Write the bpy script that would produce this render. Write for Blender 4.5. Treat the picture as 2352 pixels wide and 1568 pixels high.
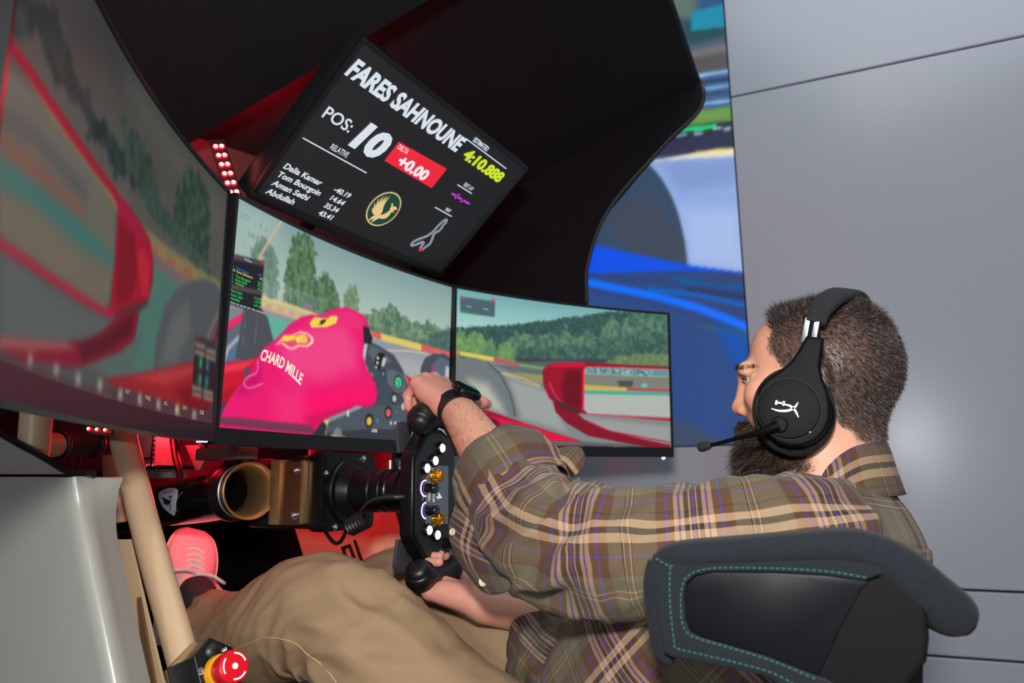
import bpy, bmesh, math, random
import numpy as np
from mathutils import Vector, Matrix, noise as mnoise

for o in list(bpy.data.objects):
    bpy.data.objects.remove(o)
SC = bpy.context.scene
COL = SC.collection
random.seed(7)
RNG = np.random.default_rng(7)

# ------------------------------------------------------------------ camera
# world: X = behind the driver, Y = driver's right (away from the photographer), Z = up
FPX, PITCH, YAW, ROLL, ZC = 1684.7, math.radians(10.66), math.radians(23.45), math.radians(-0.72), 0.9
_cy, _sy, _cp, _sp = math.cos(YAW), math.sin(YAW), math.cos(PITCH), math.sin(PITCH)
C_FW = np.array([-_sy*_cp, _cy*_cp, _sp])
_r = np.array([_cy, _sy, 0.0]); _u = np.cross(_r, C_FW)
C_RT = _r*math.cos(ROLL) + _u*math.sin(ROLL)
C_UP = _u*math.cos(ROLL) - _r*math.sin(ROLL)
C_POS = np.array([0.0, 0.0, ZC])
cam = bpy.data.cameras.new('camera')
cam.sensor_width = 36.0
cam.lens = FPX/2352*36.0
cam.clip_start = 0.02
cam.dof.use_dof = True
cam.dof.focus_distance = 1.0
cam.dof.aperture_fstop = 5.6
cam_o = bpy.data.objects.new('camera', cam)
COL.objects.link(cam_o)
cam_o.matrix_world = Matrix(((C_RT[0], C_UP[0], -C_FW[0], 0), (C_RT[1], C_UP[1], -C_FW[1], 0),
                             (C_RT[2], C_UP[2], -C_FW[2], ZC), (0, 0, 0, 1)))
SC.camera = cam_o

# ------------------------------------------------------------------ world, lights, exposure
SC.view_settings.view_transform = 'Standard'
SC.view_settings.look = 'None'
SC.view_settings.exposure = 0.0
SC.view_settings.gamma = 1.0
SC.view_settings.use_curve_mapping = False
w = bpy.data.worlds.new('room_ambient'); SC.world = w; w.use_nodes = True
w.node_tree.nodes['Background'].inputs[0].default_value = (0.80, 0.88, 1.0, 1)
w.node_tree.nodes['Background'].inputs[1].default_value = 0.21

def area_light(name, loc, target, size, power, color=(1, 1, 1), size_y=None):
    L = bpy.data.lights.new(name, 'AREA'); L.energy = power; L.color = color; L.size = size
    if size_y: L.shape = 'RECTANGLE'; L.size_y = size_y
    o = bpy.data.objects.new(name, L); COL.objects.link(o); o.location = loc
    o.rotation_euler = (Vector(target) - Vector(loc)).to_track_quat('-Z', 'Y').to_euler()
    return o
def point_light(name, loc, power, color, radius=0.02):
    L = bpy.data.lights.new(name, 'POINT'); L.energy = power; L.color = color; L.shadow_soft_size = radius
    o = bpy.data.objects.new(name, L); COL.objects.link(o); o.location = loc
    return o
# the flash on top of the photographer's camera
area_light('camera_flash', (0.0, -0.02, 1.085), (-0.30, 1.15, 0.97), 0.08, 14.5, (1.0, 0.97, 0.93))
# cool ceiling light of the room
area_light('ceiling_lamp', (0.6, 0.9, 3.3), (0.3, 1.3, 0.8), 1.6, 29, (0.86, 0.93, 1.0), 1.6)
area_light('wall_fill_light', (-0.7, 2.05, 3.3), (-0.7, 2.36, 1.0), 2.2, 2.0, (0.88, 0.94, 1.0), 0.2)  # unseen fill, added to brighten the back wall and its shadowed part
area_light('room_lamp', (0.47, -2.0, 1.18), (0.2, 2.4, 1.0), 0.16, 15, (0.95, 0.97, 1.0))
# red light strips fixed behind the monitors and under the desk of the rig
point_light('red_strip_light_top', (-0.95, 0.99, 1.585), 5.0, (1.0, 0.01, 0.03))
point_light('red_strip_light_low', (-1.03, 0.93, 0.985), 0.7, (1.0, 0.01, 0.03))
point_light('red_strip_light_footwell', (-1.10, 1.12, 0.95), 3.0, (1.0, 0.01, 0.03))

def at(u, v, Y):
    """point of the place at lateral distance Y seen in the photograph at u, v"""
    r = C_FW + C_RT*((u - 1176)/FPX) - C_UP*((v - 784)/FPX)
    return C_POS + r*(Y/r[1])
def atd(u, v, d):
    return C_POS + d*(C_FW + C_RT*((u - 1176)/FPX) - C_UP*((v - 784)/FPX))

# ------------------------------------------------------------------ materials
def lin(c):
    if isinstance(c, str):
        c = tuple(int(c[i:i+2], 16) for i in (0, 2, 4))
    c = np.array(c, float)/255.0
    return np.where(c <= 0.04045, c/12.92, ((c + 0.055)/1.055)**2.4)
MATS = {}
def mat(name, rgb, rough=0.5, metal=0.0, spec=0.5, noise=0.06, nscale=60.0, bump=0.0, bscale=400.0, coat=0.0,
        sheen=0.0, sub=0.0):
    """procedural material: a base colour with gentle noise variation and optional fine relief"""
    if name in MATS: return MATS[name]
    m = bpy.data.materials.new(name); m.use_nodes = True; MATS[name] = m
    nt = m.node_tree; b = nt.nodes['Principled BSDF']
    b.inputs['Roughness'].default_value = rough
    b.inputs['Metallic'].default_value = metal
    b.inputs['Specular IOR Level'].default_value = spec
    b.inputs['Coat Weight'].default_value = coat
    b.inputs['Coat Roughness'].default_value = 0.08
    b.inputs['Sheen Weight'].default_value = sheen
    if sub:
        b.inputs['Subsurface Weight'].default_value = sub
        b.inputs['Subsurface Radius'].default_value = (0.012, 0.005, 0.003)
        b.inputs['Subsurface Scale'].default_value = 0.6
    l = lin(rgb)
    tc = nt.nodes.new('ShaderNodeTexCoord')
    nz = nt.nodes.new('ShaderNodeTexNoise'); nz.inputs['Scale'].default_value = nscale
    nz.inputs['Detail'].default_value = 4
    nt.links.new(tc.outputs['Object'], nz.inputs['Vector'])
    mx = nt.nodes.new('ShaderNodeMix'); mx.data_type = 'RGBA'
    mx.inputs['A'].default_value = (*(l*(1 - noise)), 1); mx.inputs['B'].default_value = (*np.minimum(l*(1 + noise), 1), 1)
    nt.links.new(nz.outputs['Fac'], mx.inputs['Factor'])
    nt.links.new(mx.outputs['Result'], b.inputs['Base Color'])
    if bump:
        n2 = nt.nodes.new('ShaderNodeTexNoise'); n2.inputs['Scale'].default_value = bscale
        nt.links.new(tc.outputs['Object'], n2.inputs['Vector'])
        bp = nt.nodes.new('ShaderNodeBump'); bp.inputs['Strength'].default_value = bump
        bp.inputs['Distance'].default_value = 0.002
        nt.links.new(n2.outputs['Fac'], bp.inputs['Height']); nt.links.new(bp.outputs['Normal'], b.inputs['Normal'])
    return m
def emis(name, rgb, strength=1.0):
    if name in MATS: return MATS[name]
    m = bpy.data.materials.new(name); m.use_nodes = True; MATS[name] = m
    nt = m.node_tree; b = nt.nodes['Principled BSDF']
    b.inputs['Base Color'].default_value = (0.01, 0.01, 0.01, 1)
    b.inputs['Roughness'].default_value = 0.5
    b.inputs['Emission Color'].default_value = (*lin(rgb), 1)
    b.inputs['Emission Strength'].default_value = strength
    return m
def picture_mat(name, strength=1.0, rough=0.7, spec=0.04):
    """a lit display: its picture is stored per point of the panel in the attribute 'picture'"""
    m = bpy.data.materials.new(name); m.use_nodes = True
    nt = m.node_tree; b = nt.nodes['Principled BSDF']
    a = nt.nodes.new('ShaderNodeAttribute'); a.attribute_name = 'picture'
    b.inputs['Base Color'].default_value = (0.012, 0.012, 0.013, 1)
    b.inputs['Roughness'].default_value = rough; b.inputs['Specular IOR Level'].default_value = spec
    nt.links.new(a.outputs['Color'], b.inputs['Emission Color'])
    b.inputs['Emission Strength'].default_value = strength
    return m

# ------------------------------------------------------------------ objects and shapes
ORG = {}
def thing(name, label, cat, loc, group=None):
    o = bpy.data.objects.new(name, None); COL.objects.link(o)
    o.empty_display_size = 0.05; o.location = tuple(float(x) for x in loc)
    o['label'] = label; o['category'] = cat
    if group: o['group'] = group
    ORG[o.name] = np.array([float(x) for x in loc])
    return o
def tag(o, label=None, cat=None, group=None, kind=None):
    if label: o['label'] = label
    if cat: o['category'] = cat
    if group: o['group'] = group
    if kind: o['kind'] = kind
    return o
def mesh_data(name, V, Fc, m=None, smooth=False):
    me = bpy.data.meshes.new(name)
    me.from_pydata([tuple(map(float, v)) for v in V], [], [tuple(f) for f in Fc])
    if m is not None: me.materials.append(m)
    if smooth: me.polygons.foreach_set('use_smooth', [True]*len(me.polygons))
    me.update()
    return me
def add(name, V, Fc, m, parent=None, smooth=False, origin=None, label=None):
    """link one mesh given in world coordinates; a child keeps its thing's origin"""
    V = np.asarray(V, float)
    if parent is not None: org = ORG[parent.name]
    elif origin is not None: org = np.asarray(origin, float)
    else: org = V.mean(0); org[2] = V[:, 2].min()
    o = bpy.data.objects.new(name, mesh_data(name, V - org, Fc, m, smooth)); COL.objects.link(o)
    if parent is not None: o.parent = parent
    else: o.location = org
    ORG[o.name] = org
    if label: o['label'] = label
    return o
def auto_smooth(o, ang=35):
    me = o.data
    me.polygons.foreach_set('use_smooth', [True]*len(me.polygons))
    bm = bmesh.new(); bm.from_mesh(me)
    for e in bm.edges:
        if len(e.link_faces) == 2 and e.calc_face_angle(0) > math.radians(ang): e.smooth = False
    bm.to_mesh(me); bm.free()
    return o
def nrm(v):
    v = np.asarray(v, float); return v/max(np.linalg.norm(v), 1e-9)
class Fr:
    """a local frame: p(x, y, z) gives the world point"""
    def __init__(s, o, ex, ey, ez=None):
        s.o = np.asarray(o, float); s.x = nrm(ex); y = np.asarray(ey, float)
        s.y = nrm(y - s.x*np.dot(y, s.x)); s.z = np.cross(s.x, s.y) if ez is None else nrm(ez)
    def p(s, x, y=None, z=None):
        if y is None: x, y, z = x
        return s.o + s.x*x + s.y*y + s.z*z
    def m(s, P):
        P = np.asarray(P, float); return s.o + P[:, :1]*s.x + P[:, 1:2]*s.y + P[:, 2:3]*s.z
    def at(s, x, y, z): return Fr(s.p(x, y, z), s.x, s.y, s.z)
WORLD = Fr((0, 0, 0), (1, 0, 0), (0, 1, 0))
class MB:
    """collects shapes of ONE part"""
    def __init__(s): s.V = []; s.F = []
    def raw(s, V, Fc):
        k = len(s.V); s.V += [np.asarray(v, float) for v in V]; s.F += [tuple(i + k for i in f) for f in Fc]; return s
    def box(s, fr, c, size, bev=0.0, seg=2):
        bm = bmesh.new(); bmesh.ops.create_cube(bm, size=1.0)
        for v in bm.verts: v.co = Vector((v.co.x*size[0], v.co.y*size[1], v.co.z*size[2]))
        if bev: bmesh.ops.bevel(bm, geom=list(bm.edges), offset=bev, segments=seg, affect='EDGES', profile=0.6)
        bm.verts.index_update()
        V = [fr.p(v.co.x + c[0], v.co.y + c[1], v.co.z + c[2]) for v in bm.verts]
        Fc = [[v.index for v in f.verts] for f in bm.faces]; bm.free()
        return s.raw(V, Fc)
    def prism(s, fr, poly, z0, z1, bev=0.0, seg=2):
        """polygon in the frame's xy plane, from z0 to z1"""
        bm = bmesh.new()
        a = [bm.verts.new((x, y, z0)) for x, y in poly]; b = [bm.verts.new((x, y, z1)) for x, y in poly]
        n = len(poly)
        bm.faces.new(a[::-1]); bm.faces.new(b)
        for i in range(n): bm.faces.new((a[i], a[(i+1) % n], b[(i+1) % n], b[i]))
        bmesh.ops.recalc_face_normals(bm, faces=bm.faces)
        if bev:
            es = [e for e in bm.edges if abs(e.verts[0].co.z - e.verts[1].co.z) < 1e-9]
            bmesh.ops.bevel(bm, geom=es, offset=bev, segments=seg, affect='EDGES', profile=0.6)
        bm.verts.index_update()
        V = [fr.p(*v.co) for v in bm.verts]; Fc = [[v.index for v in f.verts] for f in bm.faces]; bm.free()
        return s.raw(V, Fc)
    def lathe(s, fr, prof, seg=32, closed=False, caps=True):
        """profile of (along, radius) turned round the frame's x axis"""
        V = []; Fc = []; n = len(prof)
        for i in range(seg):
            a = 2*math.pi*i/seg; ca, sa = math.cos(a), math.sin(a)
            for (h, r) in prof: V.append(fr.p(h, r*ca, r*sa))
        for i in range(seg):
            j = (i + 1) % seg
            for k in range(n if closed else n - 1):
                l = (k + 1) % n
                Fc.append((i*n + k, j*n + k, j*n + l, i*n + l))
        if not closed and caps:
            for k, rev in ((0, 1), (n - 1, 0)):
                if prof[k][1] > 1e-6:
                    f = [i*n + k for i in range(seg)]; Fc.append(f[::-1] if not rev else f)
        return s.raw(V, Fc)
    def cyl(s, a, b, r, seg=24, bev=0.0):
        a = np.asarray(a, float); b = np.asarray(b, float); L = np.linalg.norm(b - a)
        x = nrm(b - a); h = np.array([0, 0, 1.0]) if abs(x[2]) < 0.9 else np.array([0, 1.0, 0])
        fr = Fr(a, x, np.cross(h, x))
        pr = [(0, r), (L, r)] if not bev else [(0, r - bev), (bev*0.3, r - bev*0.3), (bev, r), (L - bev, r), (L - bev*0.3, r - bev*0.3), (L, r - bev)]
        return s.lathe(fr, pr, seg)
    def tube(s, P, r, seg=12, caps=True, sub=6):
        V, Fc = loft_tube(P, r, seg, caps, sub); return s.raw(V, Fc)
    def build(s, name, m, parent=None, smooth=30, label=None, origin=None):
        o = add(name, s.V, s.F, m, parent, label=label, origin=origin)
        if smooth: auto_smooth(o, smooth)
        return o
def catmull(P, sub):
    P = np.asarray(P, float); n = len(P)
    if n < 3 or sub <= 1:
        return P
    out = []
    for i in range(n - 1):
        p0 = P[max(i-1, 0)]; p1 = P[i]; p2 = P[i+1]; p3 = P[min(i+2, n-1)]
        if i == 0: p0 = 2*p1 - p2
        if i == n - 2: p3 = 2*p2 - p1
        for k in range(sub):
            t = k/sub
            out.append(0.5*((2*p1) + (-p0 + p2)*t + (2*p0 - 5*p1 + 4*p2 - p3)*t*t + (-p0 + 3*p1 - 3*p2 + p3)*t**3))
    out.append(P[-1])
    return np.array(out)
def frames(P, up0=(0, 0, 1)):
    P = np.asarray(P, float); n = len(P)
    T = np.gradient(P, axis=0); T /= np.linalg.norm(T, axis=1, keepdims=True) + 1e-12
    u = np.asarray(up0, float)
    if abs(np.dot(u, T[0])) > 0.95: u = np.array([0, 1.0, 0])
    A = []
    for i in range(n):
        u = nrm(u - T[i]*np.dot(u, T[i])); A.append(u)
    A = np.array(A); B = np.cross(T, A)
    return T, A, B
def loft_tube(P, r, seg=12, caps=True, sub=6):
    P = np.asarray(P, float)
    r = np.full(len(P), r, float) if np.isscalar(r) else np.asarray(r, float)
    if len(P) > 2 and sub > 1:
        Q = catmull(np.column_stack([P, r]), sub); P, r = Q[:, :3], Q[:, 3]
    T, A, B = frames(P)
    V = []; Fc = []
    for i in range(len(P)):
        for k in range(seg):
            a = 2*math.pi*k/seg
            V.append(P[i] + r[i]*(A[i]*math.cos(a) + B[i]*math.sin(a)))
    for i in range(len(P) - 1):
        for k in range(seg):
            l = (k + 1) % seg
            Fc.append((i*seg + k, i*seg + l, (i+1)*seg + l, (i+1)*seg + k))
    if caps:
        Fc.append(tuple(range(seg))[::-1]); Fc.append(tuple(range((len(P)-1)*seg, len(P)*seg)))
    return V, Fc
def rounded(w, h, r, n=5, cx=0.0, cy=0.0):
    """outline of a rounded rectangle"""
    out = []
    for (sx, sy, a0) in ((1, 1, 0), (-1, 1, 90), (-1, -1, 180), (1, -1, 270)):
        for k in range(n + 1):
            a = math.radians(a0 + 90*k/n)
            out.append((cx + sx*(w/2 - r) + r*math.cos(a), cy + sy*(h/2 - r) + r*math.sin(a)))
    return out
_FONT = {}
def text_mesh(body, size, bold=0.0, shear=0.0, sx=1.0, align='LEFT', spacing=1.0):
    """flat lettering as triangles in its own xy plane"""
    cu = bpy.data.curves.new('lettering', 'FONT'); cu.body = body; cu.size = size; cu.offset = bold*size
    cu.shear = shear; cu.align_x = align; cu.resolution_u = 3; cu.space_character = spacing; cu.fill_mode = 'FRONT'
    o = bpy.data.objects.new('lettering', cu)
    me = bpy.data.meshes.new_from_object(o)
    V = np.array([v.co[:] for v in me.vertices]).reshape(-1, 3); Fc = [tuple(p.vertices) for p in me.polygons]
    bpy.data.objects.remove(o); bpy.data.curves.remove(cu); bpy.data.meshes.remove(me)
    if len(V): V[:, 0] *= sx
    return V, Fc
# ---- pictures on the displays, in metres from the top left corner of each panel (colours sRGB, softness mm)
PIC_CENTER = [
    ('fill', [(0, (122, 150, 150)), (0.12, (140, 165, 161)), (0.3, (164, 183, 173)), (0.45, (174, 191, 179)), (0.6, (164, 182, 172)), (1, (120, 125, 128))]),
    ('poly', (152, 176, 168), 40, [(0.0002, 0.004), (0.0997, -0.0029), (0.068, 0.0917), (-0.0025, 0.0975)]),
    ('leaf', (72, 104, 88), (120, 148, 116), 9, [(0.3305, 0.1157), (0.3564, 0.0991), (0.393, 0.0851), (0.4243, 0.0754), (0.4577, 0.0904), (0.4973, 0.0959), (0.5297, 0.0839), (0.5638, 0.094), (0.5986, 0.0884), (0.6014, 0.1451), (0.5004, 0.1479), (0.3699, 0.1436), (0.341, 0.1385)]),
    ('leaf', (60, 88, 84), (84, 112, 100), 4, [(0.5313, 0.1113), (0.5988, 0.0922), (0.6014, 0.1451), (0.5331, 0.1432)]),
    ('leaf', (88, 118, 104), (116, 142, 122), 8, [(0.0424, 0.1187), (0.0404, 0.0787), (0.0544, 0.0486), (0.0806, 0.0377), (0.1028, 0.0611), (0.1149, 0.1292), (0.0729, 0.1318)]),
    ('leaf', (58, 92, 70), (104, 132, 92), 7, [(0.1259, 0.1304), (0.1269, 0.0906), (0.13, 0.0498), (0.1376, 0.018), (0.1617, -0.0007), (0.1863, 0.0032), (0.2006, 0.03), (0.2003, 0.0724), (0.207, 0.0707), (0.2285, 0.0514), (0.2564, 0.0706), (0.273, 0.0948), (0.2715, 0.1309), (0.1818, 0.1369)]),
    ('leaf', (92, 122, 96), (132, 154, 118), 7, [(0.2785, 0.1295), (0.28, 0.0933), (0.2923, 0.068), (0.3097, 0.0574), (0.3211, 0.0763), (0.3269, 0.1164)]),
    ('line', (196, 166, 142), 5, 3, [(0.1067, 0.0006), (0.0829, 0.0384), (0.0598, 0.076)]),
    ('line', (206, 190, 170), 2.4, 2, [(0.0717, 0.0699), (0.0546, 0.0843)]),
    ('line', (150, 170, 164), 0.8, 1, [(0.0727, 0.1043), (0.2301, 0.104)]),
    ('line', (150, 170, 164), 0.8, 1, [(0.0732, 0.109), (0.2305, 0.1086)]),
    ('line', (150, 170, 164), 0.8, 1, [(0.0738, 0.1137), (0.231, 0.1131)]),
    ('line', (150, 170, 164), 0.8, 1, [(0.0744, 0.1183), (0.2314, 0.1177)]),
    ('line', (150, 170, 164), 0.8, 1, [(0.0749, 0.123), (0.2319, 0.1222)]),
    ('line', (150, 170, 164), 0.8, 1, [(0.0755, 0.1277), (0.2323, 0.1267)]),
    ('line', (150, 170, 164), 0.8, 1, [(0.0761, 0.1324), (0.2327, 0.1313)]),
    ('line', (168, 184, 176), 1, 1, [(0.0819, 0.102), (0.0827, 0.135)]),
    ('line', (168, 184, 176), 1, 1, [(0.1031, 0.1009), (0.1038, 0.1345)]),
    ('line', (168, 184, 176), 1, 1, [(0.1225, 0.1004), (0.1231, 0.1346)]),
    ('line', (168, 184, 176), 1, 1, [(0.1424, 0.1014), (0.1429, 0.1361)]),
    ('line', (168, 184, 176), 1, 1, [(0.1623, 0.1011), (0.1628, 0.1363)]),
    ('poly', (122, 116, 128), 3, [(0.1762, 0.1157), (0.2024, 0.1161), (0.2015, 0.1299), (0.1754, 0.1293)]),
    ('poly', (202, 174, 132), 2, [(0.071, 0.1335), (0.1366, 0.1288), (0.2084, 0.13), (0.2249, 0.1343), (0.2057, 0.1487), (0.1476, 0.1496), (0.0734, 0.1535)]),
    ('line', (222, 196, 110), 3, 1.5, [(0.073, 0.1331), (0.1369, 0.1316), (0.2156, 0.1331)]),
    ('poly', (150, 186, 160), 2, [(0.0859, 0.1357), (0.1007, 0.1352), (0.1003, 0.1409), (0.0855, 0.1413)]),
    ('poly', (210, 140, 122), 2, [(0.0846, 0.1422), (0.1003, 0.1416), (0.0999, 0.1466), (0.0841, 0.1471)]),
    ('poly', (150, 186, 160), 2, [(0.1156, 0.1348), (0.1307, 0.1344), (0.1302, 0.1402), (0.1152, 0.1405)]),
    ('poly', (210, 140, 122), 2, [(0.1142, 0.1414), (0.1303, 0.1409), (0.1298, 0.146), (0.1137, 0.1465)]),
    ('poly', (150, 186, 160), 2, [(0.1416, 0.1349), (0.157, 0.1346), (0.1566, 0.1405), (0.1412, 0.1408)]),
    ('poly', (210, 140, 122), 2, [(0.1402, 0.1417), (0.1566, 0.1412), (0.1561, 0.1464), (0.1397, 0.1468)]),
    ('poly', (150, 186, 160), 2, [(0.1704, 0.1347), (0.1861, 0.1345), (0.1856, 0.1406), (0.1699, 0.1407)]),
    ('poly', (210, 140, 122), 2, [(0.1689, 0.1417), (0.1857, 0.1413), (0.1851, 0.1466), (0.1683, 0.1469)]),
    ('poly', (140, 140, 142), 3, [(0.0729, 0.1495), (0.1476, 0.1496), (0.2003, 0.1512), (0.1736, 0.165), (0.0745, 0.1621)]),
    ('poly', (92, 166, 150), 2, [(0.0822, 0.1571), (0.173, 0.1592), (0.1478, 0.1811), (0.1121, 0.1971), (0.0938, 0.2028)]),
    ('poly', (140, 146, 150), 2, [(0.3603, 0.1485), (0.5004, 0.1479), (0.6017, 0.1507), (0.6108, 0.3376), (0.3752, 0.3381)]),
    ('poly', (214, 190, 96), 1.5, [(0.3866, 0.1341), (0.5103, 0.1374), (0.5112, 0.1518), (0.3926, 0.1467)]),
    ('poly', (206, 92, 88), 2, [(0.5103, 0.1374), (0.6012, 0.1413), (0.602, 0.1563), (0.5112, 0.1518)]),
    ('poly', (206, 92, 88), 2, [(0.3616, 0.1333), (0.3892, 0.1345), (0.3926, 0.1467), (0.3675, 0.1457)]),
    ('line', (214, 208, 196), 2, 1.5, [(0.409, 0.1646), (0.475, 0.1569), (0.5298, 0.1547)]),
    ('line', (178, 184, 180), 1.2, 1, [(0.5532, 0.146), (0.602, 0.1563)]),
    ('poly', (160, 164, 166), 20, [(0.425, 0.176), (0.5412, 0.1696), (0.5382, 0.2334), (0.4664, 0.2228)]),
    ('poly', (66, 72, 84), 1.5, [(0.5151, 0.2178), (0.5107, 0.187), (0.5225, 0.1647), (0.5482, 0.1522), (0.58, 0.1479), (0.5964, 0.1533), (0.6021, 0.1582), (0.6045, 0.2087), (0.5577, 0.2298)]),
    ('poly', (86, 98, 116), 3, [(0.5433, 0.2076), (0.5468, 0.1744), (0.5671, 0.1571), (0.6022, 0.162), (0.605, 0.218)]),
    ('line', (210, 30, 60), 4, 1, [(0.5416, 0.1769), (0.5561, 0.2008)]),
    ('poly', (178, 186, 186), 3, [(0.5867, 0.1732), (0.6029, 0.176), (0.6054, 0.2273), (0.5842, 0.2292)]),
    ('poly', (206, 28, 66), 1.5, [(0.4651, 0.2038), (0.518, 0.2228), (0.5135, 0.234), (0.4793, 0.225)]),
    ('poly', (150, 18, 48), 2, [(0.474, 0.222), (0.5135, 0.234), (0.5074, 0.2628), (0.4856, 0.2427)]),
    ('poly', (120, 124, 132), 3, [(-0.0224, 0.1663), (0.0351, 0.1576), (0.0476, 0.256), (-0.0076, 0.2752)]),
    ('poly', (92, 96, 106), 3, [(-0.009, 0.2086), (0.0002, 0.1918), (0.0364, 0.1679), (0.0483, 0.2624), (-0.003, 0.2747)]),
    ('line', (240, 26, 88), 9, 1.5, [(-0.0107, 0.2102), (0.004, 0.1911), (0.0386, 0.1688)]),
    ('line', (150, 160, 176), 7, 2, [(-0.0004, 0.2446), (0.0082, 0.2233), (0.0291, 0.2038)]),
    ('poly', (70, 110, 140), 2, [(0.0066, 0.2399), (0.023, 0.2177), (0.029, 0.2341), (0.0167, 0.2435)]),
    ('poly', (70, 73, 80), 1.2, [(0.0347, 0.1538), (0.0751, 0.1504), (0.0922, 0.162), (0.1042, 0.1839), (0.1095, 0.1933), (0.0756, 0.2392), (0.0252, 0.2346), (0.0317, 0.1936)]),
    ('line', (120, 126, 136), 0.8, 0.6, [(0.0676, 0.1567), (0.0672, 0.1871), (0.0664, 0.214)]),
    ('line', (128, 134, 142), 0.8, 0.6, [(0.0361, 0.1574), (0.0408, 0.1788), (0.0389, 0.2184)]),
    ('poly', (196, 10, 40), 1.2, [(-0.0111, 0.2498), (0.0163, 0.241), (0.0595, 0.2322), (0.1236, 0.2049), (0.147, 0.2225), (0.1106, 0.2753), (0.0531, 0.3004), (-0.0037, 0.3186)]),
    ('poly', (226, 46, 70), 3, [(-0.0063, 0.2504), (0.0452, 0.2369), (0.0743, 0.2288), (0.0466, 0.2484), (-0.0048, 0.2613)]),
    ('poly', (160, 8, 34), 5, [(-0.0056, 0.2902), (0.0491, 0.2687), (0.0888, 0.2642), (0.0343, 0.3052), (-0.002, 0.3173)]),
    ('poly', (70, 74, 80), 1, [(0.0466, 0.2484), (0.0598, 0.2427), (0.0598, 0.2584), (0.0508, 0.2659)]),
    ('poly', (56, 60, 66), 1, [(-0.0033, 0.3077), (0.0217, 0.2969), (0.0097, 0.3213), (-0.0011, 0.3245)]),
    ('poly', (62, 70, 80), 1.2, [(0.3558, 0.1542), (0.3886, 0.16), (0.431, 0.1709), (0.4596, 0.1975), (0.4771, 0.2305), (0.487, 0.2644), (0.494, 0.3349), (0.2029, 0.3409), (0.2506, 0.3173), (0.312, 0.2942), (0.3642, 0.2743), (0.3767, 0.2324), (0.3493, 0.1947)]),
    ('poly', (88, 94, 104), 3, [(0.3638, 0.1613), (0.3992, 0.1677), (0.4256, 0.1845), (0.3889, 0.1977), (0.3566, 0.1789)]),
    ('poly', (92, 98, 108), 3, [(0.4118, 0.2033), (0.433, 0.199), (0.4628, 0.2076), (0.4724, 0.2361), (0.4449, 0.2439), (0.4161, 0.2282)]),
    ('hatch', (96, 106, 116), [(0.2245, 0.337), (0.3007, 0.2989), (0.3702, 0.2738), (0.4692, 0.2658), (0.4886, 0.2903), (0.4908, 0.3247), (0.4104, 0.3202), (0.3144, 0.3213)]),
    ('poly', (22, 24, 28), 0.8, [(0.342, 0.135), (0.3539, 0.1296), (0.3651, 0.1469), (0.3649, 0.1594), (0.3463, 0.1582)]),
    ('poly', (24, 26, 30), 0.8, [(0.3778, 0.1825), (0.3894, 0.1708), (0.4058, 0.1719), (0.392, 0.2057), (0.377, 0.2042)]),
    ('ell', (214, 208, 190), 0.5, (0.3853, 0.1832), 4, 3, 0),
    ('ell', (214, 208, 190), 0.5, (0.3848, 0.1924), 4, 3, 0),
    ('ell', (150, 196, 160), 0.5, (0.3817, 0.2012), 4, 3, 0),
    ('poly', (190, 190, 182), 0.6, [(0.4, 0.1795), (0.4101, 0.1798), (0.4039, 0.1975), (0.3951, 0.197)]),
    ('ell', (26, 28, 32), 0.6, (0.4472, 0.2223), 12.5, 14.000000000000002, 0),
    ('ell', (64, 190, 130), 0.5, (0.4473, 0.2231), 10.5, 11.55, 0),
    ('ell', (26, 28, 32), 0.6, (0.4381, 0.2548), 9.5, 10.64, 0),
    ('ell', (168, 186, 170), 0.5, (0.4382, 0.2556), 6.5, 7.15, 0),
    ('ell', (26, 28, 32), 0.6, (0.4226, 0.2838), 10.5, 11.760000000000002, 0),
    ('ell', (222, 96, 84), 0.5, (0.4227, 0.2846), 7, 7.700000000000001, 0),
    ('ell', (26, 28, 32), 0.6, (0.3701, 0.303), 11.5, 12.88, 0),
    ('ell', (222, 180, 56), 0.5, (0.3701, 0.3038), 7.2, 7.920000000000001, 0),
    ('ell', (214, 204, 190), 0.5, (0.4656, 0.2687), 6.2, 6.820000000000001, 0),
    ('ell', (26, 28, 32), 0.6, (0.4023, 0.2103), 6, 6.720000000000001, 0),
    ('ell', (84, 134, 206), 0.5, (0.4024, 0.2112), 4, 4.4, 0),
    ('ell', (150, 90, 70), 0.5, (0.4227, 0.2846), 2.2, 2.2, 0),
    ('ell', (70, 160, 110), 0.5, (0.4603, 0.2459), 2, 2.6, 0),
    ('ell', (160, 132, 70), 0.5, (0.4462, 0.2804), 2, 2.6, 0),
    ('ell', (58, 140, 176), 0.5, (0.3931, 0.3015), 3, 4, 0),
    ('ell', (214, 214, 206), 0.5, (0.4315, 0.3033), 3, 3.4, 0),
    ('ell', (214, 214, 206), 0.5, (0.4439, 0.3025), 3, 3.4, 0),
    ('ell', (214, 214, 206), 0.5, (0.4552, 0.3018), 3, 3.4, 0),
    ('poly', (178, 100, 100), 1, [(0.363, 0.2142), (0.3754, 0.2144), (0.3757, 0.2193), (0.3646, 0.2189)]),
    ('poly', (204, 204, 198), 0.6, [(0.3068, 0.2884), (0.3138, 0.2879), (0.3148, 0.2987), (0.3089, 0.2991)]),
    ('poly', (50, 54, 62), 2, [(0.2026, 0.338), (0.3857, 0.3166), (0.4902, 0.3161), (0.4944, 0.3418), (0.2035, 0.3465)]),
    ('poly', (64, 74, 92), 1, [(0.4578, 0.3229), (0.4932, 0.3229), (0.4915, 0.3367), (0.4587, 0.3363)]),
    ('poly', (92, 108, 132), 0.8, [(0.483, 0.3217), (0.4932, 0.3229), (0.4915, 0.3367), (0.4838, 0.3353)]),
    ('ell', (120, 118, 96), 1, (0.2867, 0.3372), 13, 17, 0),
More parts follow.
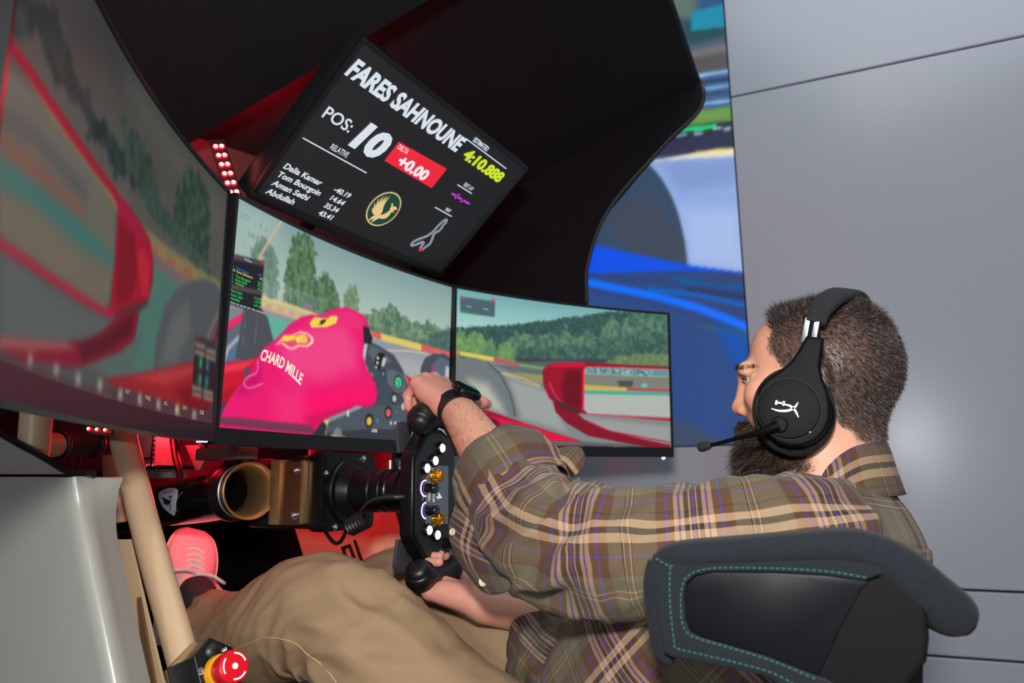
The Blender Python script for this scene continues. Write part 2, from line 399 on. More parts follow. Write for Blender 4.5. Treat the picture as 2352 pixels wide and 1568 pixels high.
    ('poly', (110, 122, 140), 1, [(0.2798, 0.3246), (0.2913, 0.324), (0.2902, 0.337), (0.2833, 0.3373)]),
    ('line', (196, 160, 120), 2.5, 1, [(0.2692, 0.3342), (0.2866, 0.3356)]),
    ('line', (206, 120, 110), 2.5, 1, [(0.2866, 0.3364), (0.3086, 0.3362)]),
    ('poly', (38, 44, 52), 1, [(0.2209, 0.3227), (0.2423, 0.3126), (0.2579, 0.3101), (0.2596, 0.3279), (0.2412, 0.3362), (0.2198, 0.3343)]),
    ('poly', (214, 196, 88), 1.5, [(0.2466, 0.3109), (0.2623, 0.3084), (0.2587, 0.319)]),
    ('line', (190, 160, 120), 2, 1, [(0.2583, 0.3146), (0.2558, 0.3356)]),
    ('poly', (226, 14, 104), 1.2, [(0.0008, 0.3383), (0.0026, 0.3242), (0.0116, 0.307), (0.0311, 0.2803), (0.0505, 0.2634), (0.0644, 0.2473), (0.076, 0.2259), (0.0875, 0.2106), (0.1195, 0.1881), (0.1457, 0.1622), (0.1737, 0.1444), (0.1986, 0.135), (0.2246, 0.1313), (0.2399, 0.1206), (0.2695, 0.1091), (0.2953, 0.103), (0.3101, 0.1049), (0.3398, 0.1089), (0.3534, 0.1239), (0.3624, 0.1432), (0.3443, 0.1643), (0.3422, 0.1834), (0.3551, 0.2062), (0.3816, 0.2318), (0.3893, 0.2517), (0.3844, 0.2686), (0.3609, 0.2794), (0.3343, 0.2768), (0.3113, 0.2865), (0.2774, 0.2983), (0.2465, 0.3101), (0.2323, 0.3257), (0.2189, 0.3358), (0.2025, 0.3366)]),
    ('polyc', (232, 62, 126), 26, [(0.1236, 0.2049), (0.2059, 0.1509), (0.2855, 0.1282), (0.3249, 0.1657), (0.329, 0.2135), (0.2382, 0.2475), (0.1492, 0.2434)], [(0.0008, 0.3383), (0.0026, 0.3242), (0.0116, 0.307), (0.0311, 0.2803), (0.0505, 0.2634), (0.0644, 0.2473), (0.076, 0.2259), (0.0875, 0.2106), (0.1195, 0.1881), (0.1457, 0.1622), (0.1737, 0.1444), (0.1986, 0.135), (0.2246, 0.1313), (0.2399, 0.1206), (0.2695, 0.1091), (0.2953, 0.103), (0.3101, 0.1049), (0.3398, 0.1089), (0.3534, 0.1239), (0.3624, 0.1432), (0.3443, 0.1643), (0.3422, 0.1834), (0.3551, 0.2062), (0.3816, 0.2318), (0.3893, 0.2517), (0.3844, 0.2686), (0.3609, 0.2794), (0.3343, 0.2768), (0.3113, 0.2865), (0.2774, 0.2983), (0.2465, 0.3101), (0.2323, 0.3257), (0.2189, 0.3358), (0.2025, 0.3366)]),
    ('polyc', (240, 0, 98), 14, [(0.1844, 0.2678), (0.3795, 0.2362), (0.3844, 0.2686), (0.2773, 0.2968), (0.1907, 0.328), (0.0969, 0.3331)], [(0.0008, 0.3383), (0.0026, 0.3242), (0.0116, 0.307), (0.0311, 0.2803), (0.0505, 0.2634), (0.0644, 0.2473), (0.076, 0.2259), (0.0875, 0.2106), (0.1195, 0.1881), (0.1457, 0.1622), (0.1737, 0.1444), (0.1986, 0.135), (0.2246, 0.1313), (0.2399, 0.1206), (0.2695, 0.1091), (0.2953, 0.103), (0.3101, 0.1049), (0.3398, 0.1089), (0.3534, 0.1239), (0.3624, 0.1432), (0.3443, 0.1643), (0.3422, 0.1834), (0.3551, 0.2062), (0.3816, 0.2318), (0.3893, 0.2517), (0.3844, 0.2686), (0.3609, 0.2794), (0.3343, 0.2768), (0.3113, 0.2865), (0.2774, 0.2983), (0.2465, 0.3101), (0.2323, 0.3257), (0.2189, 0.3358), (0.2025, 0.3366)]),
    ('polyc', (196, 0, 100), 10, [(0.0487, 0.2655), (0.0848, 0.2313), (0.0888, 0.2642), (0.0609, 0.2836), (0.0366, 0.286)], [(0.0008, 0.3383), (0.0026, 0.3242), (0.0116, 0.307), (0.0311, 0.2803), (0.0505, 0.2634), (0.0644, 0.2473), (0.076, 0.2259), (0.0875, 0.2106), (0.1195, 0.1881), (0.1457, 0.1622), (0.1737, 0.1444), (0.1986, 0.135), (0.2246, 0.1313), (0.2399, 0.1206), (0.2695, 0.1091), (0.2953, 0.103), (0.3101, 0.1049), (0.3398, 0.1089), (0.3534, 0.1239), (0.3624, 0.1432), (0.3443, 0.1643), (0.3422, 0.1834), (0.3551, 0.2062), (0.3816, 0.2318), (0.3893, 0.2517), (0.3844, 0.2686), (0.3609, 0.2794), (0.3343, 0.2768), (0.3113, 0.2865), (0.2774, 0.2983), (0.2465, 0.3101), (0.2323, 0.3257), (0.2189, 0.3358), (0.2025, 0.3366)]),
    ('polyc', (232, 40, 114), 34, [(0.1213, 0.2776), (0.1938, 0.2524), (0.2019, 0.3309), (0.1274, 0.3314)], [(0.0008, 0.3383), (0.0026, 0.3242), (0.0116, 0.307), (0.0311, 0.2803), (0.0505, 0.2634), (0.0644, 0.2473), (0.076, 0.2259), (0.0875, 0.2106), (0.1195, 0.1881), (0.1457, 0.1622), (0.1737, 0.1444), (0.1986, 0.135), (0.2246, 0.1313), (0.2399, 0.1206), (0.2695, 0.1091), (0.2953, 0.103), (0.3101, 0.1049), (0.3398, 0.1089), (0.3534, 0.1239), (0.3624, 0.1432), (0.3443, 0.1643), (0.3422, 0.1834), (0.3551, 0.2062), (0.3816, 0.2318), (0.3893, 0.2517), (0.3844, 0.2686), (0.3609, 0.2794), (0.3343, 0.2768), (0.3113, 0.2865), (0.2774, 0.2983), (0.2465, 0.3101), (0.2323, 0.3257), (0.2189, 0.3358), (0.2025, 0.3366)]),
    ('polyc', (200, 8, 80), 8, [(0.1997, 0.3096), (0.3107, 0.2787), (0.3823, 0.2729), (0.2662, 0.3013), (0.2235, 0.3262)], [(0.0008, 0.3383), (0.0026, 0.3242), (0.0116, 0.307), (0.0311, 0.2803), (0.0505, 0.2634), (0.0644, 0.2473), (0.076, 0.2259), (0.0875, 0.2106), (0.1195, 0.1881), (0.1457, 0.1622), (0.1737, 0.1444), (0.1986, 0.135), (0.2246, 0.1313), (0.2399, 0.1206), (0.2695, 0.1091), (0.2953, 0.103), (0.3101, 0.1049), (0.3398, 0.1089), (0.3534, 0.1239), (0.3624, 0.1432), (0.3443, 0.1643), (0.3422, 0.1834), (0.3551, 0.2062), (0.3816, 0.2318), (0.3893, 0.2517), (0.3844, 0.2686), (0.3609, 0.2794), (0.3343, 0.2768), (0.3113, 0.2865), (0.2774, 0.2983), (0.2465, 0.3101), (0.2323, 0.3257), (0.2189, 0.3358), (0.2025, 0.3366)]),
    ('polyc', (228, 40, 112), 8, [(0.1833, 0.1514), (0.227, 0.1316), (0.2956, 0.1062), (0.339, 0.1141), (0.3471, 0.1375), (0.2629, 0.1403)], [(0.0008, 0.3383), (0.0026, 0.3242), (0.0116, 0.307), (0.0311, 0.2803), (0.0505, 0.2634), (0.0644, 0.2473), (0.076, 0.2259), (0.0875, 0.2106), (0.1195, 0.1881), (0.1457, 0.1622), (0.1737, 0.1444), (0.1986, 0.135), (0.2246, 0.1313), (0.2399, 0.1206), (0.2695, 0.1091), (0.2953, 0.103), (0.3101, 0.1049), (0.3398, 0.1089), (0.3534, 0.1239), (0.3624, 0.1432), (0.3443, 0.1643), (0.3422, 0.1834), (0.3551, 0.2062), (0.3816, 0.2318), (0.3893, 0.2517), (0.3844, 0.2686), (0.3609, 0.2794), (0.3343, 0.2768), (0.3113, 0.2865), (0.2774, 0.2983), (0.2465, 0.3101), (0.2323, 0.3257), (0.2189, 0.3358), (0.2025, 0.3366)]),
    ('poly', (30, 32, 36), 0.8, [(0.339, 0.129), (0.3539, 0.1296), (0.3677, 0.1473), (0.3637, 0.1596), (0.3441, 0.161)]),
    ('poly', (240, 224, 120), 0.6, [(0.1957, 0.1505), (0.2069, 0.1379), (0.2331, 0.1351), (0.2545, 0.1263), (0.2686, 0.1251), (0.265, 0.1376), (0.2403, 0.1491), (0.202, 0.1569)]),
    ('poly', (232, 206, 64), 0.6, [(0.1991, 0.1507), (0.2093, 0.1397), (0.2344, 0.1364), (0.2559, 0.1283), (0.2653, 0.1281), (0.2614, 0.1375), (0.239, 0.1478), (0.204, 0.1542)]),
    ('poly', (40, 34, 20), 0.5, [(0.2211, 0.1427), (0.2299, 0.138), (0.239, 0.1355), (0.2349, 0.1416), (0.2262, 0.1479)]),
    ('line', (40, 34, 20), 1, 0.4, [(0.2389, 0.1347), (0.2455, 0.1303)]),
    ('line', (40, 34, 20), 1, 0.4, [(0.2261, 0.1464), (0.2172, 0.1495)]),
    ('poly', (244, 214, 190), 0.7, [(0.1136, 0.201), (0.1321, 0.186), (0.155, 0.177), (0.1739, 0.1679), (0.1918, 0.1676), (0.2082, 0.1737), (0.208, 0.1828), (0.1942, 0.1916), (0.1744, 0.1933), (0.1577, 0.2017), (0.1447, 0.2016), (0.1312, 0.1967)]),
    ('poly', (226, 70, 110), 0.7, [(0.1186, 0.1988), (0.1375, 0.1858), (0.1742, 0.1707), (0.1921, 0.1705), (0.2028, 0.1761), (0.2012, 0.1824), (0.1906, 0.1893), (0.1719, 0.1908), (0.1563, 0.1991), (0.1465, 0.1985), (0.1331, 0.1943)]),
    ('poly', (236, 210, 70), 0.7, [(0.1243, 0.1922), (0.1338, 0.1814), (0.1616, 0.1773), (0.1602, 0.1848), (0.1434, 0.1904)]),
    ('ell', (240, 196, 96), 0.8, (0.1829, 0.1795), 11, 7.5, 0.2),
    ('poly', (236, 210, 70), 0.6, [(0.1598, 0.1805), (0.1745, 0.1736), (0.1834, 0.1845), (0.1673, 0.1894)]),
    ('line', (214, 120, 60), 0.5, 0.4, [(0.1834, 0.1845), (0.1702, 0.1744)]),
    ('line', (214, 120, 60), 0.5, 0.4, [(0.1834, 0.1845), (0.1787, 0.1714)]),
    ('line', (214, 120, 60), 0.5, 0.4, [(0.1834, 0.1845), (0.1876, 0.1706)]),
    ('line', (214, 120, 60), 0.5, 0.4, [(0.1834, 0.1845), (0.1967, 0.172)]),
    ('line', (236, 200, 206), 1.6, 0.6, [(0.0766, 0.2311), (0.079, 0.2421), (0.075, 0.2512), (0.0596, 0.2571), (0.0505, 0.2634), (0.0493, 0.27), (0.0578, 0.2749), (0.0715, 0.2721), (0.0928, 0.2638)]),
    ('poly', (112, 46, 74), 1, [(-0.0014, 0.3221), (0.0361, 0.3195), (0.0955, 0.3206), (0.2185, 0.3207), (0.2264, 0.3333), (0.0972, 0.335), (-0.0, 0.3323)]),
    ('poly', (214, 16, 98), 0.8, [(-0.0001, 0.3317), (0.0969, 0.3331), (0.2155, 0.3345), (0.2158, 0.3381), (0.0974, 0.337), (0.0004, 0.3353)]),
    ('poly', (108, 52, 76), 3, [(-0.0015, 0.3215), (0.2184, 0.3199), (0.2187, 0.3228), (-0.0011, 0.3245)]),
    ('poly', (24, 27, 33), 0.8, [(0.0018, 0.0851), (0.0735, 0.0763), (0.0738, 0.1568), (-0.0001, 0.1601)]),
    ('poly', (66, 68, 70), 0.8, [(0.0018, 0.0851), (0.0735, 0.0763), (0.0735, 0.0847), (0.0018, 0.093)]),
    ('poly', (206, 24, 40), 0.5, [(0.0662, 0.0769), (0.0735, 0.0763), (0.0732, 0.082), (0.0659, 0.0826)]),
    ('poly', (80, 70, 76), 0.8, [(0.0008, 0.1303), (0.0739, 0.1233), (0.0737, 0.1302), (0.0007, 0.1368)]),
    ('poly', (206, 24, 40), 0.4, [(0.004, 0.0871), (0.0099, 0.0861), (0.0074, 0.0901), (0.0035, 0.0906)]),
]
PIC_RIGHT = [
    ('fill', [(0, (112, 164, 168)), (0.12, (136, 186, 184)), (0.24, (160, 202, 194)), (0.3, (168, 206, 196)), (0.5, (90, 110, 100)), (1, (128, 134, 136))]),
    ('leaf', (42, 72, 70), (62, 96, 88), 5, [(-0.0076, 0.0873), (0.1217, 0.0686), (0.231, 0.047), (0.3426, 0.0235), (0.4305, 0.0048), (0.506, -0.0013), (0.6065, -0.0014), (0.6018, 0.1425), (-0.0057, 0.1793)]),
    ('leaf', (58, 94, 82), (98, 134, 106), 9, [(0.1343, 0.1489), (0.1399, 0.0938), (0.17, 0.0777), (0.2126, 0.0818), (0.258, 0.0725), (0.2863, 0.0805), (0.3051, 0.0441), (0.3234, 0.0774), (0.3421, 0.0706), (0.3797, 0.0515), (0.3916, 0.0883), (0.4176, 0.0267), (0.4366, 0.0142), (0.4613, 0.0343), (0.4806, 0.0107), (0.5059, 0.0032), (0.6066, -0.0037), (0.6028, 0.1113), (0.1344, 0.1588)]),
    ('leaf', (46, 80, 74), (80, 114, 96), 8, [(0.1583, 0.1551), (0.1702, 0.1121), (0.2431, 0.11), (0.3047, 0.0947), (0.3665, 0.1008), (0.4043, 0.0712), (0.454, 0.0841), (0.5048, 0.0478), (0.6047, 0.053), (0.6027, 0.1147), (0.428, 0.1376)]),
    ('leaf', (88, 128, 84), (126, 160, 96), 7, [(-0.0017, 0.149), (-0.0028, 0.0962), (0.0179, 0.09), (0.0275, 0.1052), (0.0448, 0.0908), (0.0684, 0.0912), (0.0805, 0.1144), (0.0845, 0.1529)]),
    ('leaf', (88, 128, 84), (122, 158, 92), 6, [(0.1106, 0.1528), (0.1162, 0.1159), (0.1364, 0.1021), (0.1557, 0.1123), (0.1619, 0.1488)]),
    ('leaf', (80, 118, 86), (104, 140, 96), 5, [(0.0751, 0.1518), (0.0804, 0.1095), (0.0981, 0.0979), (0.1103, 0.1214), (0.1129, 0.1506)]),
    ('poly', (54, 66, 66), 3, [(0.1582, 0.1391), (0.4283, 0.1236), (0.6032, 0.1002), (0.6018, 0.1425), (0.243, 0.1592)]),
    ('leaf', (84, 110, 80), (120, 142, 92), 4, [(0.4157, 0.1319), (0.4534, 0.1146), (0.5284, 0.1039), (0.6032, 0.1002), (0.6021, 0.1336), (0.428, 0.1398)]),
    ('poly', (84, 92, 94), 3, [(0.1703, 0.1482), (0.3043, 0.1345), (0.6021, 0.1336), (0.6011, 0.1647), (0.1824, 0.1653)]),
    ('poly', (124, 130, 130), 2, [(-0.0016, 0.1565), (0.1105, 0.143), (0.243, 0.1562), (0.3042, 0.1575), (0.6018, 0.1425), (0.5953, 0.3432), (0.0024, 0.348)]),
    ('poly', (110, 160, 92), 2, [(0.1703, 0.1512), (0.243, 0.1531), (0.243, 0.1592), (0.1703, 0.1562)]),
    ('poly', (216, 196, 84), 1.2, [(0.0118, 0.1364), (0.1033, 0.1416), (0.1034, 0.1514), (0.012, 0.1449)]),
    ('poly', (200, 76, 80), 1.2, [(0.1033, 0.1416), (0.1727, 0.151), (0.1703, 0.1572), (0.1034, 0.1504)]),
    ('poly', (206, 120, 92), 1.2, [(-0.002, 0.1349), (0.013, 0.1363), (0.0132, 0.1448), (-0.0019, 0.1433)]),
    ('poly', (96, 104, 106), 3, [(0.0988, 0.1576), (0.1727, 0.157), (0.243, 0.1613), (0.2429, 0.1735), (0.1584, 0.1729)]),
    ('poly', (132, 148, 96), 3, [(0.1584, 0.1709), (0.2429, 0.1735), (0.238, 0.1901), (0.1825, 0.1833)]),
    ('line', (216, 190, 96), 2.6, 1, [(0.1298, 0.1749), (0.1825, 0.1833), (0.2307, 0.1986)]),
    ('line', (200, 110, 90), 2, 1, [(0.1417, 0.1741), (0.1824, 0.1793), (0.2356, 0.1922)]),
    ('line', (210, 206, 190), 1.6, 1, [(0.125, 0.1762), (0.1705, 0.188), (0.2307, 0.2026)]),
    ('poly', (150, 156, 154), 10, [(0.1465, 0.1875), (0.255, 0.2115), (0.303, 0.3011), (0.1827, 0.2743)]),
    ('poly', (146, 152, 150), 8, [(0.3399, 0.2644), (0.5972, 0.2851), (0.5958, 0.3282), (0.4492, 0.314)]),
    ('poly', (108, 116, 118), 3, [(-0.0017, 0.1508), (0.0516, 0.148), (0.0988, 0.1596), (0.1346, 0.1883), (0.1587, 0.2311), (0.1684, 0.2748), (0.0649, 0.2594), (0.0, 0.2346)]),
    ('poly', (176, 176, 164), 16, [(0.0349, 0.195), (0.0875, 0.2011), (0.1232, 0.2425), (0.1352, 0.2662), (0.0532, 0.2505)]),
    ('line', (74, 82, 86), 4, 3, [(0.0869, 0.1547), (0.1227, 0.1793), (0.1491, 0.2218), (0.1637, 0.27)]),
    ('poly', (150, 10, 44), 1.5, [(-0.0001, 0.23), (0.0765, 0.2571), (0.1827, 0.2841), (0.3574, 0.3266), (0.3573, 0.3348), (0.066, 0.3381), (0.001, 0.2806)]),
    ('poly', (222, 6, 52), 2, [(0.1, 0.2723), (0.1827, 0.2861), (0.3574, 0.3276), (0.2066, 0.3267), (0.1473, 0.3045)]),
    ('line', (240, 60, 100), 1.5, 1.5, [(0.1236, 0.2859), (0.2306, 0.3174)]),
    ('poly', (86, 14, 34), 4, [(0.0188, 0.2614), (0.1118, 0.2814), (0.1356, 0.3143), (0.1947, 0.3288), (0.066, 0.3381)]),
    ('poly', (92, 98, 100), 1, [(0.2186, 0.3245), (0.3574, 0.3246), (0.5223, 0.331), (0.5221, 0.3395), (0.2186, 0.3363)]),
    ('poly', (66, 60, 62), 1, [(0.066, 0.3362), (0.3634, 0.3327), (0.5956, 0.3346), (0.5954, 0.3411), (0.0661, 0.3437)]),
    ('line', (216, 8, 50), 2.5, 0.6, [(0.1357, 0.3373), (0.3512, 0.3369)]),
    ('line', (200, 206, 200), 2.4, 0.6, [(0.3694, 0.3377), (0.3938, 0.3375)]),
    ('line', (226, 20, 56), 2.4, 0.6, [(0.3974, 0.3375), (0.4292, 0.3372)]),
    ('line', (206, 212, 206), 2.4, 0.6, [(0.4341, 0.3371), (0.5026, 0.3376)]),
    ('poly', (126, 10, 34), 1, [(0.2646, 0.2232), (0.2742, 0.2563), (0.3032, 0.2808), (0.3637, 0.3101), (0.4734, 0.3273), (0.5953, 0.3432), (0.5957, 0.3304), (0.4739, 0.3084), (0.4129, 0.2937), (0.352, 0.2713), (0.3254, 0.2495)]),
    ('line', (196, 4, 46), 3, 1, [(0.3641, 0.2772), (0.425, 0.2987), (0.5959, 0.3239)]),
    ('poly', (150, 6, 36), 1, [(0.2381, 0.1616), (0.2528, 0.1484), (0.2797, 0.1404), (0.3599, 0.1352), (0.6021, 0.1347), (0.6018, 0.1425), (0.3659, 0.1454), (0.3547, 0.1566), (0.3523, 0.2486), (0.3644, 0.2585), (0.5979, 0.2634), (0.5977, 0.2699), (0.3522, 0.2589), (0.3034, 0.2482), (0.2573, 0.2266), (0.2404, 0.197)]),
    ('poly', (206, 6, 54), 2, [(0.2503, 0.1526), (0.2797, 0.1414), (0.3599, 0.1352), (0.356, 0.146), (0.2919, 0.152)]),
    ('poly', (104, 4, 24), 10, [(0.3042, 0.1575), (0.351, 0.1526), (0.3474, 0.2487), (0.2986, 0.2402), (0.2916, 0.1995)]),
    ('line', (196, 70, 90), 4, 6, [(0.2575, 0.191), (0.2744, 0.2208), (0.2937, 0.2383)]),
    ('poly', (236, 20, 60), 0.8, [(0.351, 0.1547), (0.3573, 0.1459), (0.3547, 0.2485), (0.3485, 0.2538)]),
    ('poly', (60, 40, 42), 1.5, [(0.2622, 0.2213), (0.3035, 0.24), (0.3473, 0.2529), (0.3399, 0.2593), (0.2913, 0.2455)]),
    ('poly', (172, 176, 170), 1, [(0.3572, 0.1501), (0.3659, 0.1443), (0.6019, 0.1414), (0.598, 0.2612), (0.3644, 0.2575), (0.3535, 0.2485)]),
    ('poly', (92, 142, 148), 2, [(0.361, 0.1467), (0.4279, 0.1451), (0.5969, 0.1427), (0.5964, 0.1582), (0.4524, 0.16), (0.3608, 0.1605)]),
    ('leaf', (60, 96, 100), (150, 196, 200), 5, [(0.3684, 0.1463), (0.4279, 0.1462), (0.5521, 0.1446), (0.5517, 0.1589), (0.3781, 0.1595)]),
    ('poly', (122, 124, 112), 2, [(0.357, 0.1628), (0.4524, 0.1622), (0.5988, 0.1604), (0.5978, 0.1913), (0.4765, 0.1912), (0.3567, 0.1901)]),
    ('poly', (74, 74, 80), 3, [(0.4496, 0.1752), (0.4955, 0.1732), (0.4914, 0.1885), (0.4543, 0.19)]),
    ('ell', (96, 190, 190), 1.5, (0.5262, 0.1839), 9, 5, 0),
    ('poly', (206, 170, 72), 1.2, [(0.3555, 0.1901), (0.4765, 0.1912), (0.4763, 0.1988), (0.3553, 0.2017)]),
    ('poly', (176, 70, 76), 1.2, [(0.4765, 0.1912), (0.5978, 0.1902), (0.5976, 0.1979), (0.4763, 0.1988)]),
    ('poly', (64, 164, 142), 1.2, [(0.3553, 0.2027), (0.5976, 0.1979), (0.5973, 0.2066), (0.3552, 0.211)]),
    ('line', (210, 80, 80), 2.5, 0.8, [(0.3597, 0.1458), (0.4777, 0.1415), (0.6019, 0.1403)]),
    ('line', (214, 60, 74), 3, 0.8, [(0.3583, 0.2587), (0.4749, 0.2629), (0.5979, 0.2645)]),
    ('poly', (72, 96, 104), 1, [(0.0107, 0.0158), (0.1056, 0.0145), (0.1048, 0.0506), (0.0114, 0.0514)]),
    ('poly', (214, 60, 70), 1, [(0.0142, 0.0182), (0.0225, 0.0179), (0.0214, 0.023), (0.0143, 0.023)]),
    ('poly', (206, 70, 72), 1, [(0.0971, 0.0086), (0.1056, 0.0085), (0.1044, 0.0157), (0.0972, 0.0156)]),
    ('poly', (36, 140, 84), 0.8, [(0.0113, 0.0476), (0.0571, 0.0475), (0.0501, 0.0513), (0.0114, 0.0514)]),
]
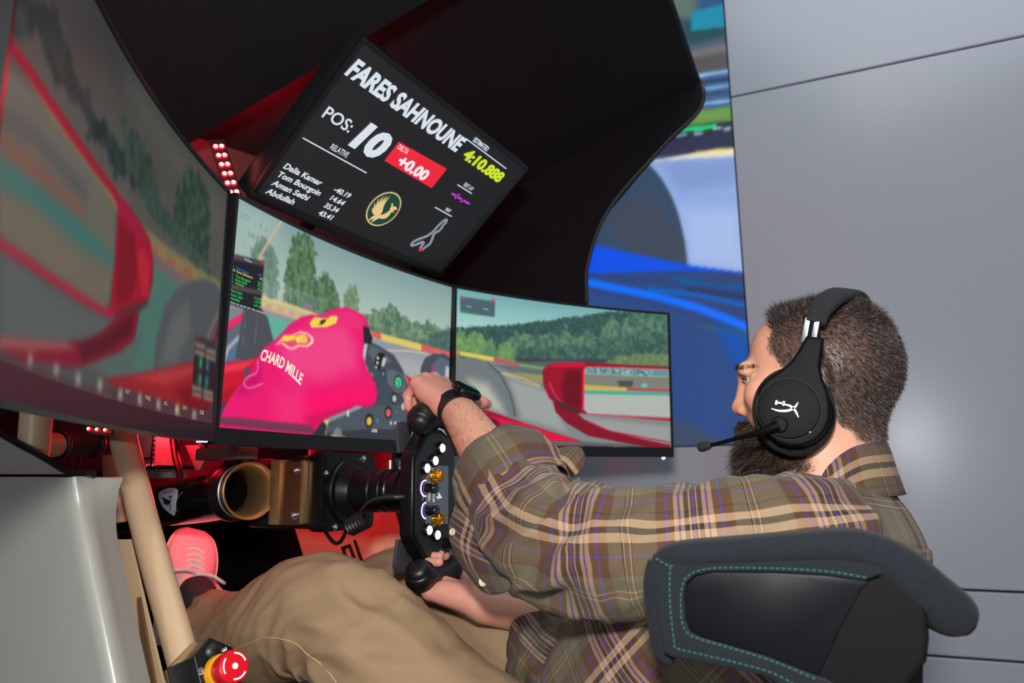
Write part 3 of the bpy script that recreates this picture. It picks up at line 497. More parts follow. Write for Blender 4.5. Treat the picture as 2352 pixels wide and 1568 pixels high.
PIC_LEFT = [
    ('fill', [(0, (72, 72, 70)), (0.3, (90, 88, 82)), (0.6, (98, 96, 90)), (1, (70, 72, 72))]),
    ('poly', (58, 56, 58), 60, [(0.0017, 0.1072), (0.1597, -0.0025), (0.263, 0.0035), (0.1526, 0.0524), (0.0531, 0.0718)]),
    ('poly', (96, 96, 90), 40, [(0.2674, 0.0202), (0.6002, 0.0036), (0.5993, 0.129), (0.4445, 0.0491)]),
    ('leaf', (30, 44, 46), (50, 66, 64), 14, [(0.0004, 0.1081), (0.0692, 0.0606), (0.1275, 0.0796), (0.2097, 0.0878), (0.327, 0.0984), (0.2933, 0.122), (0.2046, 0.1117), (0.0941, 0.1066), (0.0283, 0.1087), (0.002, 0.1319)]),
    ('leaf', (42, 58, 52), (66, 84, 70), 10, [(0.2532, 0.0656), (0.303, 0.055), (0.3464, 0.0647), (0.3806, 0.0918), (0.3816, 0.1281), (0.3302, 0.112), (0.2753, 0.1015)]),
    ('leaf', (40, 62, 52), (74, 92, 76), 10, [(0.4246, 0.0964), (0.4307, 0.0549), (0.4552, 0.027), (0.492, 0.0169), (0.5332, 0.0243), (0.5485, 0.0562), (0.5498, 0.1182), (0.5392, 0.1458), (0.4885, 0.1194), (0.4367, 0.1197)]),
    ('leaf', (44, 70, 62), (70, 92, 80), 6, [(0.327, 0.0984), (0.4257, 0.1015), (0.584, 0.1333), (0.5855, 0.1424), (0.4321, 0.1322), (0.3181, 0.1168)]),
    ('line', (104, 116, 106), 0.8, 1, [(0.4211, 0.1141), (0.5826, 0.1248)]),
    ('line', (104, 116, 106), 0.8, 1, [(0.4222, 0.1197), (0.5833, 0.1291)]),
    ('line', (104, 116, 106), 0.8, 1, [(0.4234, 0.1253), (0.584, 0.1333)]),
    ('line', (104, 116, 106), 0.8, 1, [(0.4246, 0.1309), (0.5847, 0.1375)]),
    ('line', (104, 116, 106), 0.8, 1, [(0.4258, 0.1365), (0.5854, 0.1418)]),
    ('line', (120, 128, 116), 1, 1, [(0.4324, 0.099), (0.4337, 0.1262)]),
    ('line', (120, 128, 116), 1, 1, [(0.4524, 0.103), (0.4536, 0.1308)]),
    ('line', (120, 128, 116), 1, 1, [(0.4859, 0.1057), (0.4869, 0.1345)]),
    ('line', (120, 128, 116), 1, 1, [(0.5223, 0.1206), (0.5231, 0.1503)]),
    ('line', (120, 128, 116), 1, 1, [(0.5583, 0.1219), (0.559, 0.1526)]),
    ('poly', (156, 126, 86), 3, [(0.0347, 0.1277), (0.0924, 0.1328), (0.1784, 0.1403), (0.2735, 0.1437), (0.3647, 0.1443), (0.4776, 0.1402), (0.5927, 0.1373), (0.5967, 0.1617), (0.4969, 0.1634), (0.3689, 0.1631), (0.342, 0.1619), (0.2512, 0.1523), (0.159, 0.149), (0.0759, 0.1415), (0.0203, 0.1363)]),
    ('line', (120, 96, 70), 5, 4, [(0.0097, 0.1302), (0.1019, 0.1314), (0.2223, 0.1336), (0.2965, 0.1349)]),
    ('poly', (126, 132, 96), 2, [(0.359, 0.1432), (0.3833, 0.1421), (0.3853, 0.1507), (0.3582, 0.1515)]),
    ('poly', (166, 100, 76), 2, [(0.3586, 0.1534), (0.3829, 0.1525), (0.3818, 0.1601), (0.3601, 0.1599)]),
    ('poly', (126, 132, 96), 2, [(0.414, 0.1414), (0.4396, 0.1408), (0.4415, 0.1501), (0.413, 0.1502)]),
    ('poly', (166, 100, 76), 2, [(0.4135, 0.1522), (0.439, 0.1519), (0.4378, 0.1599), (0.4149, 0.1592)]),
    ('poly', (126, 132, 96), 2, [(0.4681, 0.1374), (0.4949, 0.1373), (0.4968, 0.1472), (0.467, 0.1468)]),
    ('poly', (166, 100, 76), 2, [(0.4675, 0.1489), (0.4942, 0.1491), (0.4928, 0.1576), (0.4689, 0.1564)]),
    ('poly', (126, 132, 96), 2, [(0.519, 0.136), (0.5468, 0.1363), (0.5486, 0.1468), (0.5177, 0.1459)]),
    ('poly', (166, 100, 76), 2, [(0.5181, 0.1481), (0.5459, 0.1488), (0.5444, 0.1577), (0.5196, 0.156)]),
    ('poly', (126, 132, 96), 2, [(0.562, 0.1339), (0.5906, 0.1346), (0.5924, 0.1456), (0.5606, 0.1442)]),
    ('poly', (166, 100, 76), 2, [(0.561, 0.1465), (0.5896, 0.1476), (0.588, 0.1569), (0.5625, 0.1548)]),
    ('poly', (126, 110, 110), 4, [(0.3695, 0.1655), (0.4959, 0.1579), (0.5957, 0.1556), (0.5982, 0.1709), (0.4859, 0.1834), (0.3664, 0.1815)]),
    ('poly', (82, 126, 114), 3, [(0.3653, 0.1768), (0.4844, 0.1753), (0.5977, 0.1678), (0.6135, 0.2652), (0.4388, 0.3004), (0.2707, 0.3182), (0.327, 0.2607), (0.3778, 0.1907)]),
    ('poly', (96, 104, 102), 14, [(0.03, 0.263), (0.1329, 0.2653), (0.2782, 0.2576), (0.327, 0.2607), (0.2697, 0.3142), (0.0542, 0.3388)]),
    ('poly', (90, 112, 106), 10, [(0.2219, 0.2976), (0.363, 0.2534), (0.3373, 0.3046), (0.2697, 0.3142)]),
    ('poly', (112, 110, 98), 3, [(-0.0062, 0.1551), (0.0402, 0.1441), (0.1253, 0.1417), (0.2139, 0.1456), (0.2567, 0.1502), (0.267, 0.204), (0.262, 0.2485), (0.2546, 0.2553), (0.13, 0.2556), (0.0287, 0.259)]),
    ('poly', (94, 92, 92), 10, [(0.0024, 0.1801), (0.0736, 0.1633), (0.1845, 0.1619), (0.1886, 0.1763), (0.0685, 0.1759), (0.0067, 0.1928)]),
    ('poly', (70, 120, 112), 5, [(0.0123, 0.2094), (0.094, 0.1986), (0.1937, 0.1944), (0.2677, 0.1972), (0.268, 0.2081), (0.1993, 0.2145), (0.0815, 0.217), (0.0188, 0.2288)]),
    ('poly', (130, 96, 80), 5, [(0.0076, 0.1953), (0.0713, 0.1846), (0.1788, 0.18), (0.1927, 0.1908), (0.0849, 0.1989), (0.0119, 0.2081)]),
    ('poly', (122, 112, 96), 8, [(0.0197, 0.2314), (0.1016, 0.2231), (0.258, 0.2239), (0.2577, 0.2495), (0.1291, 0.2524), (0.0274, 0.255)]),
    ('line', (176, 8, 44), 9, 2, [(-0.0012, 0.137), (0.0454, 0.1329), (0.1125, 0.1333), (0.1883, 0.1359), (0.2503, 0.1394), (0.269, 0.1455)]),
    ('poly', (178, 6, 40), 1.5, [(0.25, 0.1386), (0.287, 0.1376), (0.3269, 0.1427), (0.3582, 0.1515), (0.3736, 0.1718), (0.3763, 0.1962), (0.368, 0.2182), (0.3523, 0.2288), (0.3107, 0.2441), (0.28, 0.2555), (0.2621, 0.2578), (0.2697, 0.2424), (0.2691, 0.2122), (0.2674, 0.1774), (0.2656, 0.1513)]),
    ('poly', (170, 14, 60), 4, [(0.2579, 0.1408), (0.2976, 0.1392), (0.3532, 0.1532), (0.342, 0.1619), (0.2902, 0.1605)]),
    ('poly', (140, 4, 30), 5, [(0.271, 0.1583), (0.3157, 0.161), (0.3322, 0.2034), (0.3197, 0.2301), (0.2807, 0.244), (0.2737, 0.202)]),
    ('poly', (200, 30, 56), 3, [(0.3259, 0.1767), (0.343, 0.1664), (0.3648, 0.1745), (0.367, 0.2135), (0.3485, 0.2182)]),
    ('poly', (70, 60, 60), 2, [(0.273, 0.2554), (0.3097, 0.2398), (0.3618, 0.2197), (0.3711, 0.2204), (0.3519, 0.2327), (0.2948, 0.2531)]),
    ('line', (186, 30, 60), 7, 3, [(0.03, 0.263), (0.0775, 0.26), (0.1598, 0.2583), (0.2438, 0.257), (0.2752, 0.2549)]),
    ('poly', (140, 20, 46), 2, [(0.0482, 0.3196), (0.0941, 0.3139), (0.172, 0.3011), (0.2101, 0.2928), (0.2494, 0.2784), (0.281, 0.2592), (0.2883, 0.251), (0.3454, 0.2323), (0.3444, 0.2501), (0.3385, 0.2676), (0.3084, 0.2845), (0.2454, 0.3056), (0.1968, 0.319), (0.1149, 0.3263), (0.0521, 0.3319)]),
    ('poly', (180, 120, 106), 4, [(0.0486, 0.3209), (0.0945, 0.3151), (0.1723, 0.3021), (0.1923, 0.3029), (0.096, 0.3199), (0.0503, 0.3264)]),
    ('poly', (96, 10, 30), 4, [(0.201, 0.2976), (0.2605, 0.2783), (0.3012, 0.2548), (0.3346, 0.2405), (0.328, 0.2651), (0.2646, 0.2942), (0.2149, 0.3105)]),
    ('poly', (88, 94, 98), 2, [(0.4007, 0.2956), (0.4001, 0.2559), (0.4202, 0.2106), (0.4499, 0.1844), (0.4964, 0.1606), (0.5392, 0.1458), (0.5777, 0.1426), (0.5962, 0.1491), (0.6069, 0.2723), (0.5034, 0.2754)]),
    ('poly', (108, 110, 110), 12, [(0.4207, 0.2775), (0.4432, 0.2211), (0.487, 0.1888), (0.5082, 0.2238), (0.4613, 0.2763)]),
    ('line', (150, 126, 104), 5, 3, [(0.5921, 0.1817), (0.5642, 0.2185), (0.5555, 0.2381)]),
    ('line', (150, 10, 46), 6, 2, [(0.6001, 0.1925), (0.585, 0.2328)]),
    ('poly', (170, 30, 42), 2, [(0.2664, 0.3188), (0.3373, 0.3046), (0.4352, 0.2829), (0.5154, 0.2623), (0.614, 0.2589), (0.6156, 0.3265), (0.5265, 0.3227), (0.3779, 0.3203), (0.2941, 0.3214)]),
    ('poly', (196, 60, 66), 5, [(0.3379, 0.3072), (0.5162, 0.2667), (0.5605, 0.2669), (0.4393, 0.3029)]),
    ('poly', (140, 10, 30), 5, [(0.4674, 0.3073), (0.6059, 0.2663), (0.6147, 0.3205), (0.5265, 0.3227)]),
    ('poly', (66, 68, 70), 1.5, [(0.5752, 0.3181), (0.6118, 0.3024), (0.6138, 0.3339), (0.5718, 0.333)]),
    ('poly', (92, 58, 66), 2, [(0.0508, 0.3278), (0.0987, 0.3289), (0.1802, 0.3305), (0.3063, 0.3242), (0.47, 0.3202), (0.5933, 0.3194), (0.5963, 0.3371), (0.4733, 0.3372), (0.2866, 0.3371), (0.1537, 0.3368), (0.0534, 0.336)]),
    ('poly', (88, 92, 92), 5, [(0.1793, 0.327), (0.2602, 0.3205), (0.2951, 0.3256), (0.2104, 0.3321)]),
    ('poly', (170, 168, 156), 3, [(0.1011, 0.3231), (0.1094, 0.3224), (0.1109, 0.3302), (0.1026, 0.3308)]),
    ('poly', (170, 168, 156), 3, [(0.154, 0.3219), (0.1632, 0.3212), (0.1647, 0.3298), (0.1555, 0.3303)]),
    ('poly', (170, 168, 156), 3, [(0.2028, 0.3226), (0.2128, 0.3219), (0.2143, 0.3312), (0.2043, 0.3317)]),
    ('poly', (170, 168, 156), 3, [(0.2548, 0.3208), (0.2656, 0.3201), (0.2671, 0.3302), (0.2562, 0.3307)]),
    ('poly', (170, 168, 156), 1, [(0.3082, 0.3227), (0.3198, 0.3221), (0.3212, 0.333), (0.3096, 0.3334)]),
    ('poly', (170, 168, 156), 1, [(0.3619, 0.3212), (0.3743, 0.3207), (0.3756, 0.3323), (0.3633, 0.3326)]),
    ('poly', (170, 168, 156), 1, [(0.4166, 0.3213), (0.4297, 0.3208), (0.4308, 0.3323), (0.4177, 0.3325)]),
    ('poly', (214, 206, 160), 1, [(0.4744, 0.3218), (0.4882, 0.3215), (0.4889, 0.3327), (0.4752, 0.3329)]),
    ('poly', (170, 168, 156), 1, [(0.5294, 0.323), (0.5438, 0.3228), (0.5444, 0.3347), (0.5301, 0.3347)]),
    ('line', (96, 150, 60), 1.2, 1, [(0.4755, 0.3344), (0.4976, 0.3346)]),
    ('line', (120, 150, 60), 1.2, 1, [(0.27, 0.3331), (0.2901, 0.3329)]),
    ('poly', (70, 54, 58), 1, [(0.5221, 0.2268), (0.5925, 0.2222), (0.6033, 0.3064), (0.523, 0.3035)]),
    ('poly', (54, 30, 38), 1, [(0.5235, 0.2507), (0.5951, 0.247), (0.5979, 0.2918), (0.5238, 0.2921)]),
    ('poly', (186, 176, 150), 0.6, [(0.5238, 0.2363), (0.5563, 0.2343), (0.557, 0.2384), (0.5245, 0.2402)]),
    ('poly', (186, 176, 150), 0.6, [(0.5598, 0.2373), (0.5932, 0.2356), (0.5939, 0.2398), (0.5605, 0.2413)]),
    ('poly', (186, 176, 150), 0.6, [(0.5241, 0.246), (0.5566, 0.2444), (0.5573, 0.2484), (0.5248, 0.2499)]),
    ('poly', (186, 176, 150), 0.6, [(0.5599, 0.2462), (0.5932, 0.2449), (0.5939, 0.2491), (0.5606, 0.2503)]),
    ('poly', (186, 176, 150), 0.6, [(0.5223, 0.2918), (0.5544, 0.2917), (0.5551, 0.2957), (0.523, 0.2956)]),
    ('poly', (186, 176, 150), 0.6, [(0.5605, 0.2927), (0.5935, 0.2929), (0.5942, 0.2971), (0.5612, 0.2967)]),
    ('poly', (186, 176, 150), 0.6, [(0.5239, 0.3006), (0.556, 0.3008), (0.5567, 0.3048), (0.5246, 0.3044)]),
    ('poly', (186, 176, 150), 0.6, [(0.5619, 0.3008), (0.5949, 0.3012), (0.5955, 0.3054), (0.5626, 0.3048)]),
    ('poly', (34, 160, 110), 0.8, [(0.5413, 0.2511), (0.5516, 0.2506), (0.5514, 0.2665), (0.5397, 0.2671)]),
    ('poly', (34, 120, 150), 0.8, [(0.564, 0.2527), (0.5745, 0.2522), (0.574, 0.2667), (0.5634, 0.2664)]),
    ('poly', (34, 160, 100), 0.8, [(0.5409, 0.2738), (0.5527, 0.2739), (0.5523, 0.2885), (0.542, 0.2881)]),
    ('poly', (34, 130, 150), 0.8, [(0.5646, 0.2734), (0.575, 0.2731), (0.5747, 0.2886), (0.5642, 0.2887)]),
    ('line', (170, 150, 60), 0.8, 0.5, [(0.5359, 0.2543), (0.5352, 0.2666)]),
    ('line', (170, 150, 60), 0.8, 0.5, [(0.5366, 0.2744), (0.536, 0.2877)]),
    ('line', (120, 150, 60), 0.8, 0.5, [(0.5796, 0.255), (0.5781, 0.2643)]),
    ('line', (120, 150, 60), 0.8, 0.5, [(0.5801, 0.276), (0.5786, 0.2852)]),
    ('poly', (190, 30, 44), 0.5, [(0.5253, 0.2284), (0.5342, 0.2279), (0.532, 0.2324), (0.5246, 0.2326)]),
]
PIC_WALL = [
    ('fill', [(0, (60, 100, 104)), (1, (36, 70, 130))]),
    ('poly', (92, 112, 100), 30, [(-0.4629, 2.6726), (-0.3103, 2.6081), (-0.3191, 2.4567), (-0.4095, 2.482)]),
    ('poly', (30, 74, 84), 20, [(-0.3772, 2.5072), (-0.2029, 2.4241), (-0.2103, 2.3108), (-0.3545, 2.3651)]),
    ('poly', (18, 136, 168), 2, [(-0.3368, 2.5179), (-0.2202, 2.5177), (-0.2257, 2.4305), (-0.3379, 2.445)]),
    ('poly', (70, 90, 110), 12, [(-0.3681, 2.394), (-0.2266, 2.3942), (-0.2213, 2.363), (-0.3625, 2.3588)]),
    ('poly', (112, 108, 110), 12, [(-0.3695, 2.3691), (-0.2208, 2.3711), (-0.2145, 2.2468), (-0.3306, 2.2592)]),
    ('poly', (84, 80, 84), 12, [(-0.3634, 2.3423), (-0.2087, 2.335), (-0.2134, 2.2628), (-0.3298, 2.2722)]),
    ('poly', (60, 92, 140), 8, [(-0.3593, 2.2795), (-0.1988, 2.2672), (-0.2082, 2.1251), (-0.3371, 2.1463)]),
    ('line', (150, 196, 236), 12, 6, [(-0.33, 2.269), (-0.1991, 2.2624)]),
    ('line', (36, 60, 84), 14, 6, [(-0.3314, 2.2446), (-0.2012, 2.2306)]),
    ('line', (120, 176, 226), 10, 6, [(-0.333, 2.2171), (-0.2027, 2.2084)]),
    ('line', (48, 70, 92), 12, 6, [(-0.334, 2.2009), (-0.2044, 2.1832)]),
    ('line', (150, 196, 240), 10, 6, [(-0.3508, 2.1657), (-0.2065, 2.1517)]),
    ('poly', (92, 150, 62), 3, [(-0.3817, 2.1466), (-0.2219, 2.1329), (-0.2079, 2.1297), (-0.2114, 2.0782), (-0.3774, 2.0903)]),
    ('poly', (112, 150, 80), 12, [(-0.3381, 2.1303), (-0.2368, 2.1236), (-0.2386, 2.0953), (-0.3395, 2.1063)]),
    ('poly', (36, 44, 58), 4, [(-0.4295, 2.0983), (-0.2114, 2.0782), (-0.2175, 1.9855), (-0.434, 2.0132)]),
    ('line', (30, 214, 120), 16, 4, [(-0.4077, 2.0839), (-0.3412, 2.0761), (-0.2831, 2.0732)]),
    ('line', (150, 170, 220), 9, 5, [(-0.4089, 2.0614), (-0.379, 2.0616)]),
    ('line', (170, 190, 236), 9, 5, [(-0.3481, 2.0583), (-0.3248, 2.0566)]),
    ('line', (190, 206, 240), 9, 5, [(-0.2837, 2.0638), (-0.2623, 2.0608)]),
    ('line', (190, 206, 240), 9, 5, [(-0.2499, 2.0534), (-0.2328, 2.0529)]),
    ('poly', (46, 48, 76), 5, [(-0.493, 2.0495), (-0.2139, 2.0394), (-0.218, 1.9778), (-0.4954, 2.0011)]),
    ('poly', (240, 232, 200), 2, [(-0.5204, 1.993), (-0.4053, 1.9898), (-0.2177, 1.9824), (-0.2203, 1.9441), (-0.5205, 1.9897)]),
    ('line', (246, 220, 140), 10, 5, [(-0.3463, 1.9877), (-0.218, 1.9778)]),
    ('poly', (142, 168, 222), 2, [(-0.5268, 1.9877), (-0.406, 1.9756), (-0.2061, 1.9475), (-0.2075, 1.5255), (-0.4273, 1.5827)]),
    ('poly', (166, 186, 232), 40, [(-0.4012, 1.7935), (-0.2185, 1.7635), (-0.2189, 1.556), (-0.397, 1.6089)]),
    ('poly', (126, 152, 206), 30, [(-0.4661, 1.976), (-0.2203, 1.9441), (-0.2261, 1.8559), (-0.4124, 1.8579)]),
    ('ell', (52, 72, 98), 3, (-0.6361, 1.6093), 234.4, 433.78, 0),
    ('poly', (60, 70, 88), 20, [(-0.6904, 1.8409), (-0.5166, 1.8761), (-0.408, 1.6712), (-0.4046, 1.6024), (-0.5881, 1.65)]),
    ('poly', (0, 78, 228), 2, [(-0.7589, 1.7279), (-0.7269, 1.7169), (-0.5875, 1.6655), (-0.3977, 1.597), (-0.2061, 1.5457), (-0.2075, 1.5255), (-0.3988, 1.576), (-0.7626, 1.6127)]),
    ('poly', (42, 66, 124), 3, [(-0.7626, 1.6127), (-0.3987, 1.579), (-0.2061, 1.5457), (-0.2193, 1.3551), (-0.7662, 1.4992)]),
    ('poly', (0, 86, 150), 6, [(-0.4571, 1.5713), (-0.2085, 1.5112), (-0.21, 1.4897), (-0.4298, 1.5378)]),
    ('poly', (50, 64, 110), 12, [(-0.4283, 1.5647), (-0.2075, 1.5255), (-0.2087, 1.5083), (-0.317, 1.5242)]),
    ('line', (0, 110, 255), 26, 10, [(-0.7634, 1.5858), (-0.6387, 1.5442), (-0.5193, 1.5059), (-0.3775, 1.4501), (-0.2967, 1.4082), (-0.2185, 1.3663)]),
    ('line', (0, 96, 190), 14, 6, [(-0.533, 1.5303), (-0.3751, 1.4926), (-0.2136, 1.437)]),
    ('line', (34, 52, 90), 16, 8, [(-0.4022, 1.5165), (-0.2118, 1.4626)]),
    ('poly', (40, 72, 130), 4, [(-0.7647, 1.5463), (-0.5948, 1.4961), (-0.4635, 1.4488), (-0.3269, 1.365), (-0.2231, 1.2991), (-0.2457, 0.972), (-0.7825, 0.9856)]),
    ('poly', (0, 78, 168), 20, [(-0.3255, 1.3865), (-0.2207, 1.334), (-0.2327, 1.161), (-0.2675, 1.2325)]),
    ('poly', (56, 72, 100), 10, [(-0.4822, 1.0902), (-0.4003, 1.0587), (-0.3217, 1.0146), (-0.2979, 0.9733), (-0.4881, 0.9782)]),
]
TXT_CENTER = [
    ('Current lap', (0.0096, 0.0215), 3.6, (120, 128, 128)),
    ('Lap Time', (0.0103, 0.0273), 3.6, (120, 128, 128)),
    ('1', (0.0541, 0.0292), 10, (100, 112, 112)),
    ('/ 60', (0.0647, 0.0293), 5, (130, 146, 144)),
    ('3:06.870', (0.0275, 0.0494), 8.5, (118, 130, 128)),
    ('Best', (0.0195, 0.0667), 4.5, (140, 158, 152)),
    ('Last', (0.0199, 0.0779), 4.5, (140, 158, 152)),
    ('4   Dalia Kamar', (0.0016, 0.1061), 4.4, (50, 96, 214)),
    ('10  Fares Sahnoune', (0.0012, 0.1108), 4.4, (230, 206, 60)),
    ('1   Tom Bourgoin', (0.0012, 0.1179), 4.4, (50, 196, 80)),
    ('2   Aman Sethi', (0.0009, 0.1232), 4.4, (50, 196, 80)),
    ('6   Abdullah', (0.0015, 0.1282), 4.4, (50, 196, 80)),
    ('Fares Sahn', (0.0022, 0.1409), 4.4, (50, 196, 80)),
    ('Aman Sethi', (0.002, 0.1468), 4.4, (50, 196, 80)),
    ('Abdullah', (0.0028, 0.1524), 4.4, (50, 196, 80)),
    ('ROAD 34C AIR 28C DRY 100% WIND 4km/h', (0.0026, 0.1582), 3.2, (200, 200, 200)),
    ('-40.1', (0.0589, 0.1023), 4.2, (50, 96, 214)),
    ('0.0', (0.0647, 0.1077), 4.2, (230, 206, 60)),
    ('14.6', (0.0603, 0.1142), 4.2, (50, 196, 80)),
    ('35.3', (0.0609, 0.1189), 4.2, (50, 196, 80)),
    ('43.4', (0.0616, 0.1242), 4.2, (50, 196, 80)),
    ('2:12.08', (0.0552, 0.1398), 4.2, (50, 196, 80)),
    ('1:59.99', (0.0559, 0.1451), 4.2, (50, 196, 80)),
    ('2:47.36', (0.0556, 0.1512), 4.2, (50, 196, 80)),
    ('Realtime', (0.0262, 0.0874), 3.6, (200, 200, 200)),
    ('2', (0.4428, 0.2313), 13, (30, 120, 76)),
    ('A08', (0.3765, 0.3235), 7, (224, 224, 214)),
]
TXT_RIGHT = [
    ('Delta', (0.0263, 0.0378), 5, (156, 176, 178)),
    ('-0.000', (0.07, 0.038), 5, (156, 176, 178)),
]
TXT_LEFT = [
    ('10', (0.4775, 0.3305), 9, (40, 36, 30)),
    ('SAH', (0.4944, 0.3252), 5.5, (190, 160, 70)),
    ('11', (0.5325, 0.3323), 9, (40, 40, 40)),
    ('CAE', (0.5502, 0.3262), 5.5, (190, 190, 180)),
    ('9', (0.4223, 0.3296), 9, (60, 60, 60)),
    ('ALL', (0.436, 0.3257), 5, (160, 160, 150)),
    ('8', (0.3674, 0.329), 9, (70, 70, 70)),
    ('7', (0.3135, 0.3299), 9, (80, 80, 80)),
    ('TYRES', (0.3791, 0.3254), 4.5, (170, 170, 150)),
    ('BOT', (0.3241, 0.3252), 4.5, (150, 150, 140)),
]
# ------------------------------------------------------------------ painting the display pictures
def _mask(X, Y, pts, soft):
    """soft inside mask of a polygon, X/Y in mm"""
    P = np.asarray(pts, float)*1000.0
    ins = np.zeros(X.shape, bool); d2 = np.full(X.shape, 1e12)
    n = len(P)
    for i in range(n):
        x0, y0 = P[i]; x1, y1 = P[(i+1) % n]
        if y0 != y1:
            c = (y0 > Y) != (y1 > Y)
            ins ^= c & (X < (x1 - x0)*(Y - y0)/(y1 - y0) + x0)
        dx, dy = x1 - x0, y1 - y0; L = dx*dx + dy*dy + 1e-9
        t = np.clip(((X - x0)*dx + (Y - y0)*dy)/L, 0, 1)
        d2 = np.minimum(d2, (X - x0 - t*dx)**2 + (Y - y0 - t*dy)**2)
    sd = np.where(ins, 1, -1)*np.sqrt(d2)
    t = np.clip(sd/max(soft, 0.3)*0.5 + 0.5, 0, 1)
    return t*t*(3 - 2*t)
def _linemask(X, Y, pts, width, soft):
    P = np.asarray(pts, float)*1000.0; d2 = np.full(X.shape, 1e12)
    for i in range(len(P) - 1):
        x0, y0 = P[i]; dx, dy = P[i+1] - P[i]; L = dx*dx + dy*dy + 1e-9
        t = np.clip(((X - x0)*dx + (Y - y0)*dy)/L, 0, 1)
        d2 = np.minimum(d2, (X - x0 - t*dx)**2 + (Y - y0 - t*dy)**2)
    t = np.clip((width/2 - np.sqrt(d2))/max(soft, 0.3) + 0.5, 0, 1)
    return t*t*(3 - 2*t)
def _vnoise(X, Y, scale, seed):
    """smooth value noise"""
    r = np.random.default_rng(seed); G = r.random((64, 64))
    x = X/scale; y = Y/scale; i = np.floor(x).astype(int); j = np.floor(y).astype(int)
    fx = x - i; fy = y - j; fx = fx*fx*(3-2*fx); fy = fy*fy*(3-2*fy)
    g = lambda a, b: G[a % 64, b % 64]
    return (g(i, j)*(1-fx) + g(i+1, j)*fx)*(1-fy) + (g(i, j+1)*(1-fx) + g(i+1, j+1)*fx)*fy
def soften(I, sg):
    """small gaussian blur of a picture"""
    if sg <= 0: return I
    r = int(3*sg) + 1; k = np.exp(-0.5*(np.arange(-r, r + 1)/sg)**2); k /= k.sum()
    for ax in (0, 1):
        P = np.pad(I, [(r, r) if a == ax else (0, 0) for a in range(3)], mode='edge')
        n = I.shape[ax]; I = sum(k[j]*np.take(P, np.arange(j, j + n), axis=ax) for j in range(2*r + 1))
    return I
def paint(ops, X, Y, H, seed=1, blur=0.0):
    """X, Y in mm on the panel; returns linear rgb"""
    I = np.zeros(X.shape + (3,))
    for k, o in enumerate(ops):
        if o[0] == 'fill':
            st = o[1]; t = Y/H
            for c in range(3): I[..., c] = np.interp(t, [s[0] for s in st], [s[1][c] for s in st])
            continue
        if o[0] == 'poly': a = _mask(X, Y, o[3], o[2]); col = np.array(o[1], float)
        elif o[0] == 'polyc': a = _mask(X, Y, o[3], o[2])*_mask(X, Y, o[4], 1.0); col = np.array(o[1], float)
        elif o[0] == 'line': a = _linemask(X, Y, o[4], o[2], o[3]); col = np.array(o[1], float)
        elif o[0] == 'ell':
            cx, cy = o[3][0]*1000, o[3][1]*1000
            d = np.sqrt(((X - cx)/o[4])**2 + ((Y - cy)/o[5])**2)
            a = np.clip((1 - d)*min(o[4], o[5])/max(o[2], .3) + 0.5, 0, 1); col = np.array(o[1], float)
        elif o[0] == 'hatch':
            a = _mask(X, Y, o[2], 1.0)*np.clip(np.sin((X*0.9 + Y*1.3)*1.25)*1.5, 0, 1)*0.8; col = np.array(o[1], float)
        elif o[0] == 'leaf':
            q = o[3]; s = seed*100 + k
            dx = (_vnoise(X, Y, q*0.8, s) - .5)*q*1.6 + (_vnoise(X, Y, q*0.3, s+1) - .5)*q*0.7
            dy = (_vnoise(X, Y, q*0.8, s+2) - .5)*q*1.6 + (_vnoise(X, Y, q*0.3, s+3) - .5)*q*0.9
            a = _mask(X + dx, Y + dy, o[4], 1.6)
            n = 0.5*_vnoise(X, Y*0.8, q*0.9, s+4) + 0.3*_vnoise(X, Y, q*0.4, s+5) + 0.2*_vnoise(X, Y, q*0.18, s+6)
            n = np.clip((n - 0.3)*2.4, 0, 1)[..., None]
            col = np.array(o[1], float)*(1 - n) + np.array(o[2], float)*n
        I = I*(1 - a[..., None]) + col*a[..., None]
    return lin(soften(I, blur))

# ------------------------------------------------------------------ the room
M_wall = mat('wall_grey_lacquer', (164, 168, 176), rough=0.22, spec=0.5, noise=0.02, nscale=3)
M_floor = mat('floor_grey_carpet', (150, 150, 152), rough=0.9, bump=0.4)
WD = 2.4
SEAM = (0.0, 0.414, 0.590, 2.163, 3.5)
XE = -0.222                                   # edge between the video wall and the grey panels
ZL = 0.996                                    # bottom of the video wall
fl = MB().box(WORLD, (0.2, 0.6, -0.05), (6, 5, 0.1)).build('floor', M_floor, smooth=0); tag(fl, kind='structure')
wb = MB().box(WORLD, (0.4, WD + 0.16, 1.75), (5.6, 0.2, 3.5)).build('wall_back', M_wall, smooth=0); tag(wb, kind='structure')
FW = Fr((0, WD, 0), (1, 0, 0), (0, 0, 1), (0, 1, 0))    # wall plane: x along, y up, z into the wall
G = 0.003
def wall_panel(poly): MB().prism(FW, poly, 0.0, 0.06, bev=0.004).build('wall_panel', M_wall, wb, smooth=0)
X0, X1 = -2.4, 3.2
def rect(x0, x1, z0, z1): return [(x0 + G, z0 + G), (x1 - G, z0 + G), (x1 - G, z1 - G), (x0 + G, z1 - G)]
wall_panel(rect(X0, X1, SEAM[0], SEAM[1])); wall_panel(rect(X0, X1, SEAM[1], SEAM[2]))
wall_panel([(X0 + G, SEAM[2] + G), (X1 - G, SEAM[2] + G), (X1 - G, SEAM[3] - G), (XE, SEAM[3] - G), (XE, ZL), (X0 + G, ZL)])
wall_panel(rect(XE - G, X1, SEAM[3], SEAM[4]))
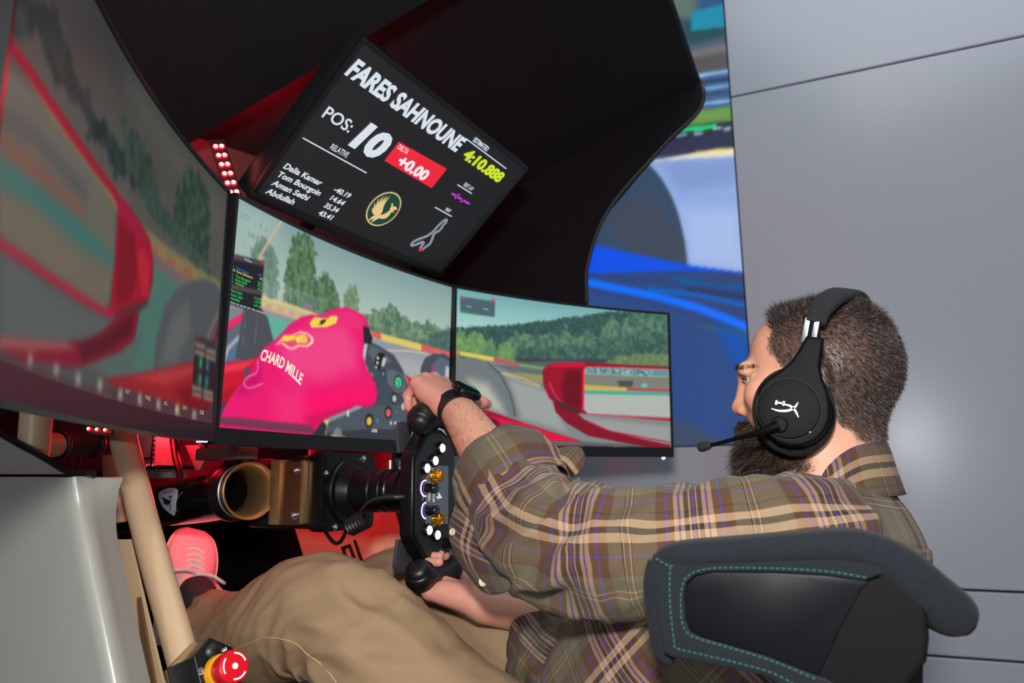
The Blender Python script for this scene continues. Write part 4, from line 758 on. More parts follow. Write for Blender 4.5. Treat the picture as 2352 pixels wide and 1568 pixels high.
# LED video wall
vw = thing('video_wall', 'large video wall showing a blue racing car, set in the grey wall', 'screen', (-1.3, WD, ZL))
nx, ny = 330, 330
gx = np.linspace(-1.75, XE - 0.004, nx); gz = np.linspace(ZL + 0.004, 3.3, ny)
XX, ZZ = np.meshgrid(gx, gz)
V = np.stack([XX, np.full(XX.shape, WD + 0.004), ZZ], -1).reshape(-1, 3)
idx = np.arange(nx*ny).reshape(ny, nx)
Fq = np.stack([idx[:-1, :-1], idx[:-1, 1:], idx[1:, 1:], idx[1:, :-1]], -1).reshape(-1, 4)
def grid_picture(name, V, Fq, rgb, m, parent, smooth=True):
    o = add(name, V, Fq.tolist(), m, parent, smooth=smooth)
    at_ = o.data.attributes.new('picture', 'FLOAT_COLOR', 'POINT')
    at_.data.foreach_set('color', np.concatenate([rgb.reshape(-1, 3), np.ones((rgb.size//3, 1))], 1).astype(np.float32).ravel())
    return o
rgb = paint(PIC_WALL, XX*1000, ZZ*1000, 3500, 4, 0.6)
grid_picture('screen', V, Fq, rgb, picture_mat('video_wall_picture', 1.0, 0.6, 0.15), vw)
MB().box(WORLD, ((-1.75 + XE)/2, WD + 0.03, (ZL + 3.3)/2), (XE + 1.75 - 0.008, 0.045, 3.3 - ZL - 0.008)).build('housing', mat('black_plastic', (24, 24, 26), 0.45, noise=0.1), vw, smooth=0)

# ------------------------------------------------------------------ black hood round the monitors
M_felt = mat('black_felt', (24, 25, 29), rough=0.95, spec=0.1, noise=0.5, nscale=700, bump=0.8, bscale=900, sheen=0.03)
hood = thing('monitor_hood', 'black felt-lined hood arching over the monitors', 'hood', (-0.7, 1.1, 1.2))
def sheet(name, A, B, t=0.012, n=12, out=(0, 0, 1), m=None):
    """a thick sheet between two polylines of equal length"""
    A = np.asarray(A, float); B = np.asarray(B, float); k = len(A); V = []; Fc = []
    out = np.asarray(out, float)*t
    for off in (np.zeros(3), out):
        for i in range(k):
            for j in range(n + 1): V.append(A[i] + (B[i] - A[i])*j/n + off)
    q = k*(n + 1)
    for s in (0, 1):
        for i in range(k - 1):
            for j in range(n):
                f = (s*q + i*(n+1) + j, s*q + i*(n+1) + j + 1, s*q + (i+1)*(n+1) + j + 1, s*q + (i+1)*(n+1) + j)
                Fc.append(f if s else f[::-1])
    for i in range(k - 1):
        for j in (0, n):
            a = i*(n+1) + j; b = (i+1)*(n+1) + j; Fc.append((a, b, b + q, a + q))
    for j in range(n):
        for i in (0, k - 1):
            a = i*(n+1) + j; Fc.append((a, a + 1, a + 1 + q, a + q))
    return add(name, V, Fc, m or M_felt, hood, smooth=False)
front = [(-1.18, 0.02, 1.36), (-1.18, 0.92, 1.475), (-1.18, 0.95, 1.60), (-1.18, 1.30, 1.66), (-1.18, 1.94, 1.62)]
rim = [(-0.26, 0.02, 1.62), (-0.26, 0.92, 1.74), (-0.26, 0.96, 1.86), (-0.262, 1.30, 1.975), (-0.262, 1.94, 1.972)]
sheet('roof_panel', [front[0], front[1]], [rim[0], rim[1]])
sheet('roof_panel', [front[1], front[2]], [rim[1], rim[2]], m=mat('dark_grey_board', (70, 66, 66), 0.7))
sheet('roof_panel', [front[2], front[3]], [rim[2], rim[3]])
sheet('roof_panel', [front[3], front[4]], [rim[3], rim[4]])
sheet('front_panel', [(-1.18, 0.02, 0.86), (-1.18, 1.95, 0.86)], [(-1.18, 0.02, 1.06), (-1.18, 1.95, 1.06)], out=(-1, 0, 0))
sheet('front_panel', [(-1.18, 0.02, 1.06), (-1.18, 1.95, 1.06)], [(-1.18, 0.02, 1.66), (-1.18, 1.95, 1.66)], out=(-1, 0, 0), m=mat('dark_grey_board', (70, 66, 66), 0.7))
# far side wall with its swept edge
edge = [(-1.18, 1.0), (-0.64, 1.0), (-0.615, 1.30), (-0.606, 1.387), (-0.60, 1.50), (-0.588, 1.565), (-0.53, 1.652), (-0.44, 1.742), (-0.36, 1.817), (-0.30, 1.862), (-0.272, 1.886), (-0.256, 1.912), (-0.252, 1.940), (-0.256, 1.968), (-0.262, 1.99), (-0.40, 1.95), (-1.18, 1.64)]
FS = Fr((0, 1.93, 0), (1, 0, 0), (0, 0, 1), (0, 1, 0))
MB().prism(FS, edge, -0.012, 0.016, bev=0.008, seg=3).build('side_panel', M_felt, hood, smooth=40)
MB().tube([(-0.606, 1.925, 1.387), (-0.598, 1.925, 1.50), (-0.53, 1.925, 1.652), (-0.36, 1.925, 1.817), (-0.272, 1.925, 1.886), (-0.250, 1.925, 1.940), (-0.262, 1.90, 1.985), (-0.262, 1.60, 1.990), (-0.262, 1.30, 1.98)], 0.007, 8, sub=8).build('edge_trim', mat('black_rubber', (20, 20, 22), 0.6), hood)

# ------------------------------------------------------------------ monitors
M_bez = mat('black_bezel', (20, 20, 23), rough=0.38, spec=0.5, noise=0.08)
M_back = mat('grey_plastic', (96, 96, 94), rough=0.45, noise=0.05)
PW, PH = 0.597, 0.336
def panel_fn(par, R):
    x, y, z, yaw, tilt = par
    ct, st, c, s = math.cos(tilt), math.sin(tilt), math.cos(yaw), math.sin(yaw)
    def f(px, py, off=0.0):
        """px from the left, py from the top (metres), off towards the viewer"""
        px = np.asarray(px, float); py = np.asarray(py, float)
        th = (px - PW/2)/R; rr = R - off
        a = rr*np.sin(th); dep = R - rr*np.cos(th); b = PH/2 - py
        lx = dep*ct - b*st; lz = dep*st + b*ct
        return np.stack(np.broadcast_arrays(x + lx*c - a*s, y + lx*s + a*c, z + lz), -1)
    return f
def curved_strip(mb, f, x0, x1, y0, y1, z0, z1, n=28):
    """a curved bar following the panel"""
    V = []; Fc = []
    for i in range(n + 1):
        px = x0 + (x1 - x0)*i/n
        for (py, off) in ((y0, z0), (y1, z0), (y1, z1), (y0, z1)): V.append(f(px, py, off))
    for i in range(n):
        for k in range(4):
            l = (k + 1) % 4; Fc.append((i*4 + k, i*4 + l, (i+1)*4 + l, (i+1)*4 + k))
    Fc.append((0, 1, 2, 3)[::-1]); Fc.append(tuple(n*4 + k for k in range(4)))
    mb.raw(V, Fc)
def letters(name, T, f, parent, size_fix=1.0, off=0.0012):
    """lettering on a display; T: (text, (x, y) of the lower left corner, height in mm, colour)"""
    for body, (x, y), hmm, col in T:
        V, Fc = text_mesh(body, hmm/1000*1.35*size_fix, bold=0.01)
        if not len(V): continue
        P = f(V[:, 0] + x, y - V[:, 1], off)
        add(name, P, Fc, emis('glow_%02x%02x%02x' % tuple(col), tuple(col), 1.0), parent)
def monitor(label, par, R, ops, txt, seed, gain=1.0, blur=1.2):
    f = panel_fn(par, R)
    base = f(PW/2, PH + 0.03, -0.02)
    t = thing('curved_monitor', label, 'monitor', base, 'racing rig monitors')
    nx, ny = 500, 282
    sx, sy = np.meshgrid(np.linspace(0, PW, nx), np.linspace(0, PH, ny))
    V = f(sx, sy, 0.0).reshape(-1, 3)
    idx = np.arange(nx*ny).reshape(ny, nx)
    Fq = np.stack([idx[1:, :-1], idx[1:, 1:], idx[:-1, 1:], idx[:-1, :-1]], -1).reshape(-1, 4)
    rgb = paint(ops, sx*1000, sy*1000, PH*1000, seed, blur)
    scr = grid_picture('screen', V, Fq, rgb*gain, picture_mat('display_picture', 1.0), t)
    letters('screen_lettering', txt, f, scr)
    b = MB()
    curved_strip(b, f, -0.006, PW + 0.006, -0.0055, 0.0, -0.02, 0.003)           # top
    curved_strip(b, f, -0.006, 0.0, 0.0, PH, -0.02, 0.003, 2)                     # sides
    curved_strip(b, f, PW, PW + 0.006, 0.0, PH, -0.02, 0.003, 2)
    b.build('bezel', M_bez, t, smooth=25)
    b = MB(); curved_strip(b, f, -0.006, PW + 0.006, PH, PH + 0.024, -0.02, 0.003); b.build('chin', M_bez, t, smooth=25)
    b = MB(); curved_strip(b, f, -0.004, PW + 0.004, -0.003, PH + 0.022, -0.030, -0.004); b.build('housing', M_back, t, smooth=25)
    return t, f
mc, f_c = monitor('centre curved monitor showing a pink-gloved driver view, above the steering wheel', (-0.79, 1.0748, 1.1456, -0.067, -0.0362), 1.5, PIC_CENTER, TXT_CENTER, 1, 1.07)
mr, f_r = monitor('far right curved monitor showing forest, track and a red mirror', (-0.5725, 1.6265, 1.1427, -0.6517, -0.0348), 1.5, PIC_RIGHT, TXT_RIGHT, 2, 1.04)
ml, f_l = monitor('large dim left curved monitor nearest the viewer showing a red mirror', (-0.6411, 0.4997, 1.1483, 0.5673, -0.0024), 1.9459, PIC_LEFT, TXT_LEFT, 3, 0.66, 2.2)
# lettering along the sleeve of the pictured glove
V, Fc = text_mesh('CHARD MILLE', 0.0255, bold=0.035, sx=0.68)
a = math.radians(17); x, y = V[:, 0].copy(), V[:, 1].copy()
arc = -0.010*np.sin(np.clip(x/0.125, 0, 1)*math.pi)
add('screen_lettering', f_c(0.079 + x*math.cos(a) + y*math.sin(a), 0.229 + x*math.sin(a) - y*math.cos(a) + arc, 0.0012), Fc, emis('glow_cream', (246, 226, 206)), [c for c in mc.children if c.name.startswith('screen')][0])
# power lights on two of the monitors
M_pow = emis('white_status_light', (190, 215, 255), 2.5)
MB().lathe(Fr(f_r(PW - 0.022, PH + 0.024, 0.0), (0, 0, -1), (0, 1, 0)), [(0, 0.0045), (0.003, 0.0045), (0.0055, 0.0025), (0.006, 0.0002)], 12).build('power_light', M_pow, mr)
p = f_l(PW - 0.012, PH + 0.024, 0.002)
MB().tube([p + np.array([-0.012, -0.010, -0.001]), p + np.array([-0.002, -0.001, -0.001]), p + np.array([0.0, 0, 0.005])], 0.0009, 6, sub=1).build('power_light', M_pow, ml)

# overhead timing monitor
OW, OH = 0.53, 0.303
oc = np.array([-0.67, 1.08, 1.438]); oy, ot = -0.084, 0.828
o_wd = np.array([-math.sin(oy), math.cos(oy), 0]); o_nx = np.array([math.cos(oy), math.sin(oy), 0])
o_hd = np.array([0, 0, math.cos(ot)]) + o_nx*math.sin(ot); o_n = np.cross(o_wd, o_hd)
FO = Fr(oc - o_wd*OW/2 + o_hd*OH/2, o_wd, -o_hd, o_n)     # x right, y down, z towards the driver
om = thing('overhead_monitor', 'tilted black timing monitor with white and yellow lettering under the hood', 'monitor', FO.p(OW/2, OH, -0.03), 'racing rig monitors')
MB().box(FO, (OW/2, OH/2, -0.022), (OW, OH, 0.034), bev=0.004).build('housing', M_bez, om)
bz = MB()
for (x0, x1, y0, y1) in ((0, OW, 0, 0.008), (0, OW, OH - 0.014, OH), (0, 0.008, 0.008, OH - 0.014), (OW - 0.008, OW, 0.008, OH - 0.014)):
    bz.box(FO, ((x0+x1)/2, (y0+y1)/2, -0.001), (x1-x0, y1-y0, 0.008), bev=0.001)
bz.build('bezel', M_bez, om)
osc = MB().box(FO, (OW/2, OH/2 - 0.003, -0.003), (OW - 0.016, OH - 0.022, 0.004)).build('screen', emis('dark_display', (27, 27, 31), 0.55), om, smooth=0)
def otext(body, x, y, cap, col, bold=0.02, shear=0.0, sx=1.0, spacing=1.0, width=None):
    V, Fc = text_mesh(body, cap*1.37, bold, shear, sx, 'LEFT', spacing)
    if width: V[:, 0] *= width/(V[:, 0].max() - V[:, 0].min())
    V[:, 0] -= V[:, 0].min()
    P = np.stack([V[:, 0] + x, y - V[:, 1], np.full(len(V), 0.0004)], 1)
    add('screen_lettering', FO.m(P), Fc, emis('glow_%02x%02x%02x' % tuple(col), tuple(col), 1.0), osc)
def oline(x0, x1, y, wd=0.0022, col=(206, 216, 226)):
    add('screen_rule', FO.m([(x0, y - wd/2, 0.0004), (x1, y - wd/2, 0.0004), (x1, y + wd/2, 0.0004), (x0, y + wd/2, 0.0004)]), [(0, 3, 2, 1)], emis('glow_rule', col, 1.0), osc)
def opoly(name, pts, col, z=0.0003, st=1.0):
    P = FO.m([(x, y, z) for x, y in pts]); add(name, P, [tuple(range(len(P)))], emis('glow_%02x%02x%02x' % tuple(col), tuple(col), st), osc)
WH = (214, 224, 234)
otext('FARES SAHNOUNE', 0.012, 0.060, 0.030, WH, 0.045, 0.18, width=0.312)
otext('POS:', 0.024, 0.134, 0.021, WH, 0.015, width=0.062)
otext('10', 0.100, 0.148, 0.047, WH, 0.06, 0.18, width=0.076)
oline(0.0195, 0.171, 0.1775); otext('RELATIVE', 0.074, 0.1715, 0.0105, WH, 0.012, width=0.040)
for i, (nm, val) in enumerate((('Dalia Kamar', '-40.19'), ('Tom Bourgoin', '14.64'), ('Aman Sethi', '35.34'), ('Abdullah', '43.41'))):
    y = 0.2345 + i*0.0165
    otext(nm, 0.022, y, 0.0105, WH, 0.03, 0.15, width=(0.083, 0.094, 0.080, 0.060)[i])
    otext(val, (0.134, 0.139, 0.138, 0.138)[i], y - 0.002, 0.010, WH, 0.03, 0.15, width=(0.040, 0.034, 0.034, 0.034)[i])
opoly('delta_box', [(0.187, 0.102), (0.187, 0.1435), (0.3295, 0.1425), (0.3295, 0.096)], (236, 28, 52))
otext('DELTA', 0.193, 0.1135, 0.0095, (250, 214, 220), 0.02, 0, width=0.028)
otext('+0.00', 0.214, 0.138, 0.021, (246, 232, 236), 0.05, 0.05, width=0.086)
otext('ESTIMATED', 0.338, 0.026, 0.0095, WH, 0.03, 0, width=0.052)
oline(0.319, 0.473, 0.0300)
otext('4:10.888', 0.342, 0.062, 0.0225, (206, 226, 40), 0.05, 0.10, width=0.142)
otext('BEST LAP', 0.3985, 0.106, 0.0085, (190, 196, 206), 0.03, 0, width=0.032); oline(0.383, 0.436, 0.1105, col=WH)
otext('--:--.---', 0.386, 0.136, 0.017, (196, 40, 214), 0.05, 0.1, width=0.066)
otext('MAP', 0.402, 0.167, 0.008, (190, 196, 206), 0.03, 0, width=0.016); oline(0.372, 0.432, 0.1715, col=WH)
# track map
def oribbon(pts, wd, col, name='track_map', z=0.0004):
    Q = catmull(np.array(pts, float), 5); T = np.gradient(Q, axis=0); T /= np.linalg.norm(T, axis=1, keepdims=True) + 1e-9
    N = np.stack([-T[:, 1], T[:, 0]], 1)*wd/2; A = Q + N; B = Q - N; n = len(Q)
    P = FO.m([(x, y, z) for x, y in np.vstack([A, B])])
    add(name, P, [(i, i+1, n+i+1, n+i) for i in range(n-1)], emis('glow_map_%d' % col[0], col, 1.0), osc)
TM = [(0.4185, 0.190), (0.424, 0.183), (0.4295, 0.188), (0.4275, 0.197), (0.430, 0.203), (0.4285, 0.211), (0.4245, 0.216), (0.423, 0.222), (0.428, 0.232), (0.432, 0.244), (0.429, 0.250), (0.425, 0.260), (0.420, 0.264), (0.416, 0.258), (0.4145, 0.249), (0.409, 0.247), (0.403, 0.253), (0.394, 0.261), (0.388, 0.262), (0.386, 0.256), (0.392, 0.247), (0.402, 0.238), (0.411, 0.228), (0.4155, 0.216), (0.4165, 0.203), (0.4185, 0.190)]
oribbon(TM, 0.0052, (196, 206, 216)); oribbon(TM, 0.0026, (84, 92, 102), 'track_map', 0.0007)
opoly('track_marker', [(0.4195 + 0.0052*math.cos(a), 0.262 + 0.0052*math.sin(a)) for a in np.linspace(0, -2*math.pi, 17)[:-1]], (222, 40, 52), 0.0009)
# round phoenix crest
def oell(cx, cy, rx, ry, col, z, name='crest'):
    opoly(name, [(cx + rx*math.cos(a), cy + ry*math.sin(a)) for a in np.linspace(0, -2*math.pi, 41)[:-1]], col, z)
oell(0.2605, 0.2215, 0.0375, 0.0375, (206, 184, 128), 0.0003); oell(0.2605, 0.2215, 0.0345, 0.0345, (12, 62, 46), 0.0005)
GOLD = (226, 196, 136)
def feather(base, tip, wd, bend, z=0.0007, col=GOLD, name='crest_feather'):
    b = np.array(base); t = np.array(tip); d = t - b; n = np.array([-d[1], d[0]])
    c = [b + d*k + n*bend*math.sin(math.pi*k) for k in np.linspace(0, 1, 9)]
    wv = [wd*math.sin(math.pi*min(k*0.85 + 0.12, 1.0))**0.8 for k in np.linspace(0, 1, 9)]
    nn = n/np.linalg.norm(n)
    pts = [c[i] + nn*wv[i] for i in range(9)] + [c[i] - nn*wv[i] for i in range(8, -1, -1)]
    opoly(name, pts, col, z)
for k, (tx, ty) in enumerate(((0.2335, 0.2075), (0.2385, 0.2005), (0.245, 0.1965), (0.252, 0.195))):
    feather((0.262 - k*0.0005, 0.234 - k*0.002), (tx, ty), 0.0028, -0.16)
for tx, ty in ((0.2315, 0.2185), (0.2335, 0.2285)): feather((0.261, 0.237), (tx, ty), 0.0026, -0.12)
feather((0.262, 0.236), (0.246, 0.2535), 0.0035, 0.10); feather((0.264, 0.238), (0.2555, 0.2545), 0.003, 0.10)
feather((0.259, 0.240), (0.277, 0.2115), 0.0062, 0.26); feather((0.272, 0.2145), (0.2885, 0.2105), 0.0042, -0.1); feather((0.276, 0.2135), (0.285, 0.2185), 0.0028, 0.1)
feather((0.273, 0.212), (0.267, 0.2035), 0.0018, 0.1); feather((0.283, 0.2165), (0.290, 0.2185), 0.0012, 0.0, col=(206, 40, 44))
# carrier arms that hold the overhead monitor and the three displays
M_steel = mat('black_steel', (22, 22, 24), rough=0.4, metal=0.3, noise=0.1)
mf = thing('monitor_stand', 'black steel stand behind the centre monitor', 'stand', (-0.93, 1.07, 0.93))
for y in (0.97, 1.19): MB().box(WORLD, (-0.93, y, 1.13), (0.035, 0.035, 0.40), bev=0.004).build('upright', M_steel, mf)
MB().box(WORLD, (-0.93, 1.08, 1.31), (0.035, 0.30, 0.035), bev=0.004).build('crossbar', M_steel, mf)
MB().tube([(-0.93, 1.08, 1.31), (-0.88, 1.08, 1.40), FO.p(OW/2, OH/2, -0.04)], 0.014, 10).build('arm', M_steel, mf)
MB().cyl((-0.93, 1.075, 1.15), f_c(PW/2, PH/2, -0.031), 0.025).build('arm', M_steel, mf)
MB().tube([(-0.93, 0.97, 1.12), (-0.86, 0.66, 1.13), f_l(PW/2, PH/2, -0.031)], 0.018, 10).build('arm', M_steel, mf)
MB().tube([(-0.93, 1.19, 1.12), (-0.80, 1.62, 1.13), f_r(PW/2, PH/2, -0.031)], 0.018, 10).build('arm', M_steel, mf)

# red light strips
M_ledbase = mat('strip_tape', (44, 20, 22), rough=0.5)
M_led = emis('red_led', (255, 130, 110), 16.0)
M_ledhalo = emis('red_led_lens', (255, 10, 30), 5.0)
def led_strip(label, A, B, side, n, gap, rad=0.0032, cols=(-1, 1)):
    A = np.asarray(A, float); B = np.asarray(B, float); x = nrm(B - A); fr = Fr(A, x, side)
    L = np.linalg.norm(B - A)
    t = thing('led_strip', label, 'light strip', A)
    MB().box(fr, (L/2, 0, -0.002), (L + 0.012, gap*2.6, 0.002)).build('tape', M_ledbase, t, smooth=0)
    for i in range(n):
        for sgn in cols:
            c = fr.at((i + 0.5)*L/n, sgn*gap/2, 0.0)
            f2 = Fr(c.o, c.z, c.x)
            h = MB().lathe(f2, [(-0.001, rad*1.5), (0.0005, rad*1.5), (0.001, rad*1.2)], 14).build('led', M_ledhalo, t)
            MB().lathe(f2, [(0.0, rad), (0.0022, rad*0.9), (0.003, rad*0.4), (0.0031, 0.0001)], 12).build('led_core', M_led, h)
    return t
cdir = lambda P: nrm(C_POS - np.asarray(P, float))
A_, B_ = at(499, 326, 0.80), at(540, 452, 0.80)
led_strip('strip of paired red lights in the gap beside the overhead monitor', A_, B_, np.cross(nrm([0.8, -0.6, -0.1]), nrm(B_ - A_)), 6, 0.0088)
A_, B_ = at(195, 984, 0.70), at(252, 988, 0.70)
led_strip('short row of red lights under the left monitor', A_, B_, np.cross(nrm([0.5, -0.8, 0.2]), nrm(B_ - A_)), 3, 0.006, 0.0020, (0,))
# ------------------------------------------------------------------ the cockpit: steering, frame, duct, panels
def onpl(u, v, p0, n):
    r = C_FW + C_RT*((u - 1176)/FPX) - C_UP*((v - 784)/FPX)
    return C_POS + r*(np.dot(np.asarray(p0, float) - C_POS, n)/np.dot(r, n))
RX = np.array([0.99776, -0.06695, 0.0]); RY = np.array([0.06695, 0.99776, 0.0]); UZ = np.array([0, 0, 1.0])
M_blk = mat('black_anodised', (17, 17, 19), rough=0.34, metal=0.4, noise=0.1)
M_blkgl = mat('black_gloss', (10, 9, 10), rough=0.2, spec=0.6, coat=0.5, noise=0.1)
M_rub = mat('black_grip_rubber', (17, 17, 18), rough=0.42, spec=0.45, noise=0.1)
M_gold = mat('champagne_aluminium', (186, 152, 108), rough=0.36, metal=0.85, noise=0.05)
M_bronze = mat('bronze_aluminium', (104, 72, 52), rough=0.42, metal=0.75, noise=0.06)
M_brass = mat('polished_brass', (204, 168, 118), rough=0.37, metal=0.9, noise=0.05)
M_steelb = mat('bright_steel', (196, 198, 204), rough=0.22, metal=1.0, noise=0.05)
M_beige = mat('beige_paint', (196, 168, 134), rough=0.38, spec=0.45, noise=0.03, nscale=20)
M_white = mat('white_gelcoat', (150, 150, 143), rough=0.3, spec=0.5, noise=0.03, nscale=14)
def screw(fr, parent, r=0.004, m=None, name='bolt'):
    """hex socket screw, axis along the frame's x"""
    o = MB().lathe(fr, [(0, r*1.5), (r*0.2, r*1.5), (r*0.25, r*1.05), (r*0.9, r), (r*1.05, r*0.85), (r*1.05, r*0.5), (r*0.5, r*0.45), (r*0.5, 0.0001)], 14).build(name, m or M_steelb, parent)
    return o
# ---- steering motor
MO = Fr((-0.772, 1.070, 0.884), RX, RY, UZ)
wbase = thing('steering_motor', 'black steering motor on a champagne metal bracket behind the wheel', 'motor', MO.p(-0.06, 0, -0.07))
def rprism(fr, x0, x1, w, h, r, m, name, parent, bev=0.004):
    f2 = Fr(fr.o, fr.y, fr.z, fr.x)
    return MB().prism(f2, rounded(w, h, r), x0, x1, bev=bev).build(name, m, parent)
rprism(MO, -0.030, 0.0, 0.138, 0.130, 0.012, M_blk, 'flange', wbase)
rprism(MO, -0.175, -0.032, 0.118, 0.122, 0.006, M_blk, 'body', wbase)
MB().lathe(MO, [(0.0, 0.0565), (0.004, 0.0565), (0.006, 0.054), (0.006, 0.05), (0.0065, 0.046), (0.020, 0.039), (0.024, 0.0365), (0.062, 0.0355), (0.064, 0.0335), (0.066, 0.0335), (0.068, 0.035), (0.083, 0.035), (0.085, 0.033), (0.088, 0.0345), (0.096, 0.0345), (0.098, 0.033), (0.106, 0.033), (0.108, 0.036), (0.118, 0.036), (0.120, 0.032), (0.128, 0.031), (0.142, 0.030)], 48).build('hub', M_blk, wbase)
for (y, z, r) in ((-0.062, 0.030, 0.0036), (0.034, 0.056, 0.0038), (-0.036, -0.058, 0.0036), (0.060, -0.054, 0.0034), (0.062, 0.030, 0.003)):
    screw(MO.at(0.0, y, z), wbase, r)
for (y, z) in ((-0.052, 0.054), (0.056, 0.050), (-0.062, -0.052)):
    MB().lathe(MO.at(0.0, y, z), [(0.0, 0.0032), (0.0006, 0.0032), (0.0006, 0.0018), (0.0002, 0.0001)], 12).build('screw_hole', M_steel, wbase)
# bracket with two champagne edges and a bronze web
rprism(MO.at(0, 0, 0), -0.043, -0.034, 0.152, 0.104, 0.002, M_gold, 'bracket_plate', wbase, bev=0.002)
rprism(MO.at(-0.083, 0.0, 0), -0.028, -0.006, 0.152, 0.108, 0.002, M_gold, 'bracket_plate', wbase, bev=0.002)
MB().box(MO, (-0.066, -0.066, -0.002), (0.046, 0.012, 0.104), bev=0.001).build('bracket_web', M_bronze, wbase)
for z in (0.036, -0.037): screw(Fr(MO.p(-0.054, -0.0722, z), -RY, UZ), wbase, 0.005)
# quick release knob beside the hub
qk = MB().lathe(Fr(MO.p(0.100, 0.006, 0.034), UZ, RX), [(0, 0.006), (0.006, 0.006), (0.007, 0.010), (0.016, 0.011), (0.019, 0.009), (0.020, 0.0001)], 18).build('release_knob', mat('dark_blue_plastic', (28, 34, 48), 0.3), wbase)
MB().cyl(MO.p(0.092, -0.010, 0.036), MO.p(0.092, -0.010, 0.050), 0.004).build('brass_stud', M_brass, qk)
# coiled lead between wheel and motor
wc = thing('coiled_lead', 'black coiled cable hanging below the steering hub', 'cable', at(800, 1200, 1.02))
pts = [at(918, 1143, 1.0), at(890, 1142, 0.985), at(858, 1147, 0.975), at(838, 1160, 0.97), at(826, 1178, 0.97), at(822, 1195, 0.97)]
cc = MB().tube(pts, 0.0022, 8, sub=6).build('straight_lead', M_rub, wc)
cA, cB = at(842, 1192, 0.975), at(802, 1212, 0.975); ax = nrm(cB - cA); s1 = nrm(np.cross(ax, [0, 0, 1])); s2 = np.cross(ax, s1)
hel = [cA + (cB - cA)*k/72 + 0.0115*(s1*math.cos(k*2*math.pi/12) + s2*math.sin(k*2*math.pi/12)) for k in range(73)]
MB().tube(hel, 0.0030, 6, sub=1).build('coil', M_rub, wc)
MB().tube([at(796, 1208, 0.985), at(792, 1226, 0.99), at(782, 1243, 1.0), at(770, 1247, 1.01), at(758, 1236, 1.02), at(744, 1216, 1.03)], 0.0032, 8, sub=6).build('straight_lead', M_rub, wc)
MB().cyl(at(930, 1141, 1.004), at(880, 1142, 0.986), 0.0048, bev=0.001).build('plug', M_rub, wc)

# ---- steering wheel, turned a quarter: its left grip is on top
SWo = np.array([-0.600, 1.062, 0.877])
SW = Fr(SWo, -UZ, RY, RX)                    # x = wheel's right (now down), y = wheel's top (now away), z = to the driver
sw = thing('steering_wheel', 'black formula steering wheel with lit buttons, turned a quarter round', 'steering wheel', SW.p(0.14, 0, -0.02))
out = [(-0.058, -0.062), (0.058, -0.062), (0.066, -0.058), (0.098, -0.030), (0.106, -0.016), (0.106, 0.020), (0.095, 0.045), (0.070, 0.062), (-0.070, 0.062), (-0.095, 0.045), (-0.106, 0.020), (-0.106, -0.016), (-0.098, -0.030), (-0.066, -0.058)]
MB().prism(SW, out, -0.026, 0.0, bev=0.005, seg=3).build('body', M_blk, sw, smooth=40)
inn = [(x*0.93, y*0.9) for x, y in out]
plate = MB().prism(SW, inn, -0.002, 0.0022, bev=0.001).build('face_plate', mat('carbon_black', (30, 31, 34), rough=0.4, noise=0.4, nscale=700), sw, smooth=40)
MB().cyl(SW.p(0, 0, -0.026), SW.p(0, 0, -0.045), 0.034, 32).build('hub_flange', M_blk, sw)
for s in (-1, 1):
    g = MB().tube([SW.p(s*0.111, -0.054, 0.006), SW.p(s*0.119, -0.046, 0.004), SW.p(s*0.126, -0.026, 0.0), SW.p(s*0.130, 0.000, -0.002), SW.p(s*0.128, 0.026, 0.0), SW.p(s*0.120, 0.048, 0.002), SW.p(s*0.106, 0.058, -0.002)],
                  [0.0195, 0.0245, 0.0235, 0.0205, 0.020, 0.019, 0.014], 20, sub=8)
    # rounded free end
    e = SW.p(s*0.111, -0.054, 0.006); d = nrm(e - SW.p(s*0.119, -0.046, 0.004))
    g.lathe(Fr(e, d, RX), [(0.0, 0.0195), (0.005, 0.0182), (0.009, 0.0145), (0.0115, 0.009), (0.0122, 0.0005)], 20)
    g.build('grip', M_rub, sw, smooth=60)
    MB().tube([SW.p(s*0.092, 0.0, -0.012), SW.p(s*0.108, 0.002, -0.010), SW.p(s*0.122, 0.004, -0.004)], [0.013, 0.0115, 0.013], 14, sub=5).build('grip_arm', M_blk, sw)
    # shift paddles behind
    MB().prism(Fr(SW.p(s*0.088, -0.035, -0.040), SW.x*s, SW.y, SW.z), [(-0.02, -0.012), (0.018, -0.020), (0.030, -0.012), (0.030, 0.014), (0.016, 0.022), (-0.02, 0.012)], -0.003, 0.003, bev=0.0015).build('paddle', mat('grey_paddle', (74, 74, 80), 0.35, metal=0.3), sw)
    MB().prism(Fr(SW.p(s*0.080, 0.004, -0.036), SW.x*s, SW.y, SW.z), [(-0.015, -0.010), (0.018, -0.016), (0.026, -0.008), (0.026, 0.012), (0.010, 0.018), (-0.015, 0.012)], -0.003, 0.003, bev=0.0015).build('paddle', M_blk, sw)
def face(u, v):
    P = onpl(u, v, SW.p(0, 0, 0.0022), SW.z) - SW.o
    return float(np.dot(P, SW.x)), float(np.dot(P, SW.y))
def on_face(u, v, z=0.0022): x, y = face(u, v); return SW.at(x, y, z)
def fz(fr): return Fr(fr.o, fr.z, fr.x)              # a turning axis that leaves the face
M_lit = emis('white_button_light', (236, 244, 255), 3.0)
M_ring = emis('violet_ring_light', (196, 170, 255), 2.2)
M_knobgold = mat('gold_knob', (200, 146, 44), rough=0.25, metal=0.95, noise=0.05)
